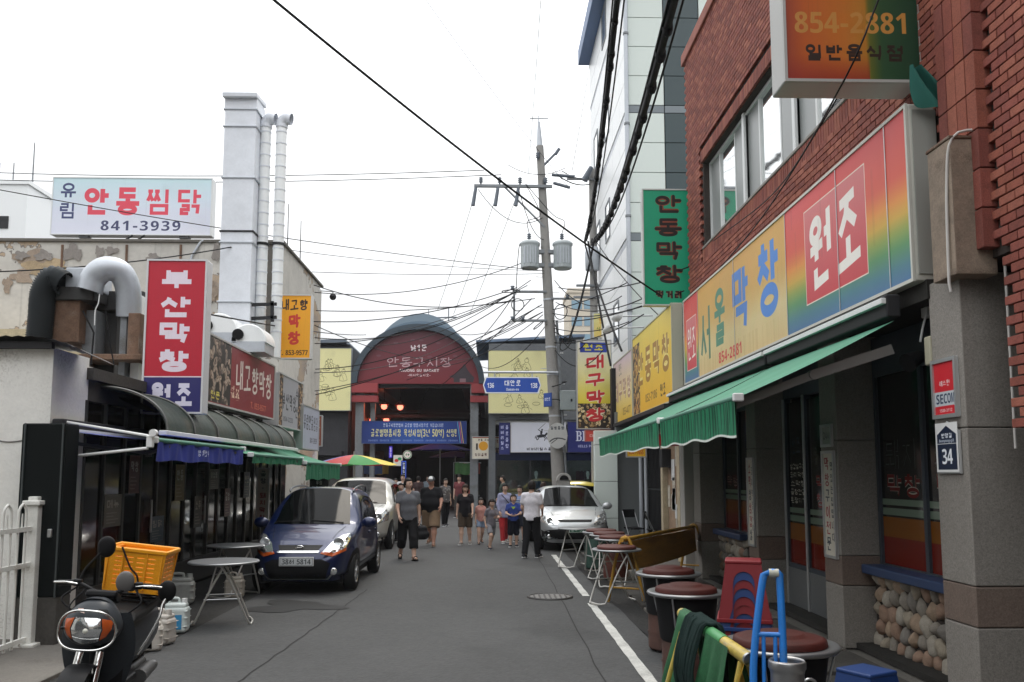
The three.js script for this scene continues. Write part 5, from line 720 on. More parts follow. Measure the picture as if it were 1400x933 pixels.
// ---------- market gate ----------
{
  const D = 40, Lp = at(490, 690, D), Rp = at(648, 690, D), cx = at(573, 500, D).x, baseY = at(573, 526, D).y, topR = at(573, 447, D).y, hw = at(663, 525, D).x - at(483, 525, D).x;
  const g = thing('market_gate', 'arched market gate with a dark red name board and barrel roof', 'gate', [cx, 0, -D]);
  const R0 = hw / 2, RH = topR - baseY, P = (x, y, z) => V(x - 0, y, z);
  for (const x of [Lp.x - cx, Rp.x - cx]) part('post', [cbox(.38, baseY, .38, x, baseY / 2, 0), cbox(.6, .3, .6, x, .15, 0)], M.greyMetal, g);
  part('post', [cbox(.22, baseY, .22, Lp.x - cx + .55, baseY / 2, -.3)], M.greyMetal, g);
  const arc = (r, h, n = 40) => Array.from({ length: n + 1 }, (_, i) => { const a = Math.PI * (1 - i / n); return [r * Math.cos(a), h * Math.sin(a)]; });
  const board = signMat(1400, 700, (c, w, h) => { const q = c.createLinearGradient(0, 0, 0, h); q.addColorStop(0, '#64303c'); q.addColorStop(1, '#7c222c'); c.fillStyle = q; c.fillRect(0, 0, w, h);
    text(c, '남1문', w * .43, h * .27, w * .14, h * .13, '#e8e0e2', { weight: .19, gap: .04 }); text(c, '안동구시장', w * .23, h * .5, w * .55, h * .2, '#a8868c', { weight: .1, brush: 1, round: 1 }); text(c, '안동구시장', w * .232, h * .504, w * .55, h * .2, '#c9aeb2', { weight: .06, brush: 1, round: 1 });
    text(c, 'ANDONG GU MARKET', w * .34, h * .725, w * .33, h * .055, '#e6dcdc', { gap: 0 }); text(c, '-어서오십시오-', w * .41, h * .81, w * .19, h * .06, '#dcc8ca', { weight: .17 });
    c.fillStyle = '#3a3038'; c.beginPath(); c.moveTo(w * .75, h * .86); c.quadraticCurveTo(w * .84, h * .8, w * .87, h * .64); c.lineTo(w * .885, h * .64); c.quadraticCurveTo(w * .9, h * .76, w * .96, h * .88); c.lineTo(w * .95, h * .97); c.lineTo(w * .79, h * .97); c.lineTo(w * .79, h * .9); c.fill(); fill(c, '#8a6a70', w * .84, h * .9, w * .05, h * .07);
    c.fillStyle = 'rgba(120,90,100,.5)'; for (let i = 0; i < 12; i++) { c.beginPath(); c.ellipse(w * (.1 + .07 * i), h * (.3 + .2 * Math.sin(i * 2)), w * .02, h * .02, 0, 0, 7); c.fill(); } }, { seed: 71, dirt: .4 });
  const bs = new THREE.Shape(); arc(R0 - .2, RH - .2).forEach(([x, y], i) => i ? bs.lineTo(x, y) : bs.moveTo(x, y)); bs.closePath();
  const bg = new THREE.ShapeGeometry(bs, 12), up = bg.attributes.position, uv = bg.attributes.uv; for (let i = 0; i < up.count; i++) uv.setXY(i, .5 + up.getX(i) / (2 * R0 - .5), up.getY(i) / (RH - .2)); bg.translate(0, baseY, .32); bg.userData.uv = true; part('name_board', bg, board, g);
  part('board_back', extr(bs, .25, 0, 0, baseY, .18), plain(.12, .03, .04, .6), g);
  // roof: two steps of the barrel with a pale rim
  const shell = (r, h, z0, z1, m, name, t = .16) => { const s = new THREE.Shape(); arc(r, h).forEach(([x, y], i) => i ? s.lineTo(x, y) : s.moveTo(x, y)); arc(r - t, h - t).reverse().forEach(([x, y]) => s.lineTo(x, y)); s.closePath(); const e = new THREE.ExtrudeGeometry(s, { depth: z1 - z0, bevelEnabled: false, curveSegments: 4 }); e.translate(0, baseY, z0); return part(name, e, m, g); };
  const BL = plain(.13, .19, .25, .4, .3), BL2 = plain(.2, .26, .31, .4, .2);
  shell(R0, RH + .04, -.2, .6, plain(.05, .07, .09, .4, .3), 'rim', .26); shell(R0 - .05, RH + .3, -24, -.2, BL, 'barrel_roof', .3); shell(R0 - .5, RH + .72, -24, -.5, BL2, 'upper_roof', .6);
  part('rear_rib', Array.from({ length: 6 }, (_, i) => { const p = arc(R0 - .28, RH + .45, 20).map(([x, y]) => V(x, baseY + y, -2 - i * 3.6)); return new THREE.TubeGeometry(new THREE.CatmullRomCurve3(p), 40, .08, 6); }), P_DARK, g);
  part('red_beam', [cbox(2.0, .42, .5, -R0 + .2, baseY - .22, .3), cbox(1.6, .3, .4, -R0 + .4, baseY - .7, .25)], plain(.33, .045, .05, .5), g); part('red_beam', [cbox(1.4, .42, .5, R0 + .1, baseY - .22, .3), cbox(1.1, .3, .4, R0 - .1, baseY - .7, .25)], plain(.33, .045, .05, .5), g);
  part('cross_beam', cbox(hw - .4, .2, .3, 0, baseY - .08, 0), P_DARK, g); part('cross_beam', cbox(hw - .4, .16, .2, 0, baseY - 1.2, -4), P_DARK, g); part('cross_beam', cbox(hw - .4, .16, .2, 0, baseY - .6, -9), P_DARK, g);
  part('aerial', [rod(V(-.9, baseY + RH + .95, -3), V(1.6, baseY + RH + 1.0, -3), .04), rod(V(1.2, baseY + RH + .8, -3), V(1.2, baseY + RH + 1.5, -3), .03), rod(V(.2, baseY + RH + 1.05, -3), V(.2, baseY + RH + 1.4, -3), .02)], M.greyMetal, g);
  // arcade behind the gate
  const ar = thing('market_arcade', 'dark covered arcade of stalls behind the market gate', 'building', [cx, 0, -52]); 
  const K = worn([.03, .028, .027], { amt: .4, metres: 2.4, bump: 0 });
  wp('wall', [span(cx - R0 - .4, cx - R0 - .1, 0, baseY + .3, -64, -40.4), span(cx + R0 + .1, cx + R0 + .4, 0, baseY + .3, -64, -40.4), span(cx - R0 - .4, cx + R0 + .4, 0, baseY + RH, -64.3, -64), span(cx - R0 - .1, cx - R0 + 1, 0, 2.9, -63.9, -44, .02), span(cx + R0 - 1, cx + R0 + .1, 0, 2.9, -63.9, -44, .02)], K, ar);
  wp('stall_front', Array.from({ length: 14 }, (_, i) => span(cx + (i % 2 ? R0 - 1.7 : -R0 + 1), cx + (i % 2 ? R0 - 1 : -R0 + 1.7), 0, .9, -46 - i * 1.2, -44.9 - i * 1.2, .02)), worn([.09, .075, .06], { amt: .5, metres: .7 }), ar);
  // lamps that glow in the arcade
  const LP = [[555, 527, .5], [583, 527, .5], [525, 556, 3], [547, 557, 3], [509, 575, 6], [528, 575, 6]];
  LP.forEach(([px, py, dz], i) => { const d = D - .45 + dz * 1, q = at(px, py, d), l = thing('arcade_lamp', ['glowing orange lamp under the red board, left', 'glowing orange lamp under the red board, right', 'glowing red lamp deeper in the arcade, left of the middle pair', 'glowing red lamp deeper in the arcade, right of the middle pair', 'lowest glowing red lamp in the arcade, left', 'lowest glowing red lamp in the arcade, right'][i], 'lamp', q); part('bulb', new THREE.SphereGeometry(.15, 14, 10), glow(1, i < 2 ? .42 : .2, i < 2 ? .2 : .12, 2.2), l); part('shade', lathe([[.05, .28], [.12, .24], [.26, .08], [.24, .08], [.1, .22], [.05, .25]], 16), plain(.1, .03, .02, .4), l); part('cord', rod(V(0, .25, 0), V(0, .9, 0), .015, .015, 6), P_BLACK, l); const pl = new THREE.PointLight(i < 2 ? 0xff9a50 : 0xff6a40, 1.6); pl.shadow.radius = 8; pl.castShadow = true; l.add(pl); });
  signFront('banner', 'blue cloth banner with yellow and white lettering across the gate', 494, 576, 638, 607, D - .4, .02, signMat(1400, 320, (c, w, h) => { fill(c, '#2a4a9c', 0, 0, w, h); const q = c.createLinearGradient(0, 0, w, 0); q.addColorStop(0, 'rgba(20,30,80,.6)'); q.addColorStop(.5, 'rgba(60,110,190,.4)'); q.addColorStop(1, 'rgba(20,30,80,.5)'); c.fillStyle = q; c.fillRect(0, 0, w, h); for (const [x, col] of [[.96, '#d06a8a'], [.975, '#e8c060'], [.945, '#6ab0d8']]) { c.strokeStyle = col; c.lineWidth = 8; c.beginPath(); c.moveTo(w * (x - .03), 0); c.lineTo(w * x, h); c.stroke(); } text(c, '안동구시장연합이 글로벌 명품시장으로 거듭납니다!', w * .2, h * .07, w * .58, h * .2, '#d5dcf0', { weight: .15 }); text(c, '글로벌명품시장 육성사업(3년 50억) 선정!', w * .08, h * .32, w * .83, h * .4, '#e9e29a', { weight: .17 }); for (let i = 0; i < 8; i++) text(c, '안동시장상인회', w * (.06 + .11 * i), h * .83, w * .09, h * .09, '#9ab0dc', { weight: .15 }); }, { seed: 72, dirt: .3, rough: .8 }), plain(.05, .08, .2, .8), 'banner');
  signFront('poster_board', 'white event poster with a yellow badge on the right gate post', 645, 597, 684, 628, D - .7, .05, signMat(500, 400, (c, w, h) => { fill(c, '#e3dccb', 0, 0, w, h); fill(c, '#a5533a', 0, 0, w, h * .05); c.fillStyle = '#e8a52a'; c.beginPath(); c.arc(w * .4, h * .42, w * .17, 0, 7); c.fill(); text(c, '안동 구시장', w * .2, h * .08, w * .5, h * .12, '#4a3a30', { weight: .17 }); text(c, '50년전통', w * .62, h * .12, w * .34, h * .18, '#a8402c', { weight: .17 }); text(c, '찜닭골목', w * .08, h * .74, w * .46, h * .16, '#5a3226', { weight: .17 }); food(c, w * .6, h * .5, w * .38, h * .42, 81); fill(c, '#3a3230', w * .13, h * .3, w * .07, h * .3); }, { seed: 73, dirt: .3 }));
  // neon shop signs inside
  for (const [n2, l2, px0, py0, px1, py1, d, draw, gl] of [
    ['neon_sign', 'lit vertical violet sign inside the arcade', 531, 610, 537, 627, 46, (c, w, h) => { fill(c, '#4a3ad0', 0, 0, w, h); text(c, '찜닭', w * .2, h * .05, w * .6, h * .9, '#fff', { down: 1 }); }, .8],
    ['neon_sign', 'lit white vertical sign with blue frame inside the arcade', 548, 630, 556, 655, 45, (c, w, h) => { fill(c, '#4a6ae0', 0, 0, w, h); fill(c, '#10131c', w * .14, h * .05, w * .72, h * .9); [...'안동찜닭'].forEach((k, i) => text(c, k, w * .22, h * (.08 + .215 * i), w * .56, h * .19, '#dfe8ff', {})); }, .9],
    ['neon_sign', 'small lit red and white sign inside the arcade, left', 509, 623, 521, 634, 46, (c, w, h) => { fill(c, '#e8dfe6', 0, 0, w, h); text(c, '닭집', w * .1, h * .1, w * .8, h * .5, '#d03050', { weight: .2 }); fill(c, '#4050b0', 0, h * .7, w, h * .3); }, .6],
    ['neon_sign', 'lit square sign with a red and green disc inside the arcade', 537, 622, 551, 638, 47, (c, w, h) => { fill(c, '#dfe6dc', 0, 0, w, h); c.fillStyle = '#d04030'; c.beginPath(); c.arc(w * .35, h * .5, w * .22, 0, 7); c.fill(); c.fillStyle = '#2a9a6a'; c.beginPath(); c.arc(w * .68, h * .35, w * .22, 0, 7); c.fill(); }, .6],
  ]) { const m = signMat(200, 300, draw, { dirt: 0 }); m.emissiveMap = m.map; m.emissive.setRGB(1, 1, 1); m.emissiveIntensity = gl * .6; m.color.setRGB(.3, .3, .3); signFront(n2, l2, px0, py0, px1, py1, d, .12, m, P_BLACK); }
  { const s = thing('round_sign', 'round green and white lit sign inside the arcade', 'sign', at(557, 622, 44.5)); const m = signMat(200, 200, (c, w, h) => { fill(c, '#e6ece6', 0, 0, w, h); c.strokeStyle = '#2a8a60'; c.lineWidth = 16; c.beginPath(); c.arc(w / 2, h / 2, w * .42, 0, 7); c.stroke(); text(c, '은행', w * .25, h * .36, w * .5, h * .28, '#2a6a50', { weight: .18 }); }, { dirt: 0 }); m.emissiveMap = m.map; m.emissive.setRGB(.3, .3, .3); const f = new THREE.CircleGeometry(.22, 24); f.translate(0, 0, .04); f.userData.uv = true; part('face', f, m, s); part('case', rod(V(0, 0, -.05), V(0, 0, .035), .24, .24, 24), P_DARK, s); part('arm', rod(V(0, .2, 0), V(0, .8, 0), .02), P_DARK, s); }
  // side panels with line drawings of folk scenes
  const folk = (seed) => signMat(800, 800, (c, w, h) => { fill(c, '#e6e0a6', 0, 0, w, h); const r = rngOf(seed); c.strokeStyle = '#5a5028'; c.lineCap = 'round'; for (let i = 0; i < 11; i++) { const x = w * (.12 + .76 * r()), y = h * (.14 + .72 * r()), s = w * (.05 + .03 * r()), f = r() > .5 ? 1 : -1; c.lineWidth = 4; c.beginPath(); c.arc(x, y, s * .42, 0, 7); c.stroke(); c.beginPath(); c.arc(x - f * s * .1, y - s * .45, s * .16, 0, 7); c.stroke(); c.beginPath(); c.moveTo(x - s * .3, y + s * .4); c.quadraticCurveTo(x - s, y + s * 1.1, x - s * .9, y + s * 1.9); c.quadraticCurveTo(x, y + s * 2.2, x + s * .9, y + s * 1.8); c.quadraticCurveTo(x + s * .8, y + s, x + s * .3, y + s * .4); c.stroke(); c.lineWidth = 3; c.beginPath(); c.moveTo(x, y + s * .8); c.quadraticCurveTo(x + f * s * 1.2, y + s * .7, x + f * s * 1.5, y + s * 1.3); c.stroke(); c.beginPath(); c.moveTo(x - s * .3, y + s); c.lineTo(x + s * .1, y + s * 1.8); c.stroke(); } c.lineWidth = 4; for (let i = 0; i < 5; i++) { const x = w * r(), y = h * (.6 + .3 * r()); c.beginPath(); c.ellipse(x, y, w * .06, h * .025, 0, 0, 7); c.stroke(); } }, { seed, dirt: .4 });
  signFront('picture_panel', 'large pale yellow panel with line drawings right of the gate', 667, 479, 752, 566, 38.2, .25, folk(91), M.greyMetal, 'panel');
  signFront('picture_panel', 'large pale yellow panel with line drawings left of the gate', 405, 476, 481, 562, 39.4, .25, folk(95), M.greyMetal, 'panel');
  const lb = thing('dark_shop', 'dark shop building under the yellow panel left of the gate', 'building', [-8.2, 0, -40.5]); wp('wall', [span(-13, -6.4, 0, 7.7, -45, -39.8), span(-13, -6.6, 2.6, 2.8, -39.8, -39.2)], worn([.05, .05, .055], { amt: .3, metres: 2 }), lb); wp('shutter', [0, 1, 2].map((i) => box(1.5, 2.4, .04, -7.6 - i * 1.9, 1.25, -39.76)), M.darkMetal, lb); wp('roof_sheet', span(-13, -6.5, 7.7, 7.85, -45, -39.3), plain(.12, .15, .19, .5), lb);
  const rb = thing('roof_house', 'building with a blue roof sheet behind the right yellow panel', 'building', [2.2, 0, -41]); wp('wall', [span(cx + R0 + .45, 3.2, 0, 7.6, -46, -39.5)], worn([.06, .06, .065], { amt: .3, metres: 2 }), rb); wp('roof', xf(box(5, .12, 6.4), 1.9, 7.95, -42.6, 0, 0, .06), plain(.14, .2, .3, .5), rb); wp('door', [box(.9, 2.1, .05, .35, 1.05, -39.47)], M.darkMetal, rb); wp('vent_box', cbox(1.0, .7, .3, 1.4, .6, -39.35), M.greyMetal, rb);
  // goods set out along the arcade stalls
  const goods = [[.35, .2, .06], [.08, .22, .07], [.4, .07, .05], [.45, .4, .3], [.1, .16, .34], [.36, .3, .08]].map((c) => worn(c, { amt: .3, metres: .5, bump: 0 }));
  const spots = [[-2.35, 41.5, 'left of the entrance, nearest the post'], [-2.2, 42.8, 'left side, second stall'], [-2.4, 44.2, 'left side, third stall'], [2.1, 41.6, 'right of the entrance, nearest the post'], [2.3, 43, 'right side, second stall'], [2.2, 44.6, 'right side, third stall']];
  spots.forEach(([x, d, w], i) => { const g2 = thing('goods_stand', 'stand of market goods in the arcade, ' + w, 'stall', [cx + x, 0, -d]); part('table', cbox(.95, .05, 1.0, 0, .72, 0), M.greyMetal, g2); for (const [a, q] of [[-.4, -.42], [.4, -.42], [-.4, .42], [.4, .42]]) part('leg', box(.05, .7, .05, a, .35, q), P_DARK, g2); for (let k = 0; k < 6; k++) part('goods_box', cbox(.26, .16 + .1 * ((k * 7 + i) % 3), .38, -.3 + (k % 3) * .3, .84, (k < 3 ? -.24 : .24), 0, 0, 0, .02), goods[(k + i) % 6], g2); part('hanging_sheet', gridSurf(10, 6, (u, v) => V(-.5 + u, 1.75 + .55 * v + .03 * Math.sin(u * 9), .05 * Math.sin(u * 14) - .4), false), goods[(i + 4) % 6], g2); part('hanger', rod(V(-.55, 2.32, -.4), V(.55, 2.32, -.4), .02), P_STEEL, g2); part('upright', rod(V(-.55, .7, -.4), V(-.55, 2.32, -.4), .018), P_STEEL, g2); });
  // parasols
  const para = (name, label, px, py, d, r, cols, h) => { const t = thing(name, label, 'parasol', [at(px, py, d).x, 0, -d]), n = 8; const parts = cols.map(() => []); for (let i = 0; i < n; i++) { const a0 = i / n * 6.2832, a1 = (i + 1) / n * 6.2832; parts[i % cols.length].push(gridSurf(6, 6, (u, v) => { const a = a0 + (a1 - a0) * u, q = .02 + v * (1 - .05 * Math.sin(Math.PI * u)); return V(Math.cos(a) * r * q, h - .42 * Math.pow(v, 1.4) * r * .55 - .03 * Math.sin(Math.PI * u) * v, Math.sin(a) * r * q); }, false)); } parts.forEach((p, i) => part('canopy_panel', p, new THREE.MeshPhysicalMaterial({ color: cols[i], roughness: .85, transmission: .2, thickness: 0 }), t)); part('pole', rod(V(0, 0, 0), V(0, h + .1, 0), .03), P_STEEL, t); for (let i = 0; i < n; i++) { const a = i / n * 6.2832; part('rib', rod(V(0, h - .03, 0), V(Math.cos(a) * r * .97, h - .27 * r * .82 - .02, Math.sin(a) * r * .97), .008, .008, 5), P_STEEL, t); } part('base', rod(V(0, 0, 0), V(0, .12, 0), .28, .24, 16), P_DARK, t); return t; };
  para('striped_parasol', 'parasol with red, blue, yellow and green panels behind the left awning', 483, 700, 26, 1.25, [0xd8c020, 0x2a8a3a, 0xc02a2a, 0x2a3a9a], 2.33);
  para('blue_parasol', 'large dark blue parasol under the market gate', 601, 690, 43, 1.5, [0x2c3a9a, 0x3040a4], 3.3);
  para('blue_parasol', 'smaller dark parasol deeper inside the market arcade', 622, 690, 47, 1.4, [0x222c70, 0x26307c], 3.0);
}
// ---------- utility pole with transformers, arms and fittings ----------
const PB = at(768, 741, 25).setY(0), PD = 25; PB.z = -PD;
const poleX = (y) => PB.x - .62 * y / 12.2;                          // the pole leans left
{
  const t = thing('utility_pole', 'leaning concrete utility pole with two transformers before the cross street', 'utility pole', PB), top = at(738, 200, PD).y, L = (y) => -.62 * y / 12.2;
  part('pole', rod(V(0, -.1, 0), V(L(top), top, 0), .2, .11, 20), M.poleConc, t);
  part('top_spike', [rod(V(L(top), top - .1, 0), V(L(top) - .03, top + .75, 0), .1, .04, 10), rod(V(L(top) - .03, top + .7, 0), V(L(top) - .03, top + .95, 0), .02, .02, 6), rod(V(L(top) - .3, top + .86, 0), V(L(top) + .25, top + .86, 0), .02, .02, 6)], M.galv, t);
  const H = (py) => at(745, py, PD).y, hx = H(245), steel = M.greyMetal;
  part('crossarm', cbox(2.3, .09, .09, L(hx) - .85, hx - .28, .16, 0, 0, 0, .01), steel, t);
  part('brace', bar(V(L(hx) - 1.1, hx - .3, .14), V(L(hx - 1.6), hx - 1.5, .12), .05, .05), steel, t);
  const insul = (x, y, z, up = 1) => lathe([[0, 0], [.025, 0], [.03, .05], [.075, .07], [.03, .1], [.075, .13], [.03, .16], [.07, .19], [.02, .22], [0, .24]].map(([r, q]) => [r, q * up]), 10).translate(x, y, z);
  const INS = plain(.1, .12, .15, .3);
  for (const x of [-1.8, -1.25, -.65, .1]) part('insulator', insul(L(hx) + x, hx - .23, .16), INS, t);
  for (const x of [-1.95, -1.3, -.7]) part('switch', [rod(V(L(hx) + x, hx - .36, .2), V(L(hx) + x - .08, hx - .9, .24), .05, .06, 8), rod(V(L(hx) + x, hx - .32, .18), V(L(hx) + x, hx - .45, .2), .03)], INS, t);
  part('strain_clamp', [rod(V(L(hx) + .3, hx + .1, .1), V(L(hx) + .95, hx - .02, .3), .05, .05, 8), rod(V(L(hx) + .35, hx - .15, .1), V(L(hx) + .8, hx - .35, .3), .05, .05, 8)], INS, t);
  part('side_bracket', [bar(V(L(hx), hx + .35, 0), V(L(hx) + .45, hx + .8, .1), .07, .05), rod(V(L(hx) + .4, hx + .72, .1), V(L(hx) + .52, hx + .9, .1), .05)], INS, t); part('insulator', insul(L(hx) - .12, hx + .55, .12), INS, t);
  for (const s of [-1, 1]) { // transformers
    const y = H(350), x = L(y) + s * .48, g = new THREE.Group(); 
    const tr = part('transformer', [lathe([[0, 0], [.24, 0], [.27, .03], [.27, .68], [.3, .7], [.3, .76], [.22, .82], [0, .85]], 24).translate(x, y - .42, .12)], worn([.42, .46, .47], { amt: .12, metres: 1, rough: .5, bump: 0 }), t);
    part('radiator', [-2, -1, 0, 1, 2].map((k) => cbox(.03, .5, .09, x + k * .085, y - .05, .38 - Math.abs(k) * .03, 0, -k * .2, 0, .006)), M.galv, t);
    part('bushing', insul(x - .02, y + .42, .12).scale(1, 1, 1), INS, t); part('clamp', cbox(.3, .12, .16, L(y) + s * .2, y + .1, .05), steel, t); part('clamp', cbox(.3, .12, .16, L(y) + s * .2, y - .3, .05), steel, t);
    part('lead', pipe([[x - .02, y + .64, .12], [x + s * .06, y + 1.0, .14], [x - .3 * s, y + 1.2, .2], [L(y + 2) - .5, y + 2.1, .2]], .012, 5), BARK_CABLE, t);
  }
  const y1 = H(405); part('lower_frame', [cbox(1.0, .07, .07, L(y1) - .55, y1 + .1, .12), cbox(1.0, .07, .07, L(y1) - .55, y1 - .75, .12), cbox(.06, .95, .06, L(y1) - 1.0, y1 - .32, .12), cbox(.7, .06, .06, L(y1) + .4, y1 - .1, .12)], M.greyMetal, t);
  for (const [x, y] of [[-1.05, .15], [-1.05, -.75], [-.75, -.75], [.55, -.1]]) part('spool', lathe([[.02, 0], [.07, 0], [.04, .05], [.07, .1], [.02, .1]], 10).translate(L(y1) + x, y1 + y, .18), INS, t);
  part('cable_loop', Array.from({ length: 7 }, (_, i) => { const a = new THREE.TorusGeometry(.18 + .04 * (i % 3), .014, 5, 18); a.rotateX(.3 * i); a.rotateY(.5 * i); return a.translate(L(y1) + [-.9, .35, .5, -.3, .3, -1.1, .15][i], y1 - [.3, .5, 1.4, .9, 2.6, -.1, 3.1][i], .18); }), BARK_CABLE, t);
  part('conduit', pipe([[L(6) + .19, 6.2, .1], [L(4) + .2, 4, .1], [L(2) + .22, 2, .1], [.24, .4, .1]], .04, 7), M.greyMetal, t);
  for (const y of [1.2, 2.6, 3.4, 4.6, 5.4, 6.8]) part('band', rod(V(L(y), y, 0), V(L(y), y + .05, 0), .2 - y * .006, .2 - y * .006, 18), M.galv, t);
  for (let i = 0; i < 14; i++) part('step_bolt', rod(V(L(3 + i * .45), 3 + i * .45, 0), V(L(3 + i * .45) + (i % 2 ? .34 : -.34), 3 + i * .45, .05), .012, .012, 5), P_STEEL, t);
  const yb = at(770, 690, PD).y; 
  // fittings that hang on the pole: a grey switch box, direction plates, a round plate, a grey hooded box
  const sb = thing('switch_box', 'grey metal switch box fixed on the right side of the pole', 'box', at(776, 548, PD - .15)); part('case', cbox(.46, .56, .3, 0, 0, 0, 0, 0, 0, .02), worn([.3, .34, .34], { amt: .15, metres: .8, rough: .5, bump: 0 }), sb); part('hasp', cbox(.05, .08, .03, .1, 0, .16), P_DARK, sb);
  const hb = thing('hooded_box', 'grey box with a round hood strapped low on the pole', 'box', at(771, 685, PD - .35)); part('case', cbox(.36, .62, .22, 0, .25, 0, 0, 0, 0, .03), worn([.3, .29, .27], { amt: .2, metres: .6, rough: .6 }), hb); part('hood', extr(new THREE.Shape().absarc(0, 0, .2, 0, Math.PI), .24, .01, 0, .57, 0), worn([.36, .35, .33], { amt: .2, metres: .6 }), hb); part('opening', extr(new THREE.Shape().absarc(0, 0, .13, 0, Math.PI), .02, 0, 0, .585, .125), P_BLACK, hb);
  const rp = thing('pole_plate', 'pale rounded plate with dark marks wrapped on the pole', 'plate', at(762, 596, PD - .3)); { const m = signMat(300, 360, (c, w, h) => { fill(c, '#b9bab8', 0, 0, w, h); c.strokeStyle = '#33353a'; c.lineWidth = 16; c.beginPath(); c.moveTo(w * .12, h * .74); c.quadraticCurveTo(w * .4, h * .5, w * .9, h * .66); c.stroke(); c.lineWidth = 10; c.beginPath(); c.moveTo(w * .2, h * .8); c.lineTo(w * .5, h * .62); c.stroke(); text(c, '일방통행', w * .15, h * .12, w * .7, h * .16, '#50535a', { weight: .18 }); }, { seed: 31 }); part('plate', extr(new THREE.Shape().absellipse(0, 0, .3, .38, 0, 6.2832), .03, .006), P_ALU, rp); const f = new THREE.CircleGeometry(.29, 24); f.scale(1, 1.26, 1); f.translate(0, 0, .018); f.userData.uv = true; part('face', f, m, rp); }
  const st = thing('street_sign', 'blue street name sign with arrow ends on an arm of the pole', 'street sign', at(700, 527, PD - .2)); { const a = at(661, 538, PD - .2), b = at(740, 516, PD - .2), w = b.x - a.x, h = b.y - a.y; const m = signMat(700, 200, (c, W, Hh) => { fill(c, '#eef0f4', 0, 0, W, Hh); c.fillStyle = '#2450b0'; c.beginPath(); [[.015, .5], [.06, .06], [.94, .06], [.985, .5], [.94, .94], [.06, .94]].forEach(([x, y], i) => c[i ? 'lineTo' : 'moveTo'](x * W, y * Hh)); c.fill(); text(c, '대안로', W * .36, Hh * .16, W * .3, Hh * .42, '#f2f4fa', { weight: .15 }); text(c, 'Daean-ro', W * .4, Hh * .68, W * .22, Hh * .16, '#e4e8f4', { gap: 0 }); text(c, '136', W * .07, Hh * .36, W * .12, Hh * .32, '#f2f4fa', { gap: 0 }); text(c, '138', W * .82, Hh * .36, W * .12, Hh * .32, '#f2f4fa', { gap: 0 }); }, { seed: 32, dirt: .3 });
    const pts = [[-.5, 0], [-.46, -.5], [.46, -.5], [.5, 0], [.46, .5], [-.46, .5]].map(([x, y]) => [x * w, y * h]); part('board', extr(pts, .04, .006), P_ALU, st); const f = new THREE.ShapeGeometry(shapeOf(pts)); const p = f.attributes.position, uv = f.attributes.uv; for (let i = 0; i < p.count; i++) uv.setXY(i, p.getX(i) / w + .5, p.getY(i) / h + .5); f.translate(0, 0, .024); f.userData.uv = true; part('face', f, m, st); part('arm', [rod(V(-w * .5, h * .5 + .14, 0), V(w * .5 + .5, h * .5 + .14, 0), .035), rod(V(-w * .3, h * .48, 0), V(-w * .3, h * .5 + .14, 0), .02), rod(V(w * .35, h * .48, 0), V(w * .35, h * .5 + .14, 0), .02)], M.galv, st); }
  const s2 = thing('small_street_sign', 'small dark blue street sign seen at an angle on the pole', 'street sign', at(749, 547, PD - .25)); part('board', cbox(.34, .4, .03, 0, 0, 0, 0, -.9, 0), plain(.03, .07, .24, .4), s2); { const f = new THREE.PlaneGeometry(.3, .36); f.rotateY(-.9); f.translate(.016 * Math.sin(-.9) * 1.1, 0, .016 * Math.cos(.9) * 1.2); f.userData.uv = true; part('face', f, signMat(120, 140, (c, w, h) => { fill(c, '#274a9a', 0, 0, w, h); text(c, '대안로', w * .1, h * .3, w * .8, h * .3, '#dfe4f2', { weight: .17 }); }), s2); } part('clamp', rod(V(.1, .15, -.1), V(.3, .15, -.2), .02), M.galv, s2);
}
{ // second, smaller pole hardware far behind, by the tower
  const t = thing('service_pole', 'farther service pole with a transformer before the white tower', 'utility pole', [at(815, 600, 29.5).x, 0, -29.5]); const Y = (py) => at(815, py, 29.5).y;
  part('pole', rod(V(0, 0, 0), V(-.05, Y(232), 0), .17, .11, 14), M.poleConc, t); part('crossarm', cbox(1.7, .08, .08, -.1, Y(247), .15), M.greyMetal, t); part('switch', [rod(V(-.35, Y(250), .2), V(-.1, Y(232), .25), .12, .08, 8), rod(V(.2, Y(255), .2), V(.2, Y(238), .2), .06)], plain(.1, .12, .15, .4), t); part('transformer', lathe([[0, 0], [.24, 0], [.26, .6], [.2, .8], [0, .82]], 16).translate(-.1, Y(372), .25), M.galv, t); part('bushing', lathe([[.02, 0], [.06, .05], [.03, .1], [.06, .15], [.02, .3]], 8).translate(-.1, Y(340), .25), P_DARK, t); part('lower_frame', [cbox(1.3, .08, .08, 0, Y(392), .15), cbox(1.5, .08, .08, 0, Y(408), .15), cbox(.08, .7, .08, .5, Y(400), .15)], M.greyMetal, t);
}
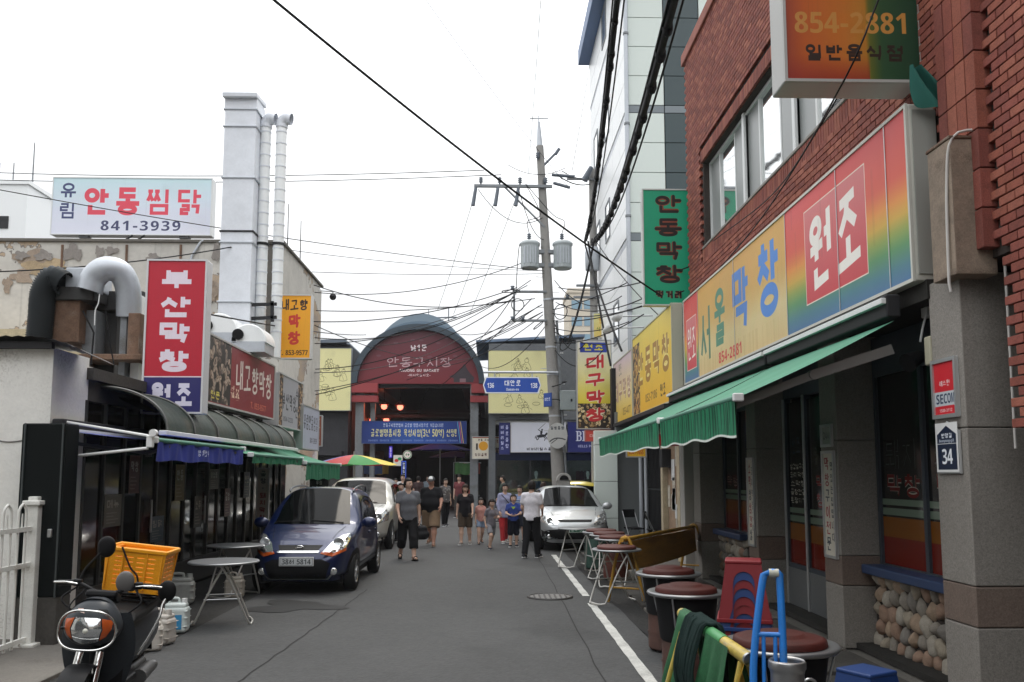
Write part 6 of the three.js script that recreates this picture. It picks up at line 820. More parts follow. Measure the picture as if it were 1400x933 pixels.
// ---------- overhead cables ----------
function cable(label, a, b, drop, r, group, extra) { const t = thing('overhead_cable', label, 'cable', a, 0, group); const q = b.clone().sub(a); part('strand', sag(V(0, 0, 0), q, drop, r), BARK_CABLE, t); if (extra) extra(t, q); return t; }
{
  const pole = (py, dx = 0) => { const y = at(745, py, PD).y; return V(poleX(y) + dx, y, -PD + .15); }, g2 = 'thin service wires fanning out from the utility pole';
  cable('long diagonal black cable from the sky across the pole to the right', at(365, -8, 9), at(905, 405, 15.8), .12, .017);
  for (const [k, [x0, y0, d0, x1, y1, d1, r]] of [[845, -10, 11, 800, 330, 26, .045], [925, -10, 8, 812, 330, 26, .05]].entries()) cable(['thick lashed cable bundle hanging left, in front of the tower', 'thickest black cable bundle sweeping in front of the green sign'][k], at(x0, y0, d0), at(x1, y1, d1), .5, r, null, (t, q) => { for (let i = 1; i < 22; i++) { const u = (i + .8 * R() - .4) / 22, p = q.clone().multiplyScalar(u).add(V(0, -.5 * 4 * u * (1 - u), 0)); part('lashing', new THREE.SphereGeometry(r * (1.1 + .3 * R()), 6, 5).scale(1, 1.8, 1).translate(p.x, p.y, p.z), BARK_CABLE, t); } part('strand', sag(V(.1, .05, 0), q.clone().add(V(.06, .1, 0)), .62, r * .3), BARK_CABLE, t); part('strand', sag(V(-.06, 0, 0), q.clone().add(V(0, -.1, 0)), .4, r * .3), BARK_CABLE, t); });
  cable('black cable from the bundle crossing down to the yellow signs', at(804, 330, 26), at(835, 500, 22), .1, .03); cable('black cable dropping from the bundle to the pole foot', at(812, 330, 26), at(776, 470, 25), .25, .035); cable('second black cable crossing the bundle by the tower windows', at(800, 335, 26), at(850, 480, 20), .15, .028);
  cable('upper horizontal wire over the rooftop sign to the crossarm', at(-10, 236, 30), pole(236, -1.7), .15, .014); cable('lower horizontal wire over the rooftop sign to the crossarm', at(-10, 246, 30), pole(242, -1.2), .15, .014);
  cable('wire sloping across the front of the rooftop sign', at(-10, 258, 19), pole(372, -.15), .15, .011); cable('wire sloping over the peeling wall to the square duct', at(-10, 372, 14), at(316, 338, 16.69), .08, .012);
  cable('dark wire rising from the left edge past the red blade sign', at(286, 430, 12.1), at(500, 458, 39.3), .1, .013);
  for (const [i, [a, b, dr]] of [[pole(395, -.9), atX(425, 440, -5.07), .3], [pole(400, -.9), atX(430, 462, -5.07), .5], [pole(408, -1), atX(431, 505, -5.07), .5], [pole(412, -1), atX(429, 390, -5.07), .4], [pole(418, -.2), atX(431, 540, -5.07), .3], [pole(398, -.9), at(640, 478, 39.4), .2], [pole(420, -.3), at(556, 520, 39.6), .2], [pole(428, -.2), at(650, 470, 38), .1], [pole(410, -.5), at(600, 530, 39.6), .1]].entries()) cable(['upper service wire from the pole to the left building corner', 'slack service wire from the pole to just above the yellow panel', 'low slack service wire from the pole across the gate roof', 'highest service wire from the pole to the grey plastered wall', 'lowest service wire from the pole across the red board', 'service wire from the pole to the right edge of the gate roof', 'service wire from the pole to the lamp pair under the red board', 'short service wire from the pole to the right yellow panel', 'service wire from the pole to the right red beam of the gate'][i], a, b, dr, .014, g2);
  for (const [i, [a, b, dr]] of [[pole(430, .1), at(935, 398, 16), .25], [pole(440, .1), at(900, 410, 17), .15], [pole(455, .1), at(840, 470, 23), .15], [pole(470, .1), at(880, 430, 19), .2], [pole(425, .1), at(870, 380, 23), .1]].entries()) cable(['service wire from the pole to the corner of the rainbow sign', 'service wire from the pole to the top of the yellow restaurant sign', 'service wire from the pole to the faded pink sign', 'service wire from the pole to the foot of the green sign', 'service wire from the pole to the tower corner'][i], a, b, dr, .014, 'thin service wires from the pole to the right row');
  for (const [i, [x, px, py]] of [[-1.95, 598, 425], [-1.3, 620, 430], [-.7, 642, 430]].entries()) cable(['leftmost thin wire dropping from the crossarm to the gate roof', 'middle thin wire dropping from the crossarm to the gate roof', 'rightmost thin wire dropping from the crossarm to the gate roof'][i], pole(262, x), at(px, py, 39), .1, .01, 'wires from the crossarm down to the gate roof');
  cable('wire from the crossarm to the farther service pole', pole(236, .6), at(812, 246, 29.4), .1, .016); cable('lower wire from the crossarm to the farther service pole', pole(243, .5), at(806, 252, 29.4), .12, .02);
  cable('thin wire from the pole up to the top edge of the photo', pole(236, .9), at(806, 90, 27), .05, .01); cable('faint wire rising steeply from the crossarm left of the pole', pole(240, -.4), at(740, -10, 15), .1, .008); cable('faint wire falling from upper left to the pole top', at(575, -10, 15), pole(260, .8), .1, .007);
  cable('wire hanging from the tower past the green sign', at(815, 330, 26), at(945, 470, 15.6), .2, .012); cable('long thin wire low over the left shops toward the pole', atX(395, 342, -5.07), pole(372, -.1), .1, .008); cable('level thin wire high over the gate', atX(426, 372, -5.07), pole(376, -.1), .05, .009);
  cable('slack wire looping across the face of the gate roof', atX(430, 445, -5.07), at(655, 488, 39.4), .5, .013); cable('dark wire over the left yellow panel toward the gate', atX(430, 510, -5.07), at(630, 462, 39.4), .4, .013); cable('wire crossing the red board from left shop to pole', atX(430, 535, -5.07), pole(428, -.2), .3, .012);
  const more = [[430, 470, 0, 392, -.6, 'wire from the left corner rising to the lower pole frame'], [430, 400, 0, 352, -.2, 'wire from the left corner up to the left transformer'], [545, 452, 39.4, 400, -.9, 'wire from the gate roof top to the lower pole frame'], [510, 472, 39.4, 385, -.5, 'wire from the gate shoulder to the transformer bracket'], [612, 452, 39.4, 420, -.3, 'short wire from the gate roof edge to the pole'], [585, 500, 39.6, 432, -.2, 'wire across the right half of the red board to the pole'], [655, 500, 39.4, 445, -.1, 'wire from the right gate shoulder to the pole'], [432, 425, 0, 410, -.4, 'long wire passing just over the gate roof to the pole']];
  for (const [x, y, d, py, dx, l] of more) cable(l, d ? at(x, y, d) : atX(x, y, -5.07), pole(py, dx), .35 * (1 + .6 * Math.sin(x)), .013);
  const moreR = [[850, 405, 22, 385, .2, 'wire from the right transformer to the tower face'], [905, 395, 16.2, 415, .2, 'wire from the pole to the lower edge of the green sign'], [800, 470, 23.8, 440, .1, 'wire from the pole to the cap of the vertical sign'], [860, 440, 21, 450, .1, 'wire from the pole to the floodlights'], [942, 365, 15.8, 395, .3, 'wire from the pole along the far brick corner'], [825, 478, 23.5, 480, .1, 'low wire from the pole behind the vertical sign']];
  for (const [x, y, d, py, dx, l] of moreR) cable(l, pole(py, dx), at(x, y, d), .3 * (1 + .6 * Math.sin(x)), .013);
  cable('curved jumper wire looping under the crossarm, left', pole(262, -1.9), pole(300, -.05), .5, .012); cable('curved jumper wire looping under the crossarm, right', pole(262, -.7), pole(330, -.05), .35, .012); cable('jumper wire arching from the pole top to the side bracket', pole(228, -1.0), pole(232, .7), .25, .011); cable('loose wire hanging beside the left transformer', pole(335, -.75), pole(405, -.95), -.35, .012);
  for (const [i, [px, py]] of [[454, 405], [575, 470]].entries()) { if (i) continue; const c = thing('camera_dome', 'small round security camera hanging on the left building corner', 'camera', at(455, 406, 25)); part('dome', new THREE.SphereGeometry(.1, 12, 8), P_DARK, c); part('arm', poly([V(0, .08, 0), V(0, .16, 0), V(-.42, .18, 0)], .02), P_STEEL, c); }
}
// ---------- round steel tables ----------
function table(label, pos, turn, o = {}) { // folding table with bent tube legs; o.lid covers the grill hole
  const { r = .33, h = .72, lid = true, group } = o, t = thing('round_table', label, 'table', pos, turn, group);
  part('tabletop', lathe([[0, h - .012], [r - .02, h - .012], [r, h - .02], [r + .012, h - .008], [r, h + .006], [r - .03, h], [0, h]], 36), plain(.3, .31, .32, .36, .7), t);
  for (const s of [-1, 1]) { const L = pipe([[-s * .06, h - .03, s * .3], [0, h - .06, s * .27], [s * .14, h * .55, s * .23], [s * .3, .03, s * .2], [s * .34, .012, s * .1], [s * .34, .012, -s * .1], [s * .3, .03, -s * .2]], .013, 7, 40); part('leg', L, plain(.48, .47, .44, .4, .5), t); part('leg', pipe([[s * .3, .03, -s * .2], [s * .14, h * .55, -s * .23], [0, h - .06, -s * .27]], .013, 7, 20), plain(.48, .47, .44, .4, .5), t); }
  for (const z of [-.22, .22]) part('crossbar', rod(V(-.2, h * .42, z), V(.2, h * .42, z), .01), P_STEEL, t);
  if (lid) part('lid', lathe([[0, h + .055], [r * .74, h + .05], [r * .8, h + .04], [r * .82, h + .025], [r * .8, h + .004]], 36), worn([.095, .02, .014], { amt: .35, metres: .5, rough: .6, bump: 0 }), t);
  return t;
}
function drumTable(label, pos, o = {}) { // grill drum table: barrel, black skirt, steel ring and lid
  const { r = .32, h = .74, group } = o, t = thing('grill_table', label, 'table', pos, 0, group), RU = worn([.085, .04, .03], { amt: .4, metres: .7, rough: .7, bump: 0 });
  part('drum', lathe([[0, 0], [.2, 0], [.21, .02], [.21, .16], [.22, .17], [.21, .18], [.21, .36], [.22, .37], [.21, .38], [.21, .5], [.17, .5]], 28), RU, t);
  part('skirt', lathe([[.21, .34], [.225, .36], [r - .06, h - .05], [r - .08, h - .02]], 32), P_BLACK, t);
  part('tabletop', lathe([[.2, h - .02], [r - .02, h - .02], [r, h - .024], [r + .014, h - .008], [r, h + .008], [r - .03, h], [0, h]], 40), plain(.22, .225, .23, .36, .7), t);
  part('lid', lathe([[0, h + .07], [r * .42, h + .068], [r * .45, h + .05], [r * .72, h + .045], [r * .8, h + .035], [r * .82, h + .003]], 40), worn([.058, .011, .008], { amt: .35, metres: .5, rough: .6, bump: 0 }), t);
  for (let i = 0; i < 4; i++) { const a = i * 1.571 + .6; part('strut', rod(V(Math.cos(a) * (r - .02), h - .03, Math.sin(a) * (r - .02)), V(Math.cos(a) * .21, h * .45, Math.sin(a) * .21), .008, .008, 6), P_STEEL, t); }
  return t;
}
{
  const G = (px, py, h) => { const p = atG(px, py, h); p.y = .02; return p; };
  drumTable('grill table with a dark red lid on a rusty drum before the red stools', G(938, 806, .78));
  drumTable('grill table with a red brown lid just behind the nearer drum table', G(914, 781, .78));
  { const t = drumTable('grill table with a red lid half behind the blue hand truck', G(1066, 876, .78), { r: .33 }); }
  table('folding table with a red lid by the orange barrier end', G(843, 749, .76), .4); table('folding table with a red lid, second from the silver car', G(842, 735, .76), 1.2); table('folding table with a red lid, third from the silver car', G(833, 730, .76), .2); table('folding table with a steel top and no lid nearest the silver car', G(789, 723, .73), .7, { lid: false, r: .36 });
  table('folding table with a pinkish lid close to the silver car bumper', G(822, 726, .76), 1.8);
  table('steel folding table standing by the white jugs on the left', G(306, 768, .72).setY(.004), .25, { lid: false, r: .4 }); table('steel folding table farther in by the left shop door', G(322, 746, .72).setY(.004), 1.1, { lid: false, r: .4 });
  const dr = (label, px, py, c) => { const t = thing('oil_drum', label, 'drum', G(px, py, 0)); part('drum', lathe([[0, 0], [.2, 0], [.21, .02], [.21, .18], [.222, .19], [.21, .2], [.21, .38], [.222, .39], [.21, .4], [.21, .55], [.2, .56], [.19, .54], [0, .54]], 24), worn(c, { amt: .3, metres: .7, rough: .6, bump: 0 }), t); part('rim', new THREE.TorusGeometry(.205, .012, 6, 24).rotateX(Math.PI / 2).translate(0, .555, 0), P_DARK, t); };
  dr('dark green oil drum under the far red lidded tables', 815, 778, [.04, .09, .07]); dr('dark red oil drum under the table by the orange barrier', 842, 792, [.12, .035, .025]); dr('small rusty drum in front of the nearest grill table', 932, 880, [.09, .045, .032]);
}
// folded chairs at the far restaurant
{ for (const [i, [px, py]] of [[866, 748], [893, 752]].entries()) { const t = thing('folding_chair', ['black folding chair leaning by the green pillar', 'dark folding chair by the iron grille'][i], 'chair', atG(px, py), .5 + i); for (const s of [-1, 1]) { part('frame', pipe([[s * .2, 0, .2], [s * .19, .45, 0], [s * .18, .86, -.18]], .013, 6), P_STEEL, t); part('frame', pipe([[s * .17, 0, -.2], [s * .17, .44, .12]], .013, 6), P_STEEL, t); } part('seat', cbox(.38, .035, .36, 0, .45, .05, .05), P_BLACK, t); part('backrest', cbox(.36, .2, .03, 0, .8, -.16, -.2), P_BLACK, t); } }
// ---------- stacked stools ----------
{
  const base = V(1.96, 0, -6.75), RED = plain(.2, .008, .013, .55), BLU = plain(.01, .04, .16, .55);
  const stool = (m) => { // square plastic stool: tapered walls with an arched window on each side, seat with rim
    const t = new THREE.Group(), H = .45, a = .13, b = .195, wall = (k) => { const s = new THREE.Shape(); s.moveTo(-b, 0); s.lineTo(-b + .075, 0); s.lineTo(-.085, .1); s.lineTo(-.078, .29); s.quadraticCurveTo(-.07, .37, 0, .375); s.quadraticCurveTo(.07, .37, .078, .29); s.lineTo(.085, .1); s.lineTo(b - .075, 0); s.lineTo(b, 0); s.lineTo(a, H - .015); s.lineTo(-a, H - .015); s.closePath(); const g = new THREE.ExtrudeGeometry(s, { depth: .004, bevelEnabled: false, curveSegments: 8 }); g.translate(0, 0, -.002); g.rotateX(-Math.atan((b - a) / H)); g.translate(0, 0, b - .004); g.rotateY(k * Math.PI / 2); return g; };
    for (let k = 0; k < 4; k++) part('side', wall(k), m, t); part('seat', cbox(2 * a + .012, .03, 2 * a + .012, 0, H - .012, 0, 0, 0, 0, .012), m, t); part('rim', [0, 1, 2, 3].map((k) => cbox(2 * b + .01, .028, .014, 0, .014, b, 0, 0, 0, .004).rotateY(k * Math.PI / 2)), m, t); return t;
  };
  const protoR = stool(RED), protoB = stool(BLU), order = 'BBBRBRRBRBR';
  const spot = ['at the very bottom', 'second from the bottom', 'third from the bottom', 'fourth from the bottom', 'fifth from the bottom', 'in the very middle', 'fifth from the top', 'fourth from the top', 'third from the top', 'second from the top', 'on the very top'];
  [...order].forEach((k, i) => { const s = (k === 'R' ? protoR : protoB).clone(); s.name = numbered('plastic_stool'); s.position.set(base.x, .03 + i * .062, base.z); s.rotation.y = -.28 + .004 * Math.sin(i * 2.3); scene.add(s); tag(s, (k === 'R' ? 'red' : 'blue') + ' plastic stool ' + spot[i] + ' of the stack by the column', 'stool', 'stacked plastic stools'); });
  const s = protoB.clone(); s.name = numbered('plastic_stool'); s.position.copy(atG(1185, 922, .45)).setY(.03); s.rotation.y = .5; scene.add(s); tag(s, 'single blue plastic stool standing alone at the lower right', 'stool');
}
// ---------- barriers, hand truck, bucket ----------
function barrier(name, label, a, b, h, cloth, clothCol, o = {}) { // A-frame tube barrier with a cloth banner slung from the bar
  const t = thing(name, label, 'barrier', a, 0), d = b.clone().sub(a).setY(0), L = d.length(), q = d.clone().normalize(), n = V(-q.z, 0, q.x), Y = o.yellow ?? worn([.5, .27, .03], { amt: .25, metres: .6, rough: .5, bump: 0, stain: [.22, .1, .03] });
  part('top_bar', [rod(V(0, h, 0), q.clone().multiplyScalar(L).setY(h), .03, .03, 14)], Y, t);
  for (const e of [.04, .96]) { const p = q.clone().multiplyScalar(L * e); part('leg_frame', pipe([p.clone().addScaledVector(n, .26).setY(0), p.clone().addScaledVector(n, .16).setY(h * .6), p.clone().addScaledVector(n, .07).setY(h - .03), p.clone().setY(h + .035), p.clone().addScaledVector(n, -.07).setY(h - .03), p.clone().addScaledVector(n, -.16).setY(h * .6), p.clone().addScaledVector(n, -.26).setY(0)], .022, 8, 40), Y, t); part('foot_bar', rod(p.clone().addScaledVector(n, .2).setY(.2), p.clone().addScaledVector(n, -.2).setY(.2), .014), Y, t); }
  return { t, q, n, L, Y };
}
{
  const A = atG(851, 827), B = at(953, 800, 15.2).setY(0); const { t, q, n, L } = barrier('orange_barrier', 'orange tube barrier with an orange banner stretched toward the column', A, B, .86);
  part('banner', gridSurf(30, 8, (u, v) => q.clone().multiplyScalar(L * (.03 + .94 * u)).addScaledVector(n, .035 + .02 * Math.sin(u * 9 + v * 2)).setY(.45 + .38 * v - .05 * Math.sin(Math.PI * u) * (1 - v))), worn([.4, .19, .02], { amt: .3, metres: .9, rough: .75, bump: 0, stain: [.2, .08, .02] }), t);
  // near barrier: fat bar with worn paint, green cloth and rope
  const C = at(934, 840, 6.0), D = at(1026, 903, 4.75), h = .74, t2 = thing('green_barrier', 'worn green and yellow pipe barrier draped with cloth at the lower right', 'barrier', [C.x, 0, C.z]); const d2 = D.clone().sub(C), L2 = d2.length(), q2 = d2.clone().normalize(), n2 = V(-q2.z, 0, q2.x).normalize(), P = (s, up = 0, out = 0) => V(0, C.y, 0).addScaledVector(q2, s * L2).addScaledVector(n2, out).add(V(0, up, 0));
  const YB = worn([.48, .36, .07], { amt: .4, metres: .4, rough: .45, bump: 0, stain: [.3, .27, .2] }), GB = worn([.06, .26, .09], { amt: .3, metres: .4, rough: .45, bump: 0 });
  part('pipe_end', rod(P(-.02), P(.2), .036, .036, 18), YB, t2); part('green_sleeve', rod(P(.2), P(.68), .041, .041, 18), GB, t2); part('pipe_end', rod(P(.68), P(1), .037, .037, 20, true), YB, t2); part('pipe_mouth', [rod(P(.985), P(1.004), .0375, .0375, 20, true), rod(P(.9), P(.95), .034, .034, 20), bar(P(.985, .0, -.032), P(.985, .0, .032), .004, .004)], P_STEEL, t2);
  for (const [s, sp] of [[.08, .26], [.93, .2]]) part('leg_frame', [-1, 1].map((e) => rod(P(s, -.03, e * .02), P(s, -.8, e * sp), .018, .018, 8)), YB, t2);
  part('yellow_flap', gridSurf(10, 10, (u, v) => P(.84 + .12 * u, -.03 - .75 * v, (u - .5) * (.03 + .34 * v) + .012 * Math.sin(v * 11)).addScaledVector(q2, .06 * v), false), worn([.52, .32, .03], { amt: .3, metres: .6, rough: .7, bump: 0 }), t2);
  const cl2 = thing('green_cloth', 'green tarpaulin cloth hanging in folds over the worn pipe barrier', 'cloth', [C.x, 0, C.z]); const GC = worn([.022, .12, .045], { amt: .35, metres: .5, rough: .7, bump: .002 });
  for (const [s0, s1, sd, dr, a0] of [[.03, .36, 1, .72, 0], [.03, .36, -1, .55, 0], [.5, .82, 1, .8, 1.3], [.5, .8, -1, .6, 1.3]]) part('fold', gridSurf(24, 24, (u, v) => { const s = s0 + (s1 - s0) * u, w = .08, th = v < w ? a0 + (1.5708 - a0) * v / w : 1.5708, q = Math.max(0, (v - w) / (1 - w)); return P(s - .1 * q * (sd > 0 ? 1 : 0) + .06 * (u - .5) * q, .047 * Math.cos(th) - dr * q, sd * (.047 * Math.sin(th) + .1 * q + .03 * Math.sin(u * 15 + v * 2) * Math.min(1, q * 2))); }, false), GC, cl2);
  const rp = thing('rope_coil', 'dark green coiled rope hung over the worn pipe barrier', 'rope', [C.x, 0, C.z]); const RO = worn([.018, .035, .032], { amt: .4, metres: .15, rough: .95, bump: .002 }), r = rngOf(55);
  for (let k = 0; k < 22; k++) { const s = .22 + .27 * (k / 22) + .02 * r(), len = .46 + .16 * r(), w = .06 + .03 * r(); part('strand', pipe([P(s, .052, 0), P(s, .02, w * .85), P(s + .01, -len * .5, w + .05 + .02 * r()), P(s + .02, -len, .02 + .05 * r()), P(s + .02, -len * .5, -w), P(s + .01, .02, -w * .8)], .0125, 6, 44, true), RO, rp); }
}
{
  const base = V(1.45, 0, -4.6), t = thing('hand_truck', 'blue tubular hand truck leaning beside the steel bucket', 'hand truck', base, -.2), B = worn([.02, .2, .62], { amt: .15, metres: .4, rough: .4, bump: 0, stain: [.1, .2, .4] });
  const T = at(1058, 784, 4.75).sub(base).applyAxisAngle(V(0, 1, 0), .2), w = .072, lean = (y) => T.z * y / T.y, lx = (y) => T.x * Math.pow(Math.max(0, y / T.y), 3);
  part('frame', pipe([[-w + lx(.06), .06, 0], [-w + lx(.5), .5, lean(.5)], [-w * 1.05 + lx(.78), .78, lean(.78)], [-w * .62 + lx(1.12), T.y - .04, lean(T.y)], [-w * .35 + T.x, T.y, T.z], [w * .35 + T.x, T.y, T.z], [w * .62 + lx(1.12), T.y - .04, lean(T.y)], [w * 1.05 + lx(.78), .78, lean(.78)], [w + lx(.5), .5, lean(.5)], [w + lx(.06), .06, 0]], .02, 10, 90), B, t);
  part('grip', rod(V(-w * .35 + T.x, T.y, T.z), V(w * .35 + T.x, T.y, T.z), .023, .023, 12), plain(.5, .5, .42, .5), t);
  for (const y of [.5, .9]) part('crosspiece', rod(V(-w + lx(y), y, lean(y)), V(w + lx(y), y, lean(y)), .014), B, t); for (const x of [-.05, .05]) part('slat', rod(V(x * .6 + lx(.08), .08, 0), V(x * .6 + lx(.9), .9, lean(.9)), .011), B, t);
  part('toe_plate', cbox(.34, .015, .2, 0, .04, .1), B, t); for (const s of [-1, 1]) part('wheel', [new THREE.TorusGeometry(.065, .028, 8, 20).rotateY(Math.PI / 2).translate(s * .2, .093, -.06), rod(V(s * .2 - .02, .093, -.06), V(s * .2 + .02, .093, -.06), .05)], P_BLACK, t); part('axle', rod(V(-.2, .093, -.06), V(.2, .093, -.06), .012), P_STEEL, t);
  const bk = thing('steel_bin', 'round stainless steel bin behind the blue hand truck', 'bin', at(1076, 902, 4.62).setY(.03)); part('body', lathe([[0, 0], [.078, 0], [.083, .02], [.085, .69], [.09, .71], [.096, .72], [.096, .75], [.088, .76], [.08, .745], [.077, .03], [0, .03]], 32), plain(.34, .34, .34, .38, .85), bk); part('handle', new THREE.TorusGeometry(.04, .008, 6, 14).translate(.115, .62, 0), P_STEEL, bk); part('label', xf(new THREE.PlaneGeometry(.05, .08), .05, .6, .074, 0, .6, 0), plain(.1, .3, .32, .5), bk);
}
// ---------- jugs ----------
{
  const jug = (label, px, py, turn, w, h, col, lab) => { const t = thing('plastic_jug', label, 'jug', atG(px, py), turn), m = worn(col, { amt: .14, metres: .4, rough: .45, bump: 0, stain: col.map((c) => c * .6) });
    part('body', [cbox(w, h * .78, w * .72, 0, h * .39, 0, 0, 0, 0, w * .16), cbox(w * .86, h * .16, w * .6, 0, h * .8, 0, 0, 0, 0, w * .1)], m, t); for (const y of [.2, .45, .65]) part('rib', cbox(w * 1.02, h * .02, w * .74, 0, h * y, 0, 0, 0, 0, .008), m, t);
    part('handle', pipe([[-w * .3, h * .86, 0], [-w * .28, h * 1.0, 0], [w * .05, h * 1.0, 0], [w * .1, h * .86, 0]], w * .055, 7), m, t); part('cap', rod(V(w * .3, h * .86, 0), V(w * .3, h * 1.0, 0), w * .12, w * .11, 14), lab ? P_WHITE : m, t);
    if (lab) part('label', xf(new THREE.PlaneGeometry(w * .6, h * .42).translate(0, 0, w * .37 + .004), 0, h * .34, 0), lab, t).geometry.userData.uv = true; return t; };
  const pf = () => signMat(160, 200, (c, w, h) => { fill(c, '#3a8fc0', 0, 0, w, h); c.fillStyle = '#d8d84a'; c.beginPath(); c.ellipse(w / 2, h * .4, w * .36, h * .2, -.1, 0, 7); c.fill(); fill(c, '#dfeaf0', w * .1, h * .72, w * .8, h * .06); fill(c, '#1a5a90', w * .1, h * .84, w * .6, h * .08); }, { dirt: .3 });
  jug('white plastic jug with a blue and yellow label beside the scooter', 240, 865, .1, .27, .37, [.62, .68, .66], pf()); jug('dirty white jug behind the scooter, nearer of the unlabelled pair', 203, 890, .3, .25, .33, [.5, .47, .42]); jug('dirty white jug behind the scooter, right of the unlabelled pair', 219, 881, -.2, .27, .35, [.46, .43, .39]); jug('large cloudy jug by the shop front behind the labelled jug', 246, 826, .2, .36, .4, [.32, .33, .31]); jug('greyish jug under the left steel table', 320, 818, .0, .26, .35, [.36, .33, .28]);
}
// ---------- cars: a shaped shell, with glass, lamps, grille and plates laid onto it ----------
function curve(pts) { return (x) => { // monotone-ish smooth interpolation of [x, y] pairs sorted by x
  if (x <= pts[0][0]) return pts[0][1]; for (let i = 1; i < pts.length; i++) if (x <= pts[i][0]) { const [x0, y0] = pts[i - 1], [x1, y1] = pts[i], t = (x - x0) / (x1 - x0), m0 = i > 1 ? (y1 - pts[i - 2][1]) / (x1 - pts[i - 2][0]) * (x1 - x0) : y1 - y0, m1 = i < pts.length - 1 ? (pts[i + 1][1] - y0) / (pts[i + 1][0] - x0) * (x1 - x0) : y1 - y0, t2 = t * t, t3 = t2 * t; return (2 * t3 - 3 * t2 + 1) * y0 + (t3 - 2 * t2 + t) * m0 * .6 + (-2 * t3 + 3 * t2) * y1 + (t3 - t2) * m1 * .6; } return pts[pts.length - 1][1]; }; }
const ss = (a, b, x) => { const t = cl((x - a) / (b - a)); return t * t * (3 - 2 * t); };
function carShell({ L, W, H, top, belt, bot = .2, nose, tail, tumble = .24, crown = .03, flare = 0, wheels = [] }) {
  const T = curve(top), NF = curve(nose), NR = curve(tail), g0 = new THREE.BoxGeometry(2, 2, 2, 26, 18, 70), p = g0.attributes.position;
  const sq = (a, b, n) => { const m = Math.max(Math.abs(a), Math.abs(b)); if (m < 1e-6) return 1; return m / Math.pow(Math.pow(Math.abs(a), n) + Math.pow(Math.abs(b), n), 1 / n); };
  for (let i = 0; i < p.count; i++) {
    let w = p.getX(i), v = p.getY(i), u = p.getZ(i), s = sq(u, w, 5.5); u *= s; w *= s; s = sq(v, w, 7); v *= s; w *= s;
    const z0 = u * L / 2, ty = T(z0), y = bot + (ty - bot) * (v + 1) / 2, f = ss(.72, 1, Math.abs(u));
    const z = z0 + (u > 0 ? NF(y) : -NR(y)) * f;
    let k = y > belt ? 1 - tumble * Math.pow((y - belt) / (H - belt), 1.15) : 1 - .045 * Math.pow((belt - y) / (belt - bot), 2);
    k *= 1 - .06 * ss(.55, 1, u) - .05 * ss(.6, 1, -u);
    let x = w * W / 2 * k; for (const wz of wheels) { const q = Math.hypot(z - wz, y - .3); if (Math.abs(w) > .9) x += Math.sign(x) * flare * (1 - ss(.3, .42, q)); }
    p.setXYZ(i, x, y + (v > .9 ? crown * (1 - w * w) * (1 - .5 * f) : 0) - (v > .9 ? crown * .5 : 0), z);
  }
  g0.deleteAttribute('uv'); g0.deleteAttribute('normal'); const g = toCreasedNormals(mergeVertices(g0, 1e-4), .9); return g;
}
function onto(mesh, axis, pts, lift = .005, edge = .09, side = 1) { // a sheet of the given outline laid on the shell, seen along one axis
  const g = new TessellateModifier(edge, 7).modify(new THREE.ShapeGeometry(shapeOf(pts)).toNonIndexed()), p = g.attributes.position, rc = new THREE.Raycaster();
  const cache = new Map(), nrm = new Map(), ns = [];
  for (let i = 0; i < p.count; i++) {
    const a = p.getX(i), b = p.getY(i), key = a.toFixed(4) + ',' + b.toFixed(4); let q = cache.get(key);
    if (!q) { const o = axis === 'z' ? V(a, b, 9 * side) : axis === 'x' ? V(9 * side, b, a) : V(a, 9, b), d = axis === 'z' ? V(0, 0, -side) : axis === 'x' ? V(-side, 0, 0) : V(0, -1, 0); rc.set(o, d); const hit = rc.intersectObject(mesh)[0]; if (hit && hit.normal) nrm.set(key, hit.normal.clone()); q = hit ? hit.point.addScaledVector(d, -lift) : axis === 'z' ? V(a, b, 0) : axis === 'x' ? V(0, b, a) : V(a, .9, b); cache.set(key, q); }
    p.setXYZ(i, q.x, q.y, q.z); ns.push(nrm.get(key));
  }
  g.deleteAttribute('uv'); g.deleteAttribute('normal'); g.computeVertexNormals(); const nn = g.attributes.normal; if (axis === 'y') { const av = V(0, 0, 0); let ex = 0, w2 = 0; ns.forEach((n, i) => { if (n) { av.add(n); ex += n.x * p.getX(i); w2 += p.getX(i) ** 2; } }); av.normalize(); av.x = 0; ns.forEach((n, i) => { if (n) ns[i] = V(av.x + p.getX(i) * ex / w2, av.y, av.z).normalize(); }); } ns.forEach((n, i) => { if (n) { if (n.x * nn.getX(i) + n.y * nn.getY(i) + n.z * nn.getZ(i) < 0) n = n.clone().negate(); nn.setXYZ(i, n.x, n.y, n.z); } }); return g;
}
const mirror = (pts) => pts.map(([x, y]) => [-x, y]).reverse();
const CARGLASS = new THREE.MeshPhysicalMaterial({ color: 0x060708, roughness: .06, specularIntensity: .12 }), CHROME = plain(.75, .75, .75, .12, 1), LAMP = plain(.55, .57, .58, .12, .7), LENS = plain(.82, .84, .84, .05, .85), AMBER = plain(.5, .09, .015, .25), TYRE = plain(.014, .014, .014, .85), BLKPL = plain(.01, .01, .011, .5);
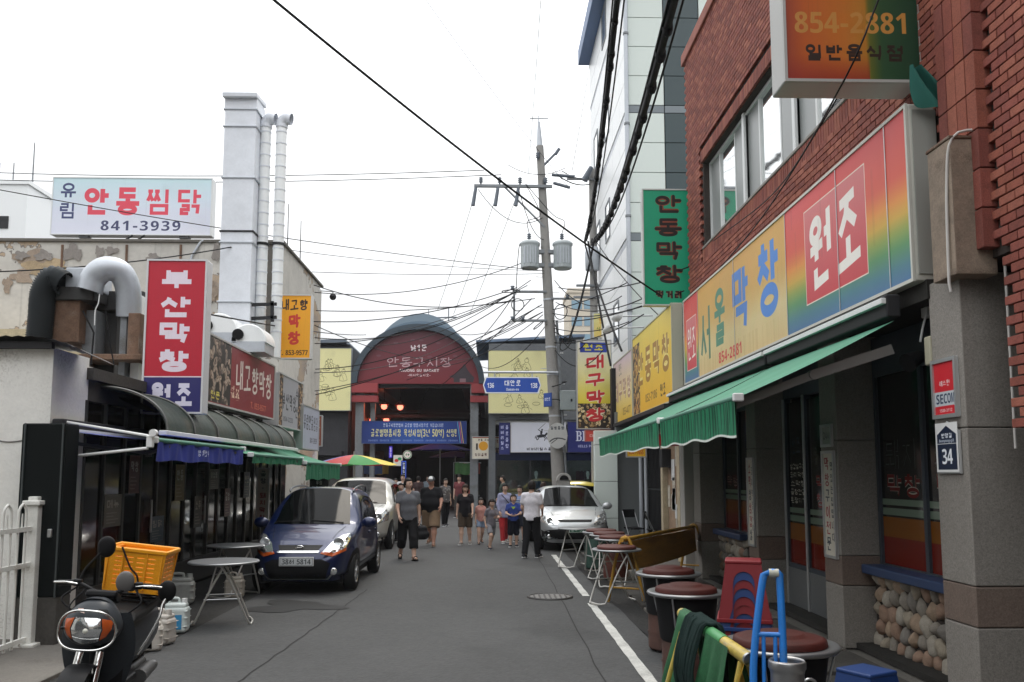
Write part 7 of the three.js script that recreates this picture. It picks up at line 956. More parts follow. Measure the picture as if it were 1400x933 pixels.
function wheel(parent, x, z, r, side, spokes = 5) {
  const w = part('wheel', lathe([[r * .62, -.085], [r * .9, -.09], [r, -.06], [r, .06], [r * .9, .09], [r * .66, .088], [r * .62, .06]], 32).rotateZ(Math.PI / 2).translate(x, r, z), TYRE, parent); 
  const rim = part('rim', [lathe([[r * .5, .06], [r * .64, .075], [r * .66, .085], [r * .6, .085], [r * .5, .05]], 28).rotateZ(-side * Math.PI / 2).translate(x, r, z), ...Array.from({ length: spokes }, (_, k) => cbox(.03, r * .6, .06, 0, r * .3, 0, 0, 0, 0, .008).applyMatrix4(new THREE.Matrix4().makeRotationX(k / spokes * 6.2832)).translate(x + side * .065, r, z)), rod(V(x + side * .03, r, z), V(x + side * .085, r, z), r * .16, r * .13, 14)], plain(.5, .51, .52, .25, .85), w);
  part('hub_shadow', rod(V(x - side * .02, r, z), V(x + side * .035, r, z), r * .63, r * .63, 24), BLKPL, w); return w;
}
function carPaint(r, g, b, metal = .35) { const m = new THREE.MeshPhysicalMaterial({ roughness: .32, metalness: metal, clearcoat: .7, clearcoatRoughness: .04 }); m.color.setRGB(r, g, b); return m; }
function plateMat(txt, bg, fg) { return signMat(360, 90, (c, w, h) => { fill(c, bg, 0, 0, w, h); c.strokeStyle = fg; c.lineWidth = 4; c.strokeRect(4, 4, w - 8, h - 8); text(c, txt, w * .06, h * .16, w * .88, h * .68, fg, { gap: .02, weight: .15 }); }, { dirt: .4 }); }
function car(name, label, o) {
  const t = thing(name, label, o.cat ?? 'car', o.pos, o.turn ?? 0), paint = carPaint(...o.paint), g = carShell(o), tmp = new THREE.Mesh(g, new THREE.MeshBasicMaterial({ side: THREE.DoubleSide })); tmp.updateMatrixWorld(true);
  part('body', g.clone(), paint, t); const { W, L, belt, wheels, wr = .29 } = o;
  const P = (nm, axis, pts, m, lift, side = 1, edge) => part(nm, onto(tmp, axis, pts, lift, edge, side), m, t);
  P('windshield', 'y', o.windshield, CARGLASS, .006); P('rear_window', 'y', o.rearWindow, CARGLASS, .006);
  for (const s of [-1, 1]) for (const q of o.sideWindows) P('side_window', 'x', q, CARGLASS, .006, s);
  for (const s of [-1, 1]) for (const z of wheels) { P('wheel_arch', 'x', Array.from({ length: 22 }, (_, i) => { const a = -.12 + (Math.PI + .24) * i / 21; return [z + (wr + .075) * Math.cos(a), Math.max(o.bot ?? .2, wr + (wr + .075) * Math.sin(a))]; }), BLKPL, .004, s, .07); wheel(t, s * (W / 2 - .085), z, wr, s, o.spokes); }
  for (const s of [-1, 1]) for (const z of o.doorLines) P('door_seam', 'x', [[z - .006, .36], [z + .006, .36], [z + .006 + (o.seamLean ?? 0), belt + .02], [z - .006 + (o.seamLean ?? 0), belt + .02]], BLKPL, .003, s, .3);
  for (const s of [-1, 1]) for (const z of o.handles) part('door_handle', cbox(.03, .035, .17, s * (W / 2 + .002), belt - .13, z, 0, 0, 0, .01), o.handleMat ?? paint, t);
  for (const s of [-1, 1]) { const z = o.mirrorZ, x = s * (W / 2 + .05); const sh = new THREE.SphereGeometry(1, 18, 12); sh.scale(.12, .085, .07); const m = part('wing_mirror', [sh.translate(x + s * .05, belt + .06, z), rod(V(s * (W / 2 - .06), belt + .0, z), V(x + s * .02, belt + .04, z), .025, .03, 8)], o.mirrorMat ?? paint, t); part('mirror_glass', xf(new THREE.CircleGeometry(.07, 16).scale(1.3, .95, 1), x + s * .055, belt + .06, z - .072, 0, Math.PI, 0), CHROME, m); }
  for (const s of [-1, 1]) { const hl = P('headlight', 'z', s > 0 ? o.headlight : mirror(o.headlight), LENS, .012, 1, .05); for (const [x, y, r] of o.lampEyes) part('lamp_bowl', (() => { const rc = new THREE.Raycaster(V(s * x, y, 9), V(0, 0, -1)), h = rc.intersectObject(tmp)[0]; return lathe([[0, .004], [r * .4, .012], [r * .9, .02], [r, .016], [r * 1.05, .0]], 18).rotateX(Math.PI / 2).translate(s * x, y, (h ? h.point.z : L / 2) + .008); })(), LAMP, hl); if (o.indicator) P('indicator', 'z', s > 0 ? o.indicator : mirror(o.indicator), AMBER, .016, 1, .05); if (o.tailLight) P('tail_light', 'z', s > 0 ? o.tailLight : mirror(o.tailLight), plain(.4, .02, .02, .15), .01, -1, .08); if (o.fog) part('fog_lamp', (() => { const rc = new THREE.Raycaster(V(s * o.fog[0], o.fog[1], 9), V(0, 0, -1)), h = rc.intersectObject(tmp)[0]; return lathe([[0, .02], [.04, .02], [.052, .012], [.055, 0]], 16).rotateX(Math.PI / 2).translate(s * o.fog[0], o.fog[1], (h ? h.point.z : L / 2) + .004); })(), LENS, t); }
  for (const [pts, m, nm, lift] of o.front) P(nm, 'z', pts, m, lift ?? .008, 1, .06);
  const zp = (x, y) => { const h = new THREE.Raycaster(V(x, y, 9), V(0, 0, -1)).intersectObject(tmp)[0]; return h ? h.point.z : L / 2; };
  const [px, py, ptxt, bg, fg] = o.plate; { const z = zp(px, py) + .025; part('number_plate', cbox(.5, .13, .015, px, py, z, 0, 0, 0, .004), P_WHITE, t); const f = new THREE.PlaneGeometry(.48, .115); f.translate(px, py, z + .011); f.userData.uv = true; part('plate_face', f, plateMat(ptxt, bg, fg), t); }
  for (const s of [-1, 1]) part('wiper', (() => { const rc = (x, z) => { const h = new THREE.Raycaster(V(x, 9, z), V(0, -1, 0)).intersectObject(tmp)[0]; return V(x, (h ? h.point.y : 1) + .02, z); }; const wz = o.wiperZ; return rod(rc(s > 0 ? .5 : -.1, wz - .03), rc(s > 0 ? -.02 : -.55, wz + .02 - .1), .009, .007, 6); })(), BLKPL, t);
  for (const s of [-1, 1]) { const a = o.wiperZ + .06, b2 = L / 2 - .3, x0 = W * .36, x1 = W * .29, q = [[s * x0, a], [s * (x0 + .008), a], [s * (x1 + .008), b2], [s * x1, b2]]; P('bonnet_seam', 'y', s > 0 ? q : q.reverse(), BLKPL, .003, 1, .2); }
  part('underbody', box(W * .8, .12, L * .86, 0, (o.bot ?? .2) + .02, 0), BLKPL, t);
  if (o.extra) o.extra(t, P, tmp, zp); return t;
}
// small blue hatchback
car('blue_hatchback', 'dark blue small hatchback parked on the left, facing the camera', {
  pos: [-2.76, 0, -14.75], turn: -.015, L: 3.5, W: 1.52, H: 1.5, belt: .93, bot: .19, tumble: .25, flare: .02, wheels: [1.13, -1.22], wr: .28, paint: [.0012, .009, .06, .3],
  top: [[-1.75, 1.0], [-1.68, 1.1], [-1.45, 1.4], [-1.0, 1.5], [-.3, 1.53], [.1, 1.5], [.4, 1.34], [.82, 1.0], [1.15, .9], [1.5, .78], [1.75, .62]], nose: [[.19, -.06], [.3, .06], [.48, .07], [.62, .02], [.75, -.06]], tail: [[.2, 0], [.5, .06], [.9, 0], [1.4, -.15]],
  windshield: [[-.6, .86], [-.3, .93], [.3, .93], [.6, .86], [.47, .12], [.25, .08], [-.25, .08], [-.47, .12]], rearWindow: [[-.42, -1.5], [.42, -1.5], [.5, -1.66], [-.5, -1.66]],
  sideWindows: [[[.6, .97], [.12, 1.36], [-.22, 1.4], [-.22, .96]], [[-.28, .97], [-.28, 1.4], [-.9, 1.36], [-1.08, 1.06], [-.95, 1.0]], [[-1.14, 1.1], [-.98, 1.34], [-1.28, 1.26], [-1.36, 1.14]]], doorLines: [.66, -.25, -1.0], handles: [-.1, -.86], mirrorZ: .6, wiperZ: .9,
  headlight: [[.36, .62], [.44, .74], [.58, .84], [.66, .86], [.69, .8], [.66, .66], [.52, .6]], lampEyes: [[.55, .74, .075], [.6, .66, .03]], indicator: [[.33, .6], [.36, .63], [.52, .605], [.66, .665], [.66, .62], [.5, .555]], fog: [.52, .34], tailLight: [[.55, .8], [.68, .8], [.66, 1.15], [.57, 1.15]],
  front: [[[[-.28, .64], [.28, .64], [.33, .71], [-.33, .71]], BLKPL, 'grille'], [[[-.4, .22], [.4, .22], [.48, .46], [.36, .52], [-.36, .52], [-.48, .46]], BLKPL, 'lower_grille'], [[[-.3, .612], [.3, .612], [.31, .638], [-.31, .638]], CHROME, 'trim', .014], [[[-.44, .215], [.44, .215], [.52, .3], [.5, .31], [.42, .235], [-.42, .235], [-.5, .31], [-.52, .3]], plain(.4, .42, .45, .2, .8), 'bumper_lip', .014]],
  plate: [0, .49, '38허 5814', '#c9cdce', '#3a4044'],
  extra: (t, P, tmp, zp) => { part('badge', [new THREE.TorusGeometry(.04, .008, 6, 20).scale(1.5, .75, 1).translate(0, .675, zp(0, .675) + .02), cbox(.08, .014, .01, 0, .675, zp(0, .675) + .02)], CHROME, t); for (const s of [-1, 1]) part('roof_rail', pipe([[s * .52, 1.47, .15], [s * .53, 1.52, .02], [s * .53, 1.555, -.5], [s * .52, 1.53, -1.1], [s * .5, 1.45, -1.25]], .016, 8), plain(.1, .11, .12, .35, .6), t); for (const s of [-1, 1]) P('side_strip', 'x', [[-1.0, .3], [.75, .3], [.75, .36], [-1.0, .36]], plain(.12, .13, .15, .4, .5), .01, s); },
});
// white people carrier behind it
car('white_van', 'beige white people carrier parked behind the blue car', {
  cat: 'van', pos: [-3.18, 0, -22.4], turn: .01, L: 4.5, W: 1.78, H: 1.62, belt: .98, bot: .22, tumble: .2, flare: .015, wheels: [1.4, -1.3], wr: .31, paint: [.44, .43, .39, .15],
  top: [[-2.25, 1.2], [-2.15, 1.4], [-1.8, 1.6], [-1, 1.66], [0, 1.65], [.45, 1.58], [.9, 1.3], [1.25, 1.06], [1.7, .98], [2.1, .86], [2.25, .7]], nose: [[.2, -.05], [.4, .05], [.6, .04], [.85, -.08]], tail: [[.2, 0], [1, .03], [1.5, -.1]],
  windshield: [[-.72, 1.26], [-.3, 1.34], [.3, 1.34], [.72, 1.26], [.6, .42], [-.6, .42]], rearWindow: [[-.55, -1.95], [.55, -1.95], [.6, -2.15], [-.6, -2.15]],
  sideWindows: [[[.98, 1.04], [.45, 1.46], [0, 1.5], [0, 1.02]], [[-.07, 1.02], [-.07, 1.5], [-1, 1.5], [-1, 1.03]], [[-1.07, 1.04], [-1.07, 1.5], [-1.8, 1.44], [-2.0, 1.1]]], doorLines: [1.0, -.03, -1.04], handles: [.1, -.9], mirrorZ: .95, wiperZ: 1.3,
  headlight: [[.42, .66], [.48, .86], [.76, .93], [.83, .88], [.82, .68], [.6, .62]], lampEyes: [[.62, .78, .08]], indicator: null, fog: [.62, .38], tailLight: [[.7, .9], [.82, .9], [.78, 1.5], [.7, 1.5]],
  front: [[[[-.36, .66], [.36, .66], [.4, .82], [-.4, .82]], BLKPL, 'grille'], [[[-.5, .28], [.5, .28], [.56, .42], [-.56, .42]], BLKPL, 'lower_grille'], [[[-.36, .73], [.36, .73], [.37, .75], [-.37, .75]], CHROME, 'trim', .014]],
  plate: [0, .52, '27마 6042', '#d5d8d6', '#3a4044'],
});
// silver hatchback on the right
car('silver_hatchback', 'silver hatchback with a green number plate parked on the right', {
  pos: [1.93, 0, -22.0], turn: .03, L: 4.0, W: 1.68, H: 1.44, belt: .93, bot: .2, tumble: .26, flare: .02, wheels: [1.22, -1.25], wr: .29, paint: [.46, .48, .49, .5],
  top: [[-2, 1.0], [-1.9, 1.12], [-1.5, 1.38], [-.9, 1.45], [-.2, 1.46], [.15, 1.42], [.55, 1.2], [.95, 1.0], [1.35, .93], [1.75, .8], [2, .66]], nose: [[.2, -.05], [.35, .06], [.55, .05], [.75, -.06]], tail: [[.2, 0], [.5, .06], [.9, 0], [1.4, -.15]],
  windshield: [[-.68, .98], [-.3, 1.06], [.3, 1.06], [.68, .98], [.53, .16], [-.53, .16]], rearWindow: [[-.5, -1.5], [.5, -1.5], [.56, -1.85], [-.56, -1.85]],
  sideWindows: [[[.7, .98], [.18, 1.33], [-.25, 1.36], [-.25, .97]], [[-.31, .97], [-.31, 1.36], [-1.0, 1.32], [-1.35, 1.02]]], doorLines: [.75, -.28, -1.15], handles: [-.1, -.95], mirrorZ: .72, wiperZ: 1.02,
  headlight: [[.4, .62], [.5, .78], [.7, .86], [.78, .82], [.77, .66], [.6, .6]], lampEyes: [[.58, .7, .07], [.69, .73, .045]], indicator: null, fog: [.6, .34], tailLight: [[.62, .8], [.76, .8], [.72, 1.1], [.62, 1.1]],
  front: [[[[-.36, .665], [.36, .665], [.4, .72], [-.4, .72]], BLKPL, 'grille'], [[[-.74, .26], [.74, .26], [.76, .48], [.3, .52], [-.3, .52], [-.76, .48]], BLKPL, 'lower_grille'], [[[-.7, .25], [.7, .25], [.72, .285], [-.72, .285]], plain(.5, .52, .53, .3, .6), 'bumper_lip', .014]],
  plate: [.08, .5, '경북 31 가', '#2c5a45', '#b8c8be'], handleMat: null, mirrorMat: null,
});
// yellow taxi crossing behind, side on
car('yellow_taxi', 'yellow car crossing behind the silver hatchback, seen from the side', {
  pos: [at(778, 690, 29.5).x, 0, -29.5], turn: -Math.PI / 2, L: 4.6, W: 1.8, H: 1.5, belt: .95, bot: .22, tumble: .24, flare: .015, wheels: [1.4, -1.35], wr: .31, paint: [.62, .5, .06, .1],
  top: [[-2.3, .95], [-2.1, 1.05], [-1.6, 1.12], [-1.0, 1.42], [-.4, 1.52], [.2, 1.5], [.5, 1.36], [1.0, 1.04], [1.6, .96], [2.1, .84], [2.3, .7]], nose: [[.2, -.05], [.4, .05], [.8, -.06]], tail: [[.2, 0], [.6, .05], [1, -.05]],
  windshield: [[-.7, 1.04], [.7, 1.04], [.54, .46], [-.54, .46]], rearWindow: [[-.54, -1.0], [.54, -1.0], [.66, -1.52], [-.66, -1.52]],
  sideWindows: [[[.8, 1.0], [.32, 1.38], [-.12, 1.42], [-.12, .99]], [[-.18, .99], [-.18, 1.42], [-.75, 1.36], [-1.2, 1.05]]], doorLines: [.85, -.15, -1.1], handles: [0, -.95], mirrorZ: .8, wiperZ: 1.06,
  headlight: [[.45, .62], [.5, .76], [.8, .82], [.82, .66]], lampEyes: [[.65, .7, .06]], indicator: null, fog: [.6, .36], tailLight: [[.6, .75], [.84, .75], [.82, .95], [.6, .95]],
  front: [[[[-.4, .6], [.4, .6], [.42, .74], [-.42, .74]], BLKPL, 'grille']], plate: [0, .45, '경북 12 바', '#d8b02c', '#33363a'],
});
// ---------- delivery scooter ----------
{
  const t = thing('delivery_scooter', 'dark grey delivery scooter leaning on its stand at the lower left', 'scooter', [-2.72, 0, -6.42], .12); t.rotation.z = -.075; t.scale.setScalar(.95);
  const BODY = worn([.035, .04, .046], { amt: .15, metres: .4, rough: .35, bump: 0 }), BL = plain(.012, .012, .013, .45), CH = plain(.72, .72, .7, .15, 1);
  const tyre = (z, r) => { const w = part('wheel', new THREE.TorusGeometry(r - .05, .052, 12, 36).rotateY(Math.PI / 2).translate(0, r, z), TYRE, t); part('rim', [rod(V(-.035, r, z), V(.035, r, z), r - .085, r - .085, 28), rod(V(-.06, r, z), V(.06, r, z), .05, .05, 14)], plain(.25, .25, .25, .4, .8), w); };
  tyre(.66, .26); tyre(-.6, .26);
  part('front_fender', gridSurf(24, 10, (u, v) => { const a = -.5 + 2.5 * u, x = (v - .5) * .17, r = .3 - 1.6 * x * x; return V(x, .27 + r * Math.sin(a), .66 + r * Math.cos(a) * 1.05); }, false), BL, t);
  for (const s of [-1, 1]) part('fork', [rod(V(s * .075, .26, .68), V(s * .065, .62, .5), .024, .028, 12)], CH, t);
  part('leg_shield', gridSurf(24, 20, (u, v) => { const x = (u - .5) * (.34 + .16 * Math.sin(v * 2.6)), y = .3 + .58 * v; return V(x, y, .38 + .06 * v - 1.15 * x * x - .1 * Math.pow(1 - v, 2)); }, false), BODY, t);
  part('leg_shield_back', gridSurf(12, 12, (u, v) => V((u - .5) * .36, .3 + .56 * v, .3 + .04 * v), false), BL, t);
  { // headlight cowl: a rounded nose with shoulders
    const g = new THREE.SphereGeometry(1, 40, 28), p = g.attributes.position; for (let i = 0; i < p.count; i++) { let x = p.getX(i), y = p.getY(i), z = p.getZ(i); const sx = .19 * (1 - .22 * Math.max(0, y)) , sy = y > 0 ? .17 : .15; p.setXYZ(i, Math.sign(x) * Math.pow(Math.abs(x), .8) * sx, .82 + y * sy + .02 * z, .5 + z * .16 + (z > 0 ? -.05 * y : .04 * y)); } g.computeVertexNormals(); const cowl = part('headlight_cowl', g, BODY, t); const tmp = new THREE.Mesh(g.clone(), new THREE.MeshBasicMaterial({ side: 2 })); tmp.updateMatrixWorld(true);
    const on = (pts, lift) => onto(tmp, 'z', pts, lift, .035);
    const hl = part('headlight', on([[-.08, .875], [.08, .875], [.098, .8], [.08, .72], [.02, .695], [-.03, .695], [-.08, .72], [-.098, .8]], .006), LENS, cowl); part('indicator', on([[.088, .872], [.155, .855], [.152, .8], [.125, .75], [.088, .725], [.106, .8]], .007), AMBER, cowl); part('indicator', on(mirror([[.088, .872], [.155, .855], [.152, .8], [.125, .75], [.088, .725], [.106, .8]]), .007), AMBER, cowl);
    part('emblem', on([[-.09, .925], [-.05, .93], [-.03, .9], [-.06, .905]], .004), plain(.5, .35, .3, .4), cowl); part('vent', on([[.05, .93], [.1, .925], [.12, .9], [.06, .905]], .004), BL, cowl);
    part('bulb', new THREE.SphereGeometry(.022, 10, 8).translate(0, .79, .66), plain(.8, .8, .7, .2), t);
  }
  const ring = Array.from({ length: 28 }, (_, i) => { const a = i / 28 * 6.2832, c = Math.cos(a), s = Math.sin(a); return [.185 * Math.sign(c) * Math.pow(Math.abs(c), .7), .79 + .125 * Math.sign(s) * Math.pow(Math.abs(s), .75) - (s > 0 ? .012 * Math.cos(a * 2) : 0), .685 - 1.6 * Math.pow(.185 * c, 2)]; }); part('headlight_guard', pipe(ring, .0085, 8, 120, true), CH, t); part('guard_bracket', [rod(V(-.185, .79, .62), V(-.16, .78, .48), .012), rod(V(.185, .79, .62), V(.16, .78, .48), .012)], CH, t);
  part('dashboard', cbox(.22, .06, .16, 0, .98, .36, -.4, 0, 0, .025), BL, t);
  part('handlebar', pipe([[-.34, 1.04, .2], [-.2, 1.05, .28], [0, .99, .32], [.2, 1.05, .28], [.34, 1.04, .2]], .015, 8), BL, t); for (const s of [-1, 1]) { part('grip', rod(V(s * .24, 1.05, .255), V(s * .37, 1.035, .19), .021, .021, 12), BLKPL, t); part('lever', pipe([[s * .2, 1.05, .31], [s * .28, 1.06, .32], [s * .37, 1.05, .27]], .008, 6), CH, t); part('switch_box', cbox(.06, .05, .05, s * .21, 1.055, .275, 0, 0, 0, .012), BLKPL, t); }
  const mir = (x, y, z, m, label) => { const g = new THREE.SphereGeometry(1, 18, 12).scale(.065, .078, .028); part('mirror', g.translate(x, y, z), m, t, label); };
  mir(-.07 + .0, 1.31, .18, BLKPL); part('mirror_stem', pipe([[-.2, 1.05, .28], [-.18, 1.15, .24], [-.1, 1.27, .19]], .008, 6), BLKPL, t); mir(.12, 1.08, .3, plain(.12, .115, .11, .5), 'grey oval mirror back'); part('mirror_stem', pipe([[.2, 1.05, .28], [.17, 1.02, .3], [.12, 1.04, .29]], .008, 6), BLKPL, t);
  mir(.4, 1.02, .22, BLKPL); part('side_rod', pipe([[.27, .58, .33], [.33, .7, .31], [.38, .84, .28], [.385, .92, .25], [.4, .97, .23]], .0095, 8), CH, t);
  part('cable', [pipe([[-.2, 1.03, .3], [-.27, .95, .38], [-.15, .85, .4]], .007, 6), pipe([[.2, 1.03, .3], [.26, .95, .36], [.16, .85, .38]], .007, 6), pipe([[-.14, 1.02, .3], [-.2, .9, .42], [-.1, .8, .42]], .006, 6)], BLKPL, t);
  part('floorboard', cbox(.34, .06, .5, 0, .33, .1, 0, 0, 0, .02), BL, t); part('frame_tube', poly([V(0, .34, .34), V(0, .8, .4), V(0, .98, .32)], .04, 12), BL, t);
  part('tail_body', gridSurf(28, 22, (u, v) => { const a = v * 6.2832, z = -.12 - .72 * u, w = .115 + .035 * Math.sin(u * 2.6), h = .19 + .03 * Math.sin(u * 3); return V(w * Math.sign(Math.cos(a)) * Math.pow(Math.abs(Math.cos(a)), .7), .56 + .06 * u + h * Math.sin(a), z + .05 * Math.sin(a)); }, false), BODY, t);
  part('seat', gridSurf(24, 18, (u, v) => { const a = v * Math.PI, z = -.02 - .74 * u; return V((.13 + .03 * Math.sin(u * 3)) * Math.cos(a), .74 + .05 * u + .07 * Math.pow(Math.sin(a), .6) * Math.min(1, u * 8 + .2), z); }, false), plain(.02, .02, .02, .6), t);
  part('engine', [cbox(.2, .2, .4, .02, .28, -.45, 0, 0, 0, .04), rod(V(.15, .3, -.6), V(.17, .3, -.2), .05, .06, 14)], plain(.1, .1, .1, .5, .5), t); part('exhaust', pipe([[.1, .22, -.1], [.12, .22, -.35], [.13, .27, -.8]], .042, 12), plain(.12, .12, .12, .4, .7), t);
  part('rear_fender', gridSurf(20, 8, (u, v) => { const a = .6 + 2.2 * u, x = (v - .5) * .18; return V(x, .27 + .32 * Math.sin(a), -.6 - .3 * -Math.cos(a)); }, false), BL, t); part('foot_peg', [rod(V(.1, .3, .05), V(.3, .27, .08), .012), cbox(.12, .02, .08, .28, .28, .08)], CH, t); part('kick_stand', rod(V(.1, .28, -.1), V(.3, .0, -.05), .014), CH, t);
  part('carrier_rack', [bar(V(-.14, .84, -.3), V(-.14, .84, -.86), .02, .02), bar(V(.14, .84, -.3), V(.14, .84, -.86), .02, .02), ...[0, 1, 2, 3].map((i) => bar(V(-.16, .855, -.36 - i * .15), V(.16, .855, -.36 - i * .15), .02, .012))], BLKPL, t);
  // orange crate strapped on the rack
  const c = thing('plastic_crate', 'bright orange plastic crate riding on the back of the scooter', 'crate', at(187, 806, 6.92), .1); c.rotation.z = -.12; const OR = worn([.86, .36, .012], { amt: .06, metres: .5, rough: .4, bump: 0 }); const w = .4, h = .31, d = .34;
  const wallS = (W2, rows, cols) => { const s = shapeOf([[-W2 / 2, 0], [W2 / 2, 0], [W2 / 2 + .02, h], [-W2 / 2 - .02, h]]); for (let i = 0; i < rows; i++) for (let k = 0; k < cols; k++) { if ((i === 0 || i === 1) && k === Math.floor(cols / 2)) continue; const cw = (W2 - .08) / cols, x0 = -W2 / 2 + .04 + k * cw + .012, y0 = .05 + i * .034; const q = new THREE.Path(); q.moveTo(x0, y0); q.lineTo(x0 + cw - .024, y0); q.lineTo(x0 + cw - .024, y0 + .011); q.lineTo(x0, y0 + .011); q.closePath(); s.holes.push(q); } return extr(s, .012, .002); };
  part('front_wall', xf(wallS(w, 7, 4), 0, 0, d / 2, .05), OR, c); part('back_wall', xf(wallS(w, 7, 4), 0, 0, -d / 2, -.05), OR, c); part('side_wall', xf(wallS(d, 7, 3), w / 2, 0, 0, 0, Math.PI / 2, 0), OR, c); part('side_wall', xf(wallS(d, 7, 3), -w / 2, 0, 0, 0, Math.PI / 2, 0), OR, c); part('base', cbox(w, .015, d, 0, .01, 0), OR, c);
  part('rim', [cbox(w + .06, .035, .025, 0, h, d / 2 + .018), cbox(w + .06, .035, .025, 0, h, -d / 2 - .018), cbox(.025, .035, d + .04, w / 2 + .022, h, 0), cbox(.025, .035, d + .04, -w / 2 - .022, h, 0)], OR, c); part('rib', [-.5, -.22, .22, .5].flatMap((x) => [cbox(.014, h - .03, .016, x * w * .98, h / 2, d / 2 + .018 * 1), cbox(.014, h - .03, .016, x * w * .98, h / 2, -d / 2 - .018)]), OR, c);
  part('strap', pipe([[-.1, h + .02, d / 2 + .04], [-.02, h * .6, d / 2 + .035], [.04, .12, d / 2 + .03], [.06, -.02, d / 2 + .02]], .007, 6), plain(.03, .02, .02, .7), c);
}
// ---------- people: one continuous body each, clothing and hair as children ----------
const SKIN = new THREE.MeshStandardMaterial({ vertexColors: true, roughness: .6 });
const CLOTH = new Map(); const cloth = (c) => { const k = c.join(); if (!CLOTH.has(k)) CLOTH.set(k, worn(c, { amt: .25, fine: .15, metres: .5, rough: .9, bump: .003 })); return CLOTH.get(k); };
const MCS = 66, mcMat = new THREE.MeshStandardMaterial();
// bones: [a, b, ra, rb, widen]; meshes the smooth union of tapered capsules inside the box lo..hi
function skinOf(bones, { k = .035, grow = 0, cut = null, lo, hi } = {}) {
  const N = MCS, mc = new MarchingCubes(N, mcMat, false, false, 60000); mc.isolation = 0; const f = mc.field, S = N, h = N / 2;
  const cx = [(lo.x + hi.x) / 2, (lo.y + hi.y) / 2, (lo.z + hi.z) / 2], hw = [(hi.x - lo.x) / 2, (hi.y - lo.y) / 2, (hi.z - lo.z) / 2];
  const D = new Float32Array(N * N * N).fill(.3);
  for (const [a, b, ra0, rb0, sq = 1] of bones) {
    const ra = ra0 + grow, rb = rb0 + grow, m = Math.max(ra, rb) * Math.max(1, sq) + k + .05, ix = (v, q) => (v - cx[q]) / hw[q] * h + h, A = a.toArray(), B = b.toArray();
    const l = [0, 1, 2].map((q) => Math.max(1, Math.floor(ix(Math.min(A[q], B[q]) - m, q)))), u = [0, 1, 2].map((q) => Math.min(N - 2, Math.ceil(ix(Math.max(A[q], B[q]) + m, q))));
    const dx = B[0] - A[0], dy = B[1] - A[1], dz = B[2] - A[2], L2 = dx * dx + dy * dy + dz * dz || 1e-9;
    for (let z = l[2]; z <= u[2]; z++) { const pz = cx[2] + (z - h) / h * hw[2]; for (let y = l[1]; y <= u[1]; y++) { const py = cx[1] + (y - h) / h * hw[1]; for (let x = l[0]; x <= u[0]; x++) { const px = cx[0] + (x - h) / h * hw[0];
      let t = ((px - A[0]) * dx + (py - A[1]) * dy + (pz - A[2]) * dz) / L2; t = t < 0 ? 0 : t > 1 ? 1 : t;
      const ex = (px - A[0] - t * dx) / sq, ey = py - A[1] - t * dy, ez = pz - A[2] - t * dz, d = Math.sqrt(ex * ex + ey * ey + ez * ez) - (ra + (rb - ra) * t), i = z * S * S + y * S + x, o = D[i], w = Math.max(0, k - Math.abs(o - d)) / k;
      D[i] = Math.min(o, d) - w * w * k * .25; } } }
  }
  if (cut) for (let z = 0; z < N; z++) for (let y = 0; y < N; y++) for (let x = 0; x < N; x++) { const i = z * S * S + y * S + x; D[i] = Math.max(D[i], cut(cx[0] + (x - h) / h * hw[0], cx[1] + (y - h) / h * hw[1], cx[2] + (z - h) / h * hw[2])); }
  for (let i = 0; i < D.length; i++) f[i] = -D[i];
  mc.update();
  const n = mc.count ?? mc.geometry.drawRange.count, p = new Float32Array(mc.positionArray.subarray(0, n * 3));
  for (let i = 0; i < n; i++) for (let q = 0; q < 3; q++) p[i * 3 + q] = cx[q] + p[i * 3 + q] * hw[q];
  const g = new THREE.BufferGeometry(); g.setAttribute('position', new THREE.BufferAttribute(p, 3));
  const out = mergeVertices(g, 1e-4); out.computeVertexNormals();
  return out;
}
const ends = (list, x, y, z) => { let m = -1; for (const [e, d] of list) { const a = x - e.x, b = y - e.y, c = z - e.z; if (a * a + b * b + c * c < .02) m = Math.max(m, a * d.x + b * d.y + c * d.z); } return m; };
function tint(g, f) { const p = g.attributes.position, c = new Float32Array(p.count * 3); for (let i = 0; i < p.count; i++) c.set(f(p.getX(i), p.getY(i), p.getZ(i)), i * 3); g.setAttribute('color', new THREE.BufferAttribute(c, 3)); return g; }
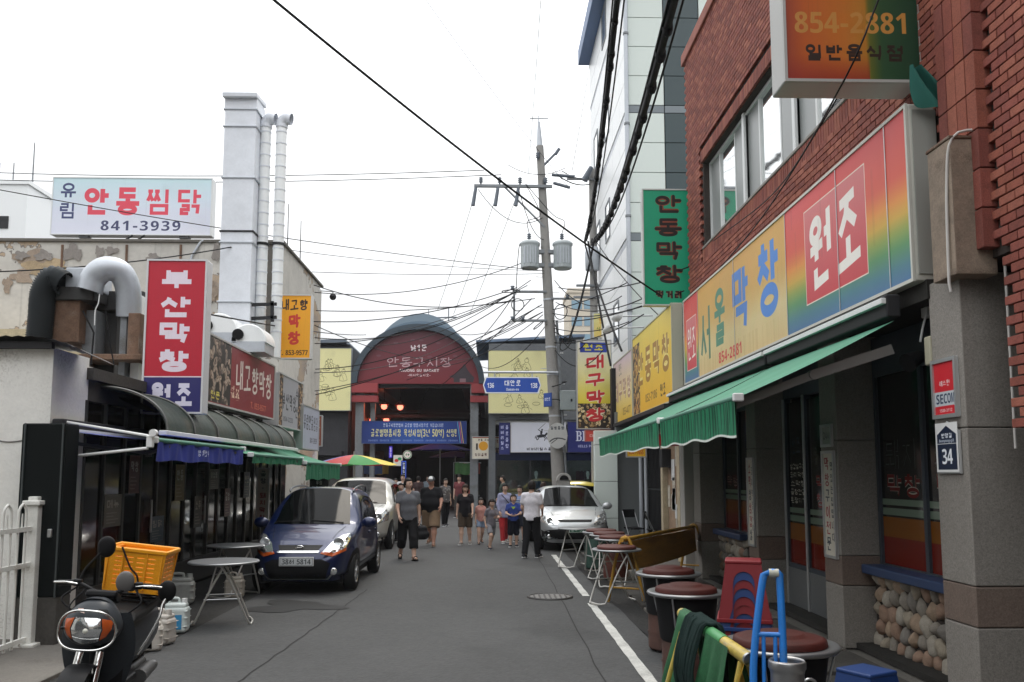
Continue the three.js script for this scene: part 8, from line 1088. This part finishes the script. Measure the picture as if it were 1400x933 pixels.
function headGeo(skin, c, r, yaw, nod) { // face looks along +z before turning
  const g = new THREE.SphereGeometry(1, 34, 28), p = g.attributes.position;
  for (let i = 0; i < p.count; i++) { let x = p.getX(i), y = p.getY(i), z = p.getZ(i);
    const jaw = y < 0 ? 1 - .34 * y * y : 1; let X = x * .8 * jaw, Y = y * 1.18, Z = z * .98 * (y < 0 ? 1 - .16 * y * y : 1);
    if (z > .5) { const e = (a, b, w) => Math.exp(-((x - a) ** 2 + (y - b) ** 2) / (w * w)); Z += .2 * e(0, -.18, .16) * (y < -.1 ? 1 : .7) + .1 * e(0, .02, .1) - .1 * (e(.3, .05, .17) + e(-.3, .05, .17)) + .06 * e(0, -.5, .2) + .07 * e(0, -.82, .22) + .05 * e(0, .3, .4); }
    p.setXYZ(i, X * r, Y * r, Z * r); }
  g.computeVertexNormals();
  const ear = (s) => xf(new THREE.SphereGeometry(r * .22, 10, 8).scale(.4, 1.25, .8), s * r * .8, -r * .04, -r * .05);
  const d = skin.map((q) => q * .5), lip = [skin[0] * .75, skin[1] * .45, skin[2] * .45];
  tint(g, (x, y, z) => { x /= r; y /= r; z /= r; if (z > .4) { for (const s of [-1, 1]) { if (Math.abs(x - s * .3) < .13 && Math.abs(y - .05) < .055) return Math.abs(x - s * .3) < .07 ? [.01, .008, .008] : [.45, .42, .4]; if (Math.abs(x - s * .31) < .19 && Math.abs(y - .24) < .05) return [.03, .022, .02]; } if (Math.abs(x) < .24 && Math.abs(y + .58) < .07) return lip; } return skin; });
  return [g, tint(ear(1), () => skin), tint(ear(-1), () => skin)].map((q) => xf(q, c.x, c.y, c.z, nod, yaw, 0));
}
function handGeo(skin, wrist, dir, side, s) { // palm, four curled fingers and a thumb, along dir
  const q = new THREE.Quaternion().setFromUnitVectors(V(0, -1, 0), dir.clone().normalize()), out = [], X = -side;
  const cap = (a, b, r0, r1) => { out.push(rod(a, b, r0, r1, 7)); out.push(new THREE.SphereGeometry(r1, 7, 5).translate(b.x, b.y, b.z)); };
  out.push(new THREE.SphereGeometry(.044, 12, 9).scale(.5, 1.15, .95).translate(0, -.045, 0)); out.push(rod(V(0, .02, 0), V(0, -.03, 0), .024, .028, 9));
  [[.03, .042, .03], [.011, .047, .034], [-.009, .044, .032], [-.028, .034, .026]].forEach(([z, a, b]) => { const k0 = V(0, -.08, z), k1 = V(X * .012, -.08 - a, z * 1.05), k2 = V(X * .036, -.08 - a - b * .75, z); cap(k0, k1, .0095, .0088); cap(k1, k2, .0088, .0072); });
  const t0 = V(X * .004, -.03, .034), t1 = V(X * .022, -.062, .056), t2 = V(X * .032, -.092, .058); cap(t0, t1, .012, .0105); cap(t1, t2, .0105, .0085);
  return out.map((g) => tint(flat(g).scale(s, s, s).applyQuaternion(q).translate(wrist.x, wrist.y, wrist.z), () => skin));
}
function hairGeo(c, r, yaw, nod, back, front = .42, vol = 1.1, wave = 0) { // back: how far down the hair falls (in head radii)
  const g = new THREE.SphereGeometry(1, 34, 26), p = g.attributes.position;
  for (let i = 0; i < p.count; i++) { let x = p.getX(i), y = p.getY(i), z = p.getZ(i); const line = z > .25 ? front : z > -.2 ? (back > .9 ? -.9 : -.22) : -.6; let k = vol + (wave ? wave * Math.sin(x * 19 + y * 13) * Math.sin(z * 17) : .012 * Math.sin(x * 40) * Math.sin(z * 37)); let Y = y * 1.18;
    if (y < line && !(back > .9 && z < .35)) k *= .72; if (back > .9 && y < 0 && z < .35) { Y = y * back * 1.2; k *= 1 + .12 * Math.sin(-y * 3); }
    p.setXYZ(i, x * .84 * k * r, Y * (k > .9 ? k : k) * r, (z * 1.0 - .05) * k * r); }
  g.computeVertexNormals(); return xf(g, c.x, c.y, c.z, nod, yaw, 0);
}
const rad = Math.PI / 180;
// o: h height, foot [px, py], yaw, build (width factor), head, legs [[swing, knee], ...] and arms [[swing, out, elbow, in], ...] for left (-x) and right (+x)
function person(label, o) {
  const pos = o.d ? at(o.foot[0], 650, o.d).setY(0) : atG(...o.foot), t = thing('person', label, 'person', pos, (o.yaw ?? 0) * rad), d = -pos.z;
  const H = o.h ?? (EYE - (o.top - 649) * d / FPX), child = H < 1.4, s = H / 1.72, b = (o.build ?? 1) * (child ? .94 : 1), skin = o.skin ?? [.56, .36, .27], hs = child ? 1.2 : 1;
  const J = (x, y, z) => V(x * s, y * s, z * s), lean = o.lean ?? 0;
  const hipY = .9, shY = 1.405 - (child ? .03 : 0), shX = .165 * (o.female ? .9 : 1) * Math.min(1.15, b);
  const root = J(0, hipY + .05, 0), chest = J(0, 1.27, .01 + lean * .5), neck0 = J(0, 1.42, -.01 + lean), neck1 = J(0, 1.52, .005 + lean), headC = J(0, 1.605 - (child ? .01 : 0), .02 + lean), hr = .098 * s * hs;
  const bones = [], torso = [], legsB = [], armsB = [], out = {};
  const tb = (o.belly ?? 0);
  torso.push([J(0, hipY, 0), J(0, 1.06, .02 + tb * .3), (.112 + tb * .4) * s, (.108 + tb) * s, 1.32 * b], [J(0, 1.06, .02 + tb * .3), chest, (.108 + tb) * s, .118 * s, 1.34 * b], [chest, J(0, 1.36, -.005 + lean * .8), .114 * s, .075 * s, 1.3 * b], ...[-1, 1].map((e) => [J(e * .035, 1.425, -.01 + lean), J(e * shX, shY - .025, lean * .85), .05 * s, .05 * s]));
  bones.push(...torso, [neck0, neck1, .054 * s * Math.sqrt(b), .047 * s * Math.sqrt(b)], [neck1, headC, .05 * s, .055 * s]);
  const feet = [];
  [-1, 1].forEach((sd, i) => { const [sw, kn] = o.legs?.[i] ?? [0, 4], a = sw * rad, k2 = (sw - kn) * rad, hip = J(sd * .088 * Math.sqrt(b), hipY - .02, 0), knee = hip.clone().add(J(sd * .01, -.41 * Math.cos(a), .41 * Math.sin(a))), ank = knee.clone().add(J(0, -.4 * Math.cos(k2), .4 * Math.sin(k2)));
    feet.push([hip, knee, ank, sd, k2]); });
  const low = Math.min(...feet.map((q) => q[2].y)) - .075 * s, dropY = -low; for (const q of feet) q.slice(0, 3).forEach((v) => v.y += dropY); [root, chest, neck0, neck1, headC].forEach((v) => v.y += dropY); torso.forEach(([p, q]) => { if (p !== chest) p.y += dropY; if (q !== chest) q.y += dropY; });
  for (const [hip, knee, ank, sd, k2] of feet) { const toe = ank.clone().add(J(sd * .025, -.035 * Math.cos(k2) + .12 * Math.sin(k2) * .6, .13)); const heel = ank.clone().add(J(0, -.035, -.035));
    legsB.push([hip, knee, .088 * s * b, .06 * s * Math.sqrt(b), 1.04], [knee, knee.clone().lerp(ank, .35), .056 * s * Math.sqrt(b), .058 * s * Math.sqrt(b)], [knee.clone().lerp(ank, .35), ank, .056 * s * Math.sqrt(b), .037 * s]); bones.push(...legsB.slice(-3), [heel, toe, .036 * s, .026 * s, 1.15], [ank, heel, .036 * s, .034 * s]); out['foot' + sd] = [heel, toe, ank]; }
  const hands = [];
  [-1, 1].forEach((sd, i) => { const [sw, ou, el, inn] = o.arms?.[i] ?? [0, 8, 10, 0], a = sw * rad, q = ou * rad, sh = V(sd * shX, shY - .015, lean * .85).multiplyScalar(s); sh.y += dropY; const e1 = sh.clone().add(J(sd * .275 * Math.sin(q), -.275 * Math.cos(q) * Math.cos(a), .275 * Math.sin(a) * Math.cos(q))), b2 = (sw + el) * rad, iq = inn * rad, fd = V(-sd * Math.sin(iq) + sd * Math.sin(q) * .4, -Math.cos(b2) * Math.cos(iq), Math.sin(b2) * Math.cos(iq)).normalize(), w = e1.clone().addScaledVector(fd, .235 * s);
    armsB.push([sh, e1, .047 * s * b, .037 * s * Math.sqrt(b)], [e1, w, .036 * s * Math.sqrt(b), .023 * s]); bones.push(...armsB.slice(-2)); hands.push([w, fd, sd, sh, e1]); });
  const all = bones.flatMap((q) => [q[0], q[1]]), lo = V(1e9, 1e9, 1e9), hi = V(-1e9, -1e9, -1e9); for (const v of all) { lo.min(v); hi.max(v); } lo.addScalar(-.2 * s); hi.addScalar(.2 * s); lo.y = -.05;
  const bodyG = tint(flat(skinOf(bones, { lo, hi, k: .03 * s })), () => skin);
  const yaw = (o.look ?? 0) * rad, nod = (o.nod ?? 0) * rad;
  const bm = part('body', [bodyG, ...headGeo(skin, headC, hr, yaw, nod), ...hands.flatMap(([w, fd, sd]) => handGeo(skin, w, fd, sd, s * (child ? .95 : 1)))].map((g) => { const q = g.index ? g.toNonIndexed() : g; return boxUV(q); }), SKIN, t);
  // shirt
  const hem = (o.hem ?? .86) * s + dropY, slv = o.sleeve ?? .55, grow = .013 * s;
  const sb = [...torso, ...hands.flatMap(([w, fd, sd, sh, e1]) => slv <= 1 ? [[sh, sh.clone().lerp(e1, slv), .05 * s * b, (.05 + .004 * slv) * s * b]] : [[sh, e1, .05 * s * b, .043 * s], [e1, e1.clone().lerp(w, slv - 1), .042 * s, .034 * s]])]; sb.push([J(0, hipY, 0).setY((hipY + .02) * s + dropY), J(0, .8, 0).setY(.82 * s + dropY), .12 * s, .122 * s, 1.3 * b]); if (o.hem && o.hem < .8) sb.push([J(0, hipY, 0).setY(hipY * s + dropY), J(0, o.hem - .1, 0).setY((o.hem - .1) * s + dropY), .13 * s, .15 * s, 1.3 * b]);
  const neckR = (o.neckline ?? .066) * s; if (o.shirt) part('shirt', skinOf(sb, { lo, hi, k: .04 * s, grow, cut: (x, y, z) => Math.max(hem - y, y > neck0.y - .06 * s ? neckR - Math.hypot(x, (z - neck0.z - .012 * s)) : -1) }), cloth(o.shirt), t);
  if (o.trousers) { const tl = o.trouserLen ?? 1, tEnds = feet.map(([hip, knee, ank]) => tl <= .5 ? [hip.clone().lerp(knee, tl * 2), knee.clone().sub(hip).normalize()] : [knee.clone().lerp(ank, (tl - .5) * 2), ank.clone().sub(knee).normalize()]), lb = feet.flatMap(([hip, knee, ank]) => tl <= .5 ? [[hip, hip.clone().lerp(knee, tl * 2), .1 * s * b, (o.wide ?? .088) * s * b, 1.05]] : [[hip, knee, .098 * s * b, (o.wide ?? .078) * s * Math.sqrt(b), 1.04], [knee, knee.clone().lerp(ank, (tl - .5) * 2), (o.wide ?? .074) * s * Math.sqrt(b), (o.cuff ?? .062) * s * Math.sqrt(b)]]);
    part(o.trouserName ?? (tl < .9 ? 'shorts' : 'trousers'), skinOf([[J(-.05, hipY - .02, 0).setY((hipY - .02) * s + dropY), J(.05, hipY - .02, 0).setY((hipY - .02) * s + dropY), .118 * s * Math.sqrt(b), .118 * s * Math.sqrt(b), 1.1], [J(0, hipY, 0).setY(hipY * s + dropY), J(0, .98, .01).setY(.98 * s + dropY), .11 * s, .105 * s, 1.32 * b], ...lb], { lo, hi, k: .025 * s, grow: .004 * s, cut: (x, y, z) => Math.max(y - .93 * s - dropY, ends(tEnds, x, y, z)) }), cloth(o.trousers), t); }
  // shoes or sandals
  for (const sd of [-1, 1]) { const [heel, toe, ank] = out['foot' + sd]; const dir = toe.clone().sub(heel), mid = heel.clone().lerp(toe, .5); const sole = cbox(.085 * s, .022 * s, .25 * s, 0, 0, 0, 0, 0, 0, .02).applyMatrix4(new THREE.Matrix4().makeRotationFromQuaternion(new THREE.Quaternion().setFromUnitVectors(V(0, 0, 1), dir.clone().normalize()))).translate(mid.x, mid.y - .034 * s, mid.z);
    if (o.sandals) part('sandal', [sole, xf(new THREE.TorusGeometry(.038 * s, .009 * s, 6, 14), heel.x * .3 + toe.x * .7, heel.y * .3 + toe.y * .7 + .004, heel.z * .3 + toe.z * .7), xf(new THREE.TorusGeometry(.042 * s, .007 * s, 6, 14).rotateX(1.2), ank.x, ank.y - .01 * s, ank.z)], o.shoeMat ?? P_BLACK, t);
    else { part('shoe', [skinOf([[heel, toe, .042 * s, .034 * s, 1.15], [heel, ank.clone().lerp(heel, .5), .042 * s, .042 * s]], { lo: heel.clone().min(toe).addScalar(-.12 * s), hi: heel.clone().max(toe).max(ank).addScalar(.12 * s), k: .02 })], o.shoeMat ?? plain(.05, .05, .055, .6), t); part('sole', sole, o.soleMat ?? P_WHITE, t); } }
  const HAIR = plain(...(o.hairCol ?? [.012, .009, .008]), .55); if (!o.bald) part('hair', hairGeo(headC, hr * 1.03, yaw, nod, o.hair ?? .4, o.fringe ?? .42, o.vol ?? 1.15, o.wave ?? 0), HAIR, t);
  if (o.cap) { part('cap', [xf(new THREE.SphereGeometry(hr * 1.13, 22, 12, 0, 6.2832, 0, 1.45).scale(.88, 1, 1.02), headC.x, headC.y + hr * .28, headC.z, nod, yaw, 0), xf(gridSurf(14, 6, (u, v) => { const a = (u - .5) * 2.2; return V(Math.sin(a) * hr * (.82 + .1 * v), -.01 * v - .03 * a * a * v * .4, Math.cos(a) * hr * (.9 + .75 * v)); }, false), headC.x, headC.y + hr * .42, headC.z, nod + .1, yaw, 0)], plain(...o.cap, .7), t); }
  if (o.extra) o.extra(t, { s, headC, hr, hands, neck0, dropY, chest, J, b, out }); return t;
}
{
  const shoulderBag = (col) => (t, { s, J, dropY }) => { const y = dropY; part('bag_strap', pipe([J(-.13, 1.42, .04), J(-.02, 1.28, .155), J(.12, 1.08, .17), J(.2, .95, .05), J(.1, 1.2, -.14), J(-.1, 1.4, -.09)].map((v) => v.setY(v.y + y)), .012 * s, 6, 60, true), plain(...col, .7), t); part('bag', cbox(.1 * s, .22 * s, .26 * s, .26 * s, .9 * s + y, .02, 0, 0, .1, .03), plain(...col, .7), t); };
  person('person in grey t-shirt and black cropped trousers carrying a black bag', { foot: [557, 766], top: 653, yaw: 14, look: 30, legs: [[-14, 22], [20, 8]], arms: [[14, 12, 20, 10], [-4, 10, 8, 0]], shirt: [.12, .125, .14], trousers: [.01, .01, .011], trouserLen: .78, wide: .088, cuff: .085, sandals: true, hair: .35, fringe: .5, build: 1.08, extra: (t, { hands, s }) => { const w = hands[1][0]; const cx = w.x + .05 * s, cy = w.y - .28 * s; part('bag', [skinOf([[V(cx - .05, cy - .06, w.z), V(cx + .05, cy - .06, w.z), .1, .1, 1.15], [V(cx - .03, cy + .06, w.z), V(cx + .03, cy + .06, w.z), .07, .07, 1.2]], { lo: V(cx - .3, cy - .3, w.z - .2), hi: V(cx + .3, cy + .3, w.z + .2), k: .05 })], plain(.012, .012, .014, .6), t); part('bag_handle', pipe([V(cx - .06, cy + .1, w.z), V(w.x - .01, w.y - .1, w.z), V(cx + .05, cy + .1, w.z)], .01, 6), P_BLACK, t); } });
  person('large person in black polo shirt, khaki shorts and pale cap', { foot: [589, 747], top: 651, yaw: -9, legs: [[-16, 26], [18, 6]], arms: [[-14, 16, 16, 0], [18, 18, 30, 4]], shirt: [.011, .011, .013], trousers: [.19, .125, .075], trouserLen: .5, wide: .1, build: 1.28, belly: .035, shoeMat: plain(.3, .22, .17, .7), sandals: true, cap: [.05, .055, .06], hair: .3, skin: [.38, .2, .14], hem: .84, extra: (t, { headC, hr }) => part('cap_front', xf(new THREE.SphereGeometry(hr * 1.15, 14, 8, 0.9, 1.34, .5, .8).scale(.88, 1, 1.02), headC.x, headC.y + hr * .28, headC.z), plain(.55, .56, .56, .7), t) });
  person('person in white shirt half hidden behind the grey t-shirt', { foot: [547, 741], top: 661, yaw: 8, female: true, legs: [[6, 4], [-6, 10]], arms: [[8, 12, 10, 0], [0, 8, 20, 0]], shirt: [.62, .61, .62], trousers: [.03, .03, .035], hair: .6, vol: 1.12 });
  person('person in black t-shirt and brown shorts with wavy shoulder length hair', { foot: [636, 745], top: 663, yaw: -8, female: true, nod: 10, legs: [[10, 6], [-9, 12]], arms: [[-6, 14, 14, 0], [10, 12, 18, 0]], shirt: [.014, .013, .016], trousers: [.075, .055, .04], trouserLen: .46, wide: .09, hair: 1.05, wave: .05, vol: 1.2, hairCol: [.03, .016, .011], neckline: .085, build: 1.08, shoeMat: plain(.25, .22, .2, .6), hem: .8 });
  person('small child in pink top and pale denim shorts walking beside the black t-shirt', { foot: [657, 744], top: 681, yaw: 12, female: true, legs: [[16, 14], [-14, 22]], arms: [[0, 10, 16, 0], [14, 12, 50, 30]], shirt: [.5, .24, .2], trousers: [.24, .32, .45], trouserLen: .3, wide: .1, sandals: true, hair: .7, vol: 1.13, slv: .4 });
  person('boy in grey t-shirt and grey shorts running with one arm across', { foot: [671, 751], top: 680, yaw: 24, legs: [[34, 46], [-14, 22]], lean: .06, arms: [[-14, 16, 30, 10], [26, 14, 66, 50]], shirt: [.16, .15, .17], trousers: [.2, .2, .22], trouserLen: .42, wide: .092, hair: .4, nod: 8, shoeMat: plain(.04, .04, .05, .6) });
  person('smiling person in lavender long sleeved shirt and red trousers with shoulder bag', { foot: [690, 743], top: 662, yaw: 18, female: true, legs: [[10, 4], [-10, 14]], arms: [[4, 14, 22, 10], [10, 10, 50, 20]], shirt: [.3, .31, .46], sleeve: 1.75, hem: .74, trousers: [.42, .02, .025], hair: .8, vol: 1.14, shoeMat: plain(.5, .46, .42, .6), extra: shoulderBag([.02, .018, .02]) });
  person('boy in blue t-shirt with a yellow green chest logo and navy shorts', { foot: [702, 748], top: 677, yaw: -2, look: 8, nod: -8, legs: [[3, 3], [-3, 4]], arms: [[18, 14, 56, 44], [16, 14, 58, 44]], shirt: [.02, .045, .22], trousers: [.008, .009, .016], trouserLen: .62, wide: .09, hair: .35, build: 1.14, shoeMat: plain(.03, .03, .04, .6), extra: (t, { s, chest }) => { part('chest_logo', gridSurf(12, 3, (u, v) => V((u - .5) * .17 * s, chest.y + (.0 + .065 * v - (v < .1 ? .012 * Math.cos((u - .5) * 12) : 0)) * s, chest.z + .142 * s - .55 * ((u - .5) * .17 * s) ** 2 / (.17 * s) * 2), false), plain(.42, .62, .03, .6), t); } });
  person('taller youth in blue and white striped top behind the blue t-shirt boy', { foot: [711, 741], top: 665, yaw: -20, legs: [[2, 3], [-2, 4]], arms: [[2, 9, 14, 0], [2, 9, 14, 0]], shirt: [.2, .26, .42], trousers: [.03, .035, .05], trouserLen: .5, hair: .45, extra: (t, { s, J, dropY }) => { for (let i = 0; i < 5; i++) part('stripe', new THREE.TorusGeometry(.135 * s, .006, 5, 30).rotateX(Math.PI / 2).scale(1.34, 1, 1).translate(0, (1.0 + i * .075) * s + dropY, .014 * s), plain(.6, .62, .66, .8), t); } });
  person('person in pale grey polo shirt and black trousers seen from behind', { foot: [727, 763], top: 658, yaw: 155, legs: [[9, 4], [-8, 10]], arms: [[8, 12, 46, 20], [4, 12, 30, 6]], shirt: [.66, .64, .68], trousers: [.012, .012, .014], trouserLen: 1, cuff: .062, hair: .7, fringe: .3, vol: 1.12, build: 1.1, shoeMat: plain(.02, .02, .022, .6), look: 14, hem: .83 });
  person('person in pink top standing between the polo shirt and the silver car', { foot: [743, 735], top: 660, yaw: 150, female: true, legs: [[2, 3], [-2, 4]], arms: [[10, 10, 40, 10], [10, 10, 40, 10]], shirt: [.5, .25, .28], trousers: [.1, .08, .1], hair: .7, hairCol: [.035, .02, .015], vol: 1.12 });
  person('person in dark green vest over a pale shirt walking in the cross street', { foot: [688, 690], d: 32, h: 1.7, yaw: -75, legs: [[10, 4], [-10, 12]], arms: [[8, 8, 16, 0], [-8, 8, 10, 0]], shirt: [.035, .05, .04], trousers: [.05, .05, .055], hair: .5, sleeve: .2 });
  person('person beyond the silver car roof, only the dark haired head showing', { foot: [763, 690], d: 29.5, h: 1.62, yaw: -60, shirt: [.06, .06, .07], trousers: [.04, .04, .05], hair: .5 });
  person('child with a cap in the crowd left of the gate, pale bag in hand', { foot: [531, 690], d: 29, h: 1.15, yaw: 15, shirt: [.12, .05, .05], trousers: [.04, .04, .05], hair: .5, cap: [.5, .3, .3], legs: [[4, 4], [-4, 8]], extra: (t, { hands }) => { const w = hands[0][0]; part('bag', cbox(.2, .26, .1, w.x, w.y - .2, w.z, 0, 0, 0, .03), P_WHITE, t); } });
  person('person in pale pink top walking out of the arcade, left', { foot: [541, 690], d: 34, h: 1.58, yaw: 6, female: true, shirt: [.45, .3, .33], trousers: [.04, .035, .04], hair: 1.1, legs: [[6, 4], [-6, 8]] });
  person('person in white t-shirt under the gate, behind the crowd', { foot: [551, 690], d: 33, h: 1.74, yaw: -6, shirt: [.6, .6, .62], trousers: [.05, .05, .06], hair: .4, legs: [[-5, 8], [5, 3]] });
  person('person in patterned grey blouse walking under the gate right of the cap', { foot: [609, 690], d: 30, h: 1.6, yaw: 30, female: true, shirt: [.13, .12, .12], trousers: [.012, .012, .014], hair: .9, vol: 1.14, legs: [[6, 4], [-6, 10]], extra: (t, { J, dropY, s }) => { const r = rngOf(8); for (let i = 0; i < 26; i++) { const a = r() * 6.28, y = .92 + .45 * r(); part('print_patch', new THREE.SphereGeometry(.026 * s, 6, 5).scale(1, 1, .5).rotateY(Math.PI / 2 - a).translate(Math.cos(a) * .175 * s, y * s + dropY, Math.sin(a) * .13 * s + .01), plain(.35, .33, .32, .9), t); } } });
  person('person in beige top walking out of the arcade beside the white t-shirt', { foot: [522, 690], d: 36, h: 1.62, yaw: 12, female: true, shirt: [.36, .3, .22], trousers: [.03, .03, .04], hair: .9, legs: [[12, 6], [-12, 16]], arms: [[-8, 10, 16, 0], [10, 10, 24, 0]] });
  person('person in maroon shirt in the arcade between the two parasols', { foot: [628, 690], d: 36, h: 1.7, yaw: -14, shirt: [.14, .03, .035], trousers: [.06, .055, .05], hair: .4, legs: [[10, 6], [-10, 14]] });
  person('person in light blue shirt far inside the arcade under the banner', { foot: [585, 690], d: 42, h: 1.68, yaw: 5, shirt: [.3, .38, .46], trousers: [.03, .03, .04], hair: .5, legs: [[-10, 14], [12, 6]] });
  person('person in dark clothes deeper in the arcade behind the black polo', { foot: [572, 690], d: 37, h: 1.68, yaw: 170, shirt: [.05, .03, .03], trousers: [.02, .02, .02], hair: .6, legs: [[6, 4], [-6, 8]] });
}
scene.traverse((o) => { delete o.userData.base; if (o.isMesh) { o.castShadow = o.receiveShadow = true; } });
for (const o of scene.children) if (o.isGroup) finish(o);
scene.fog = new THREE.FogExp2(0xf2f5fa, 0.0005);                       // thin humid air
renderer.render(scene, camera);
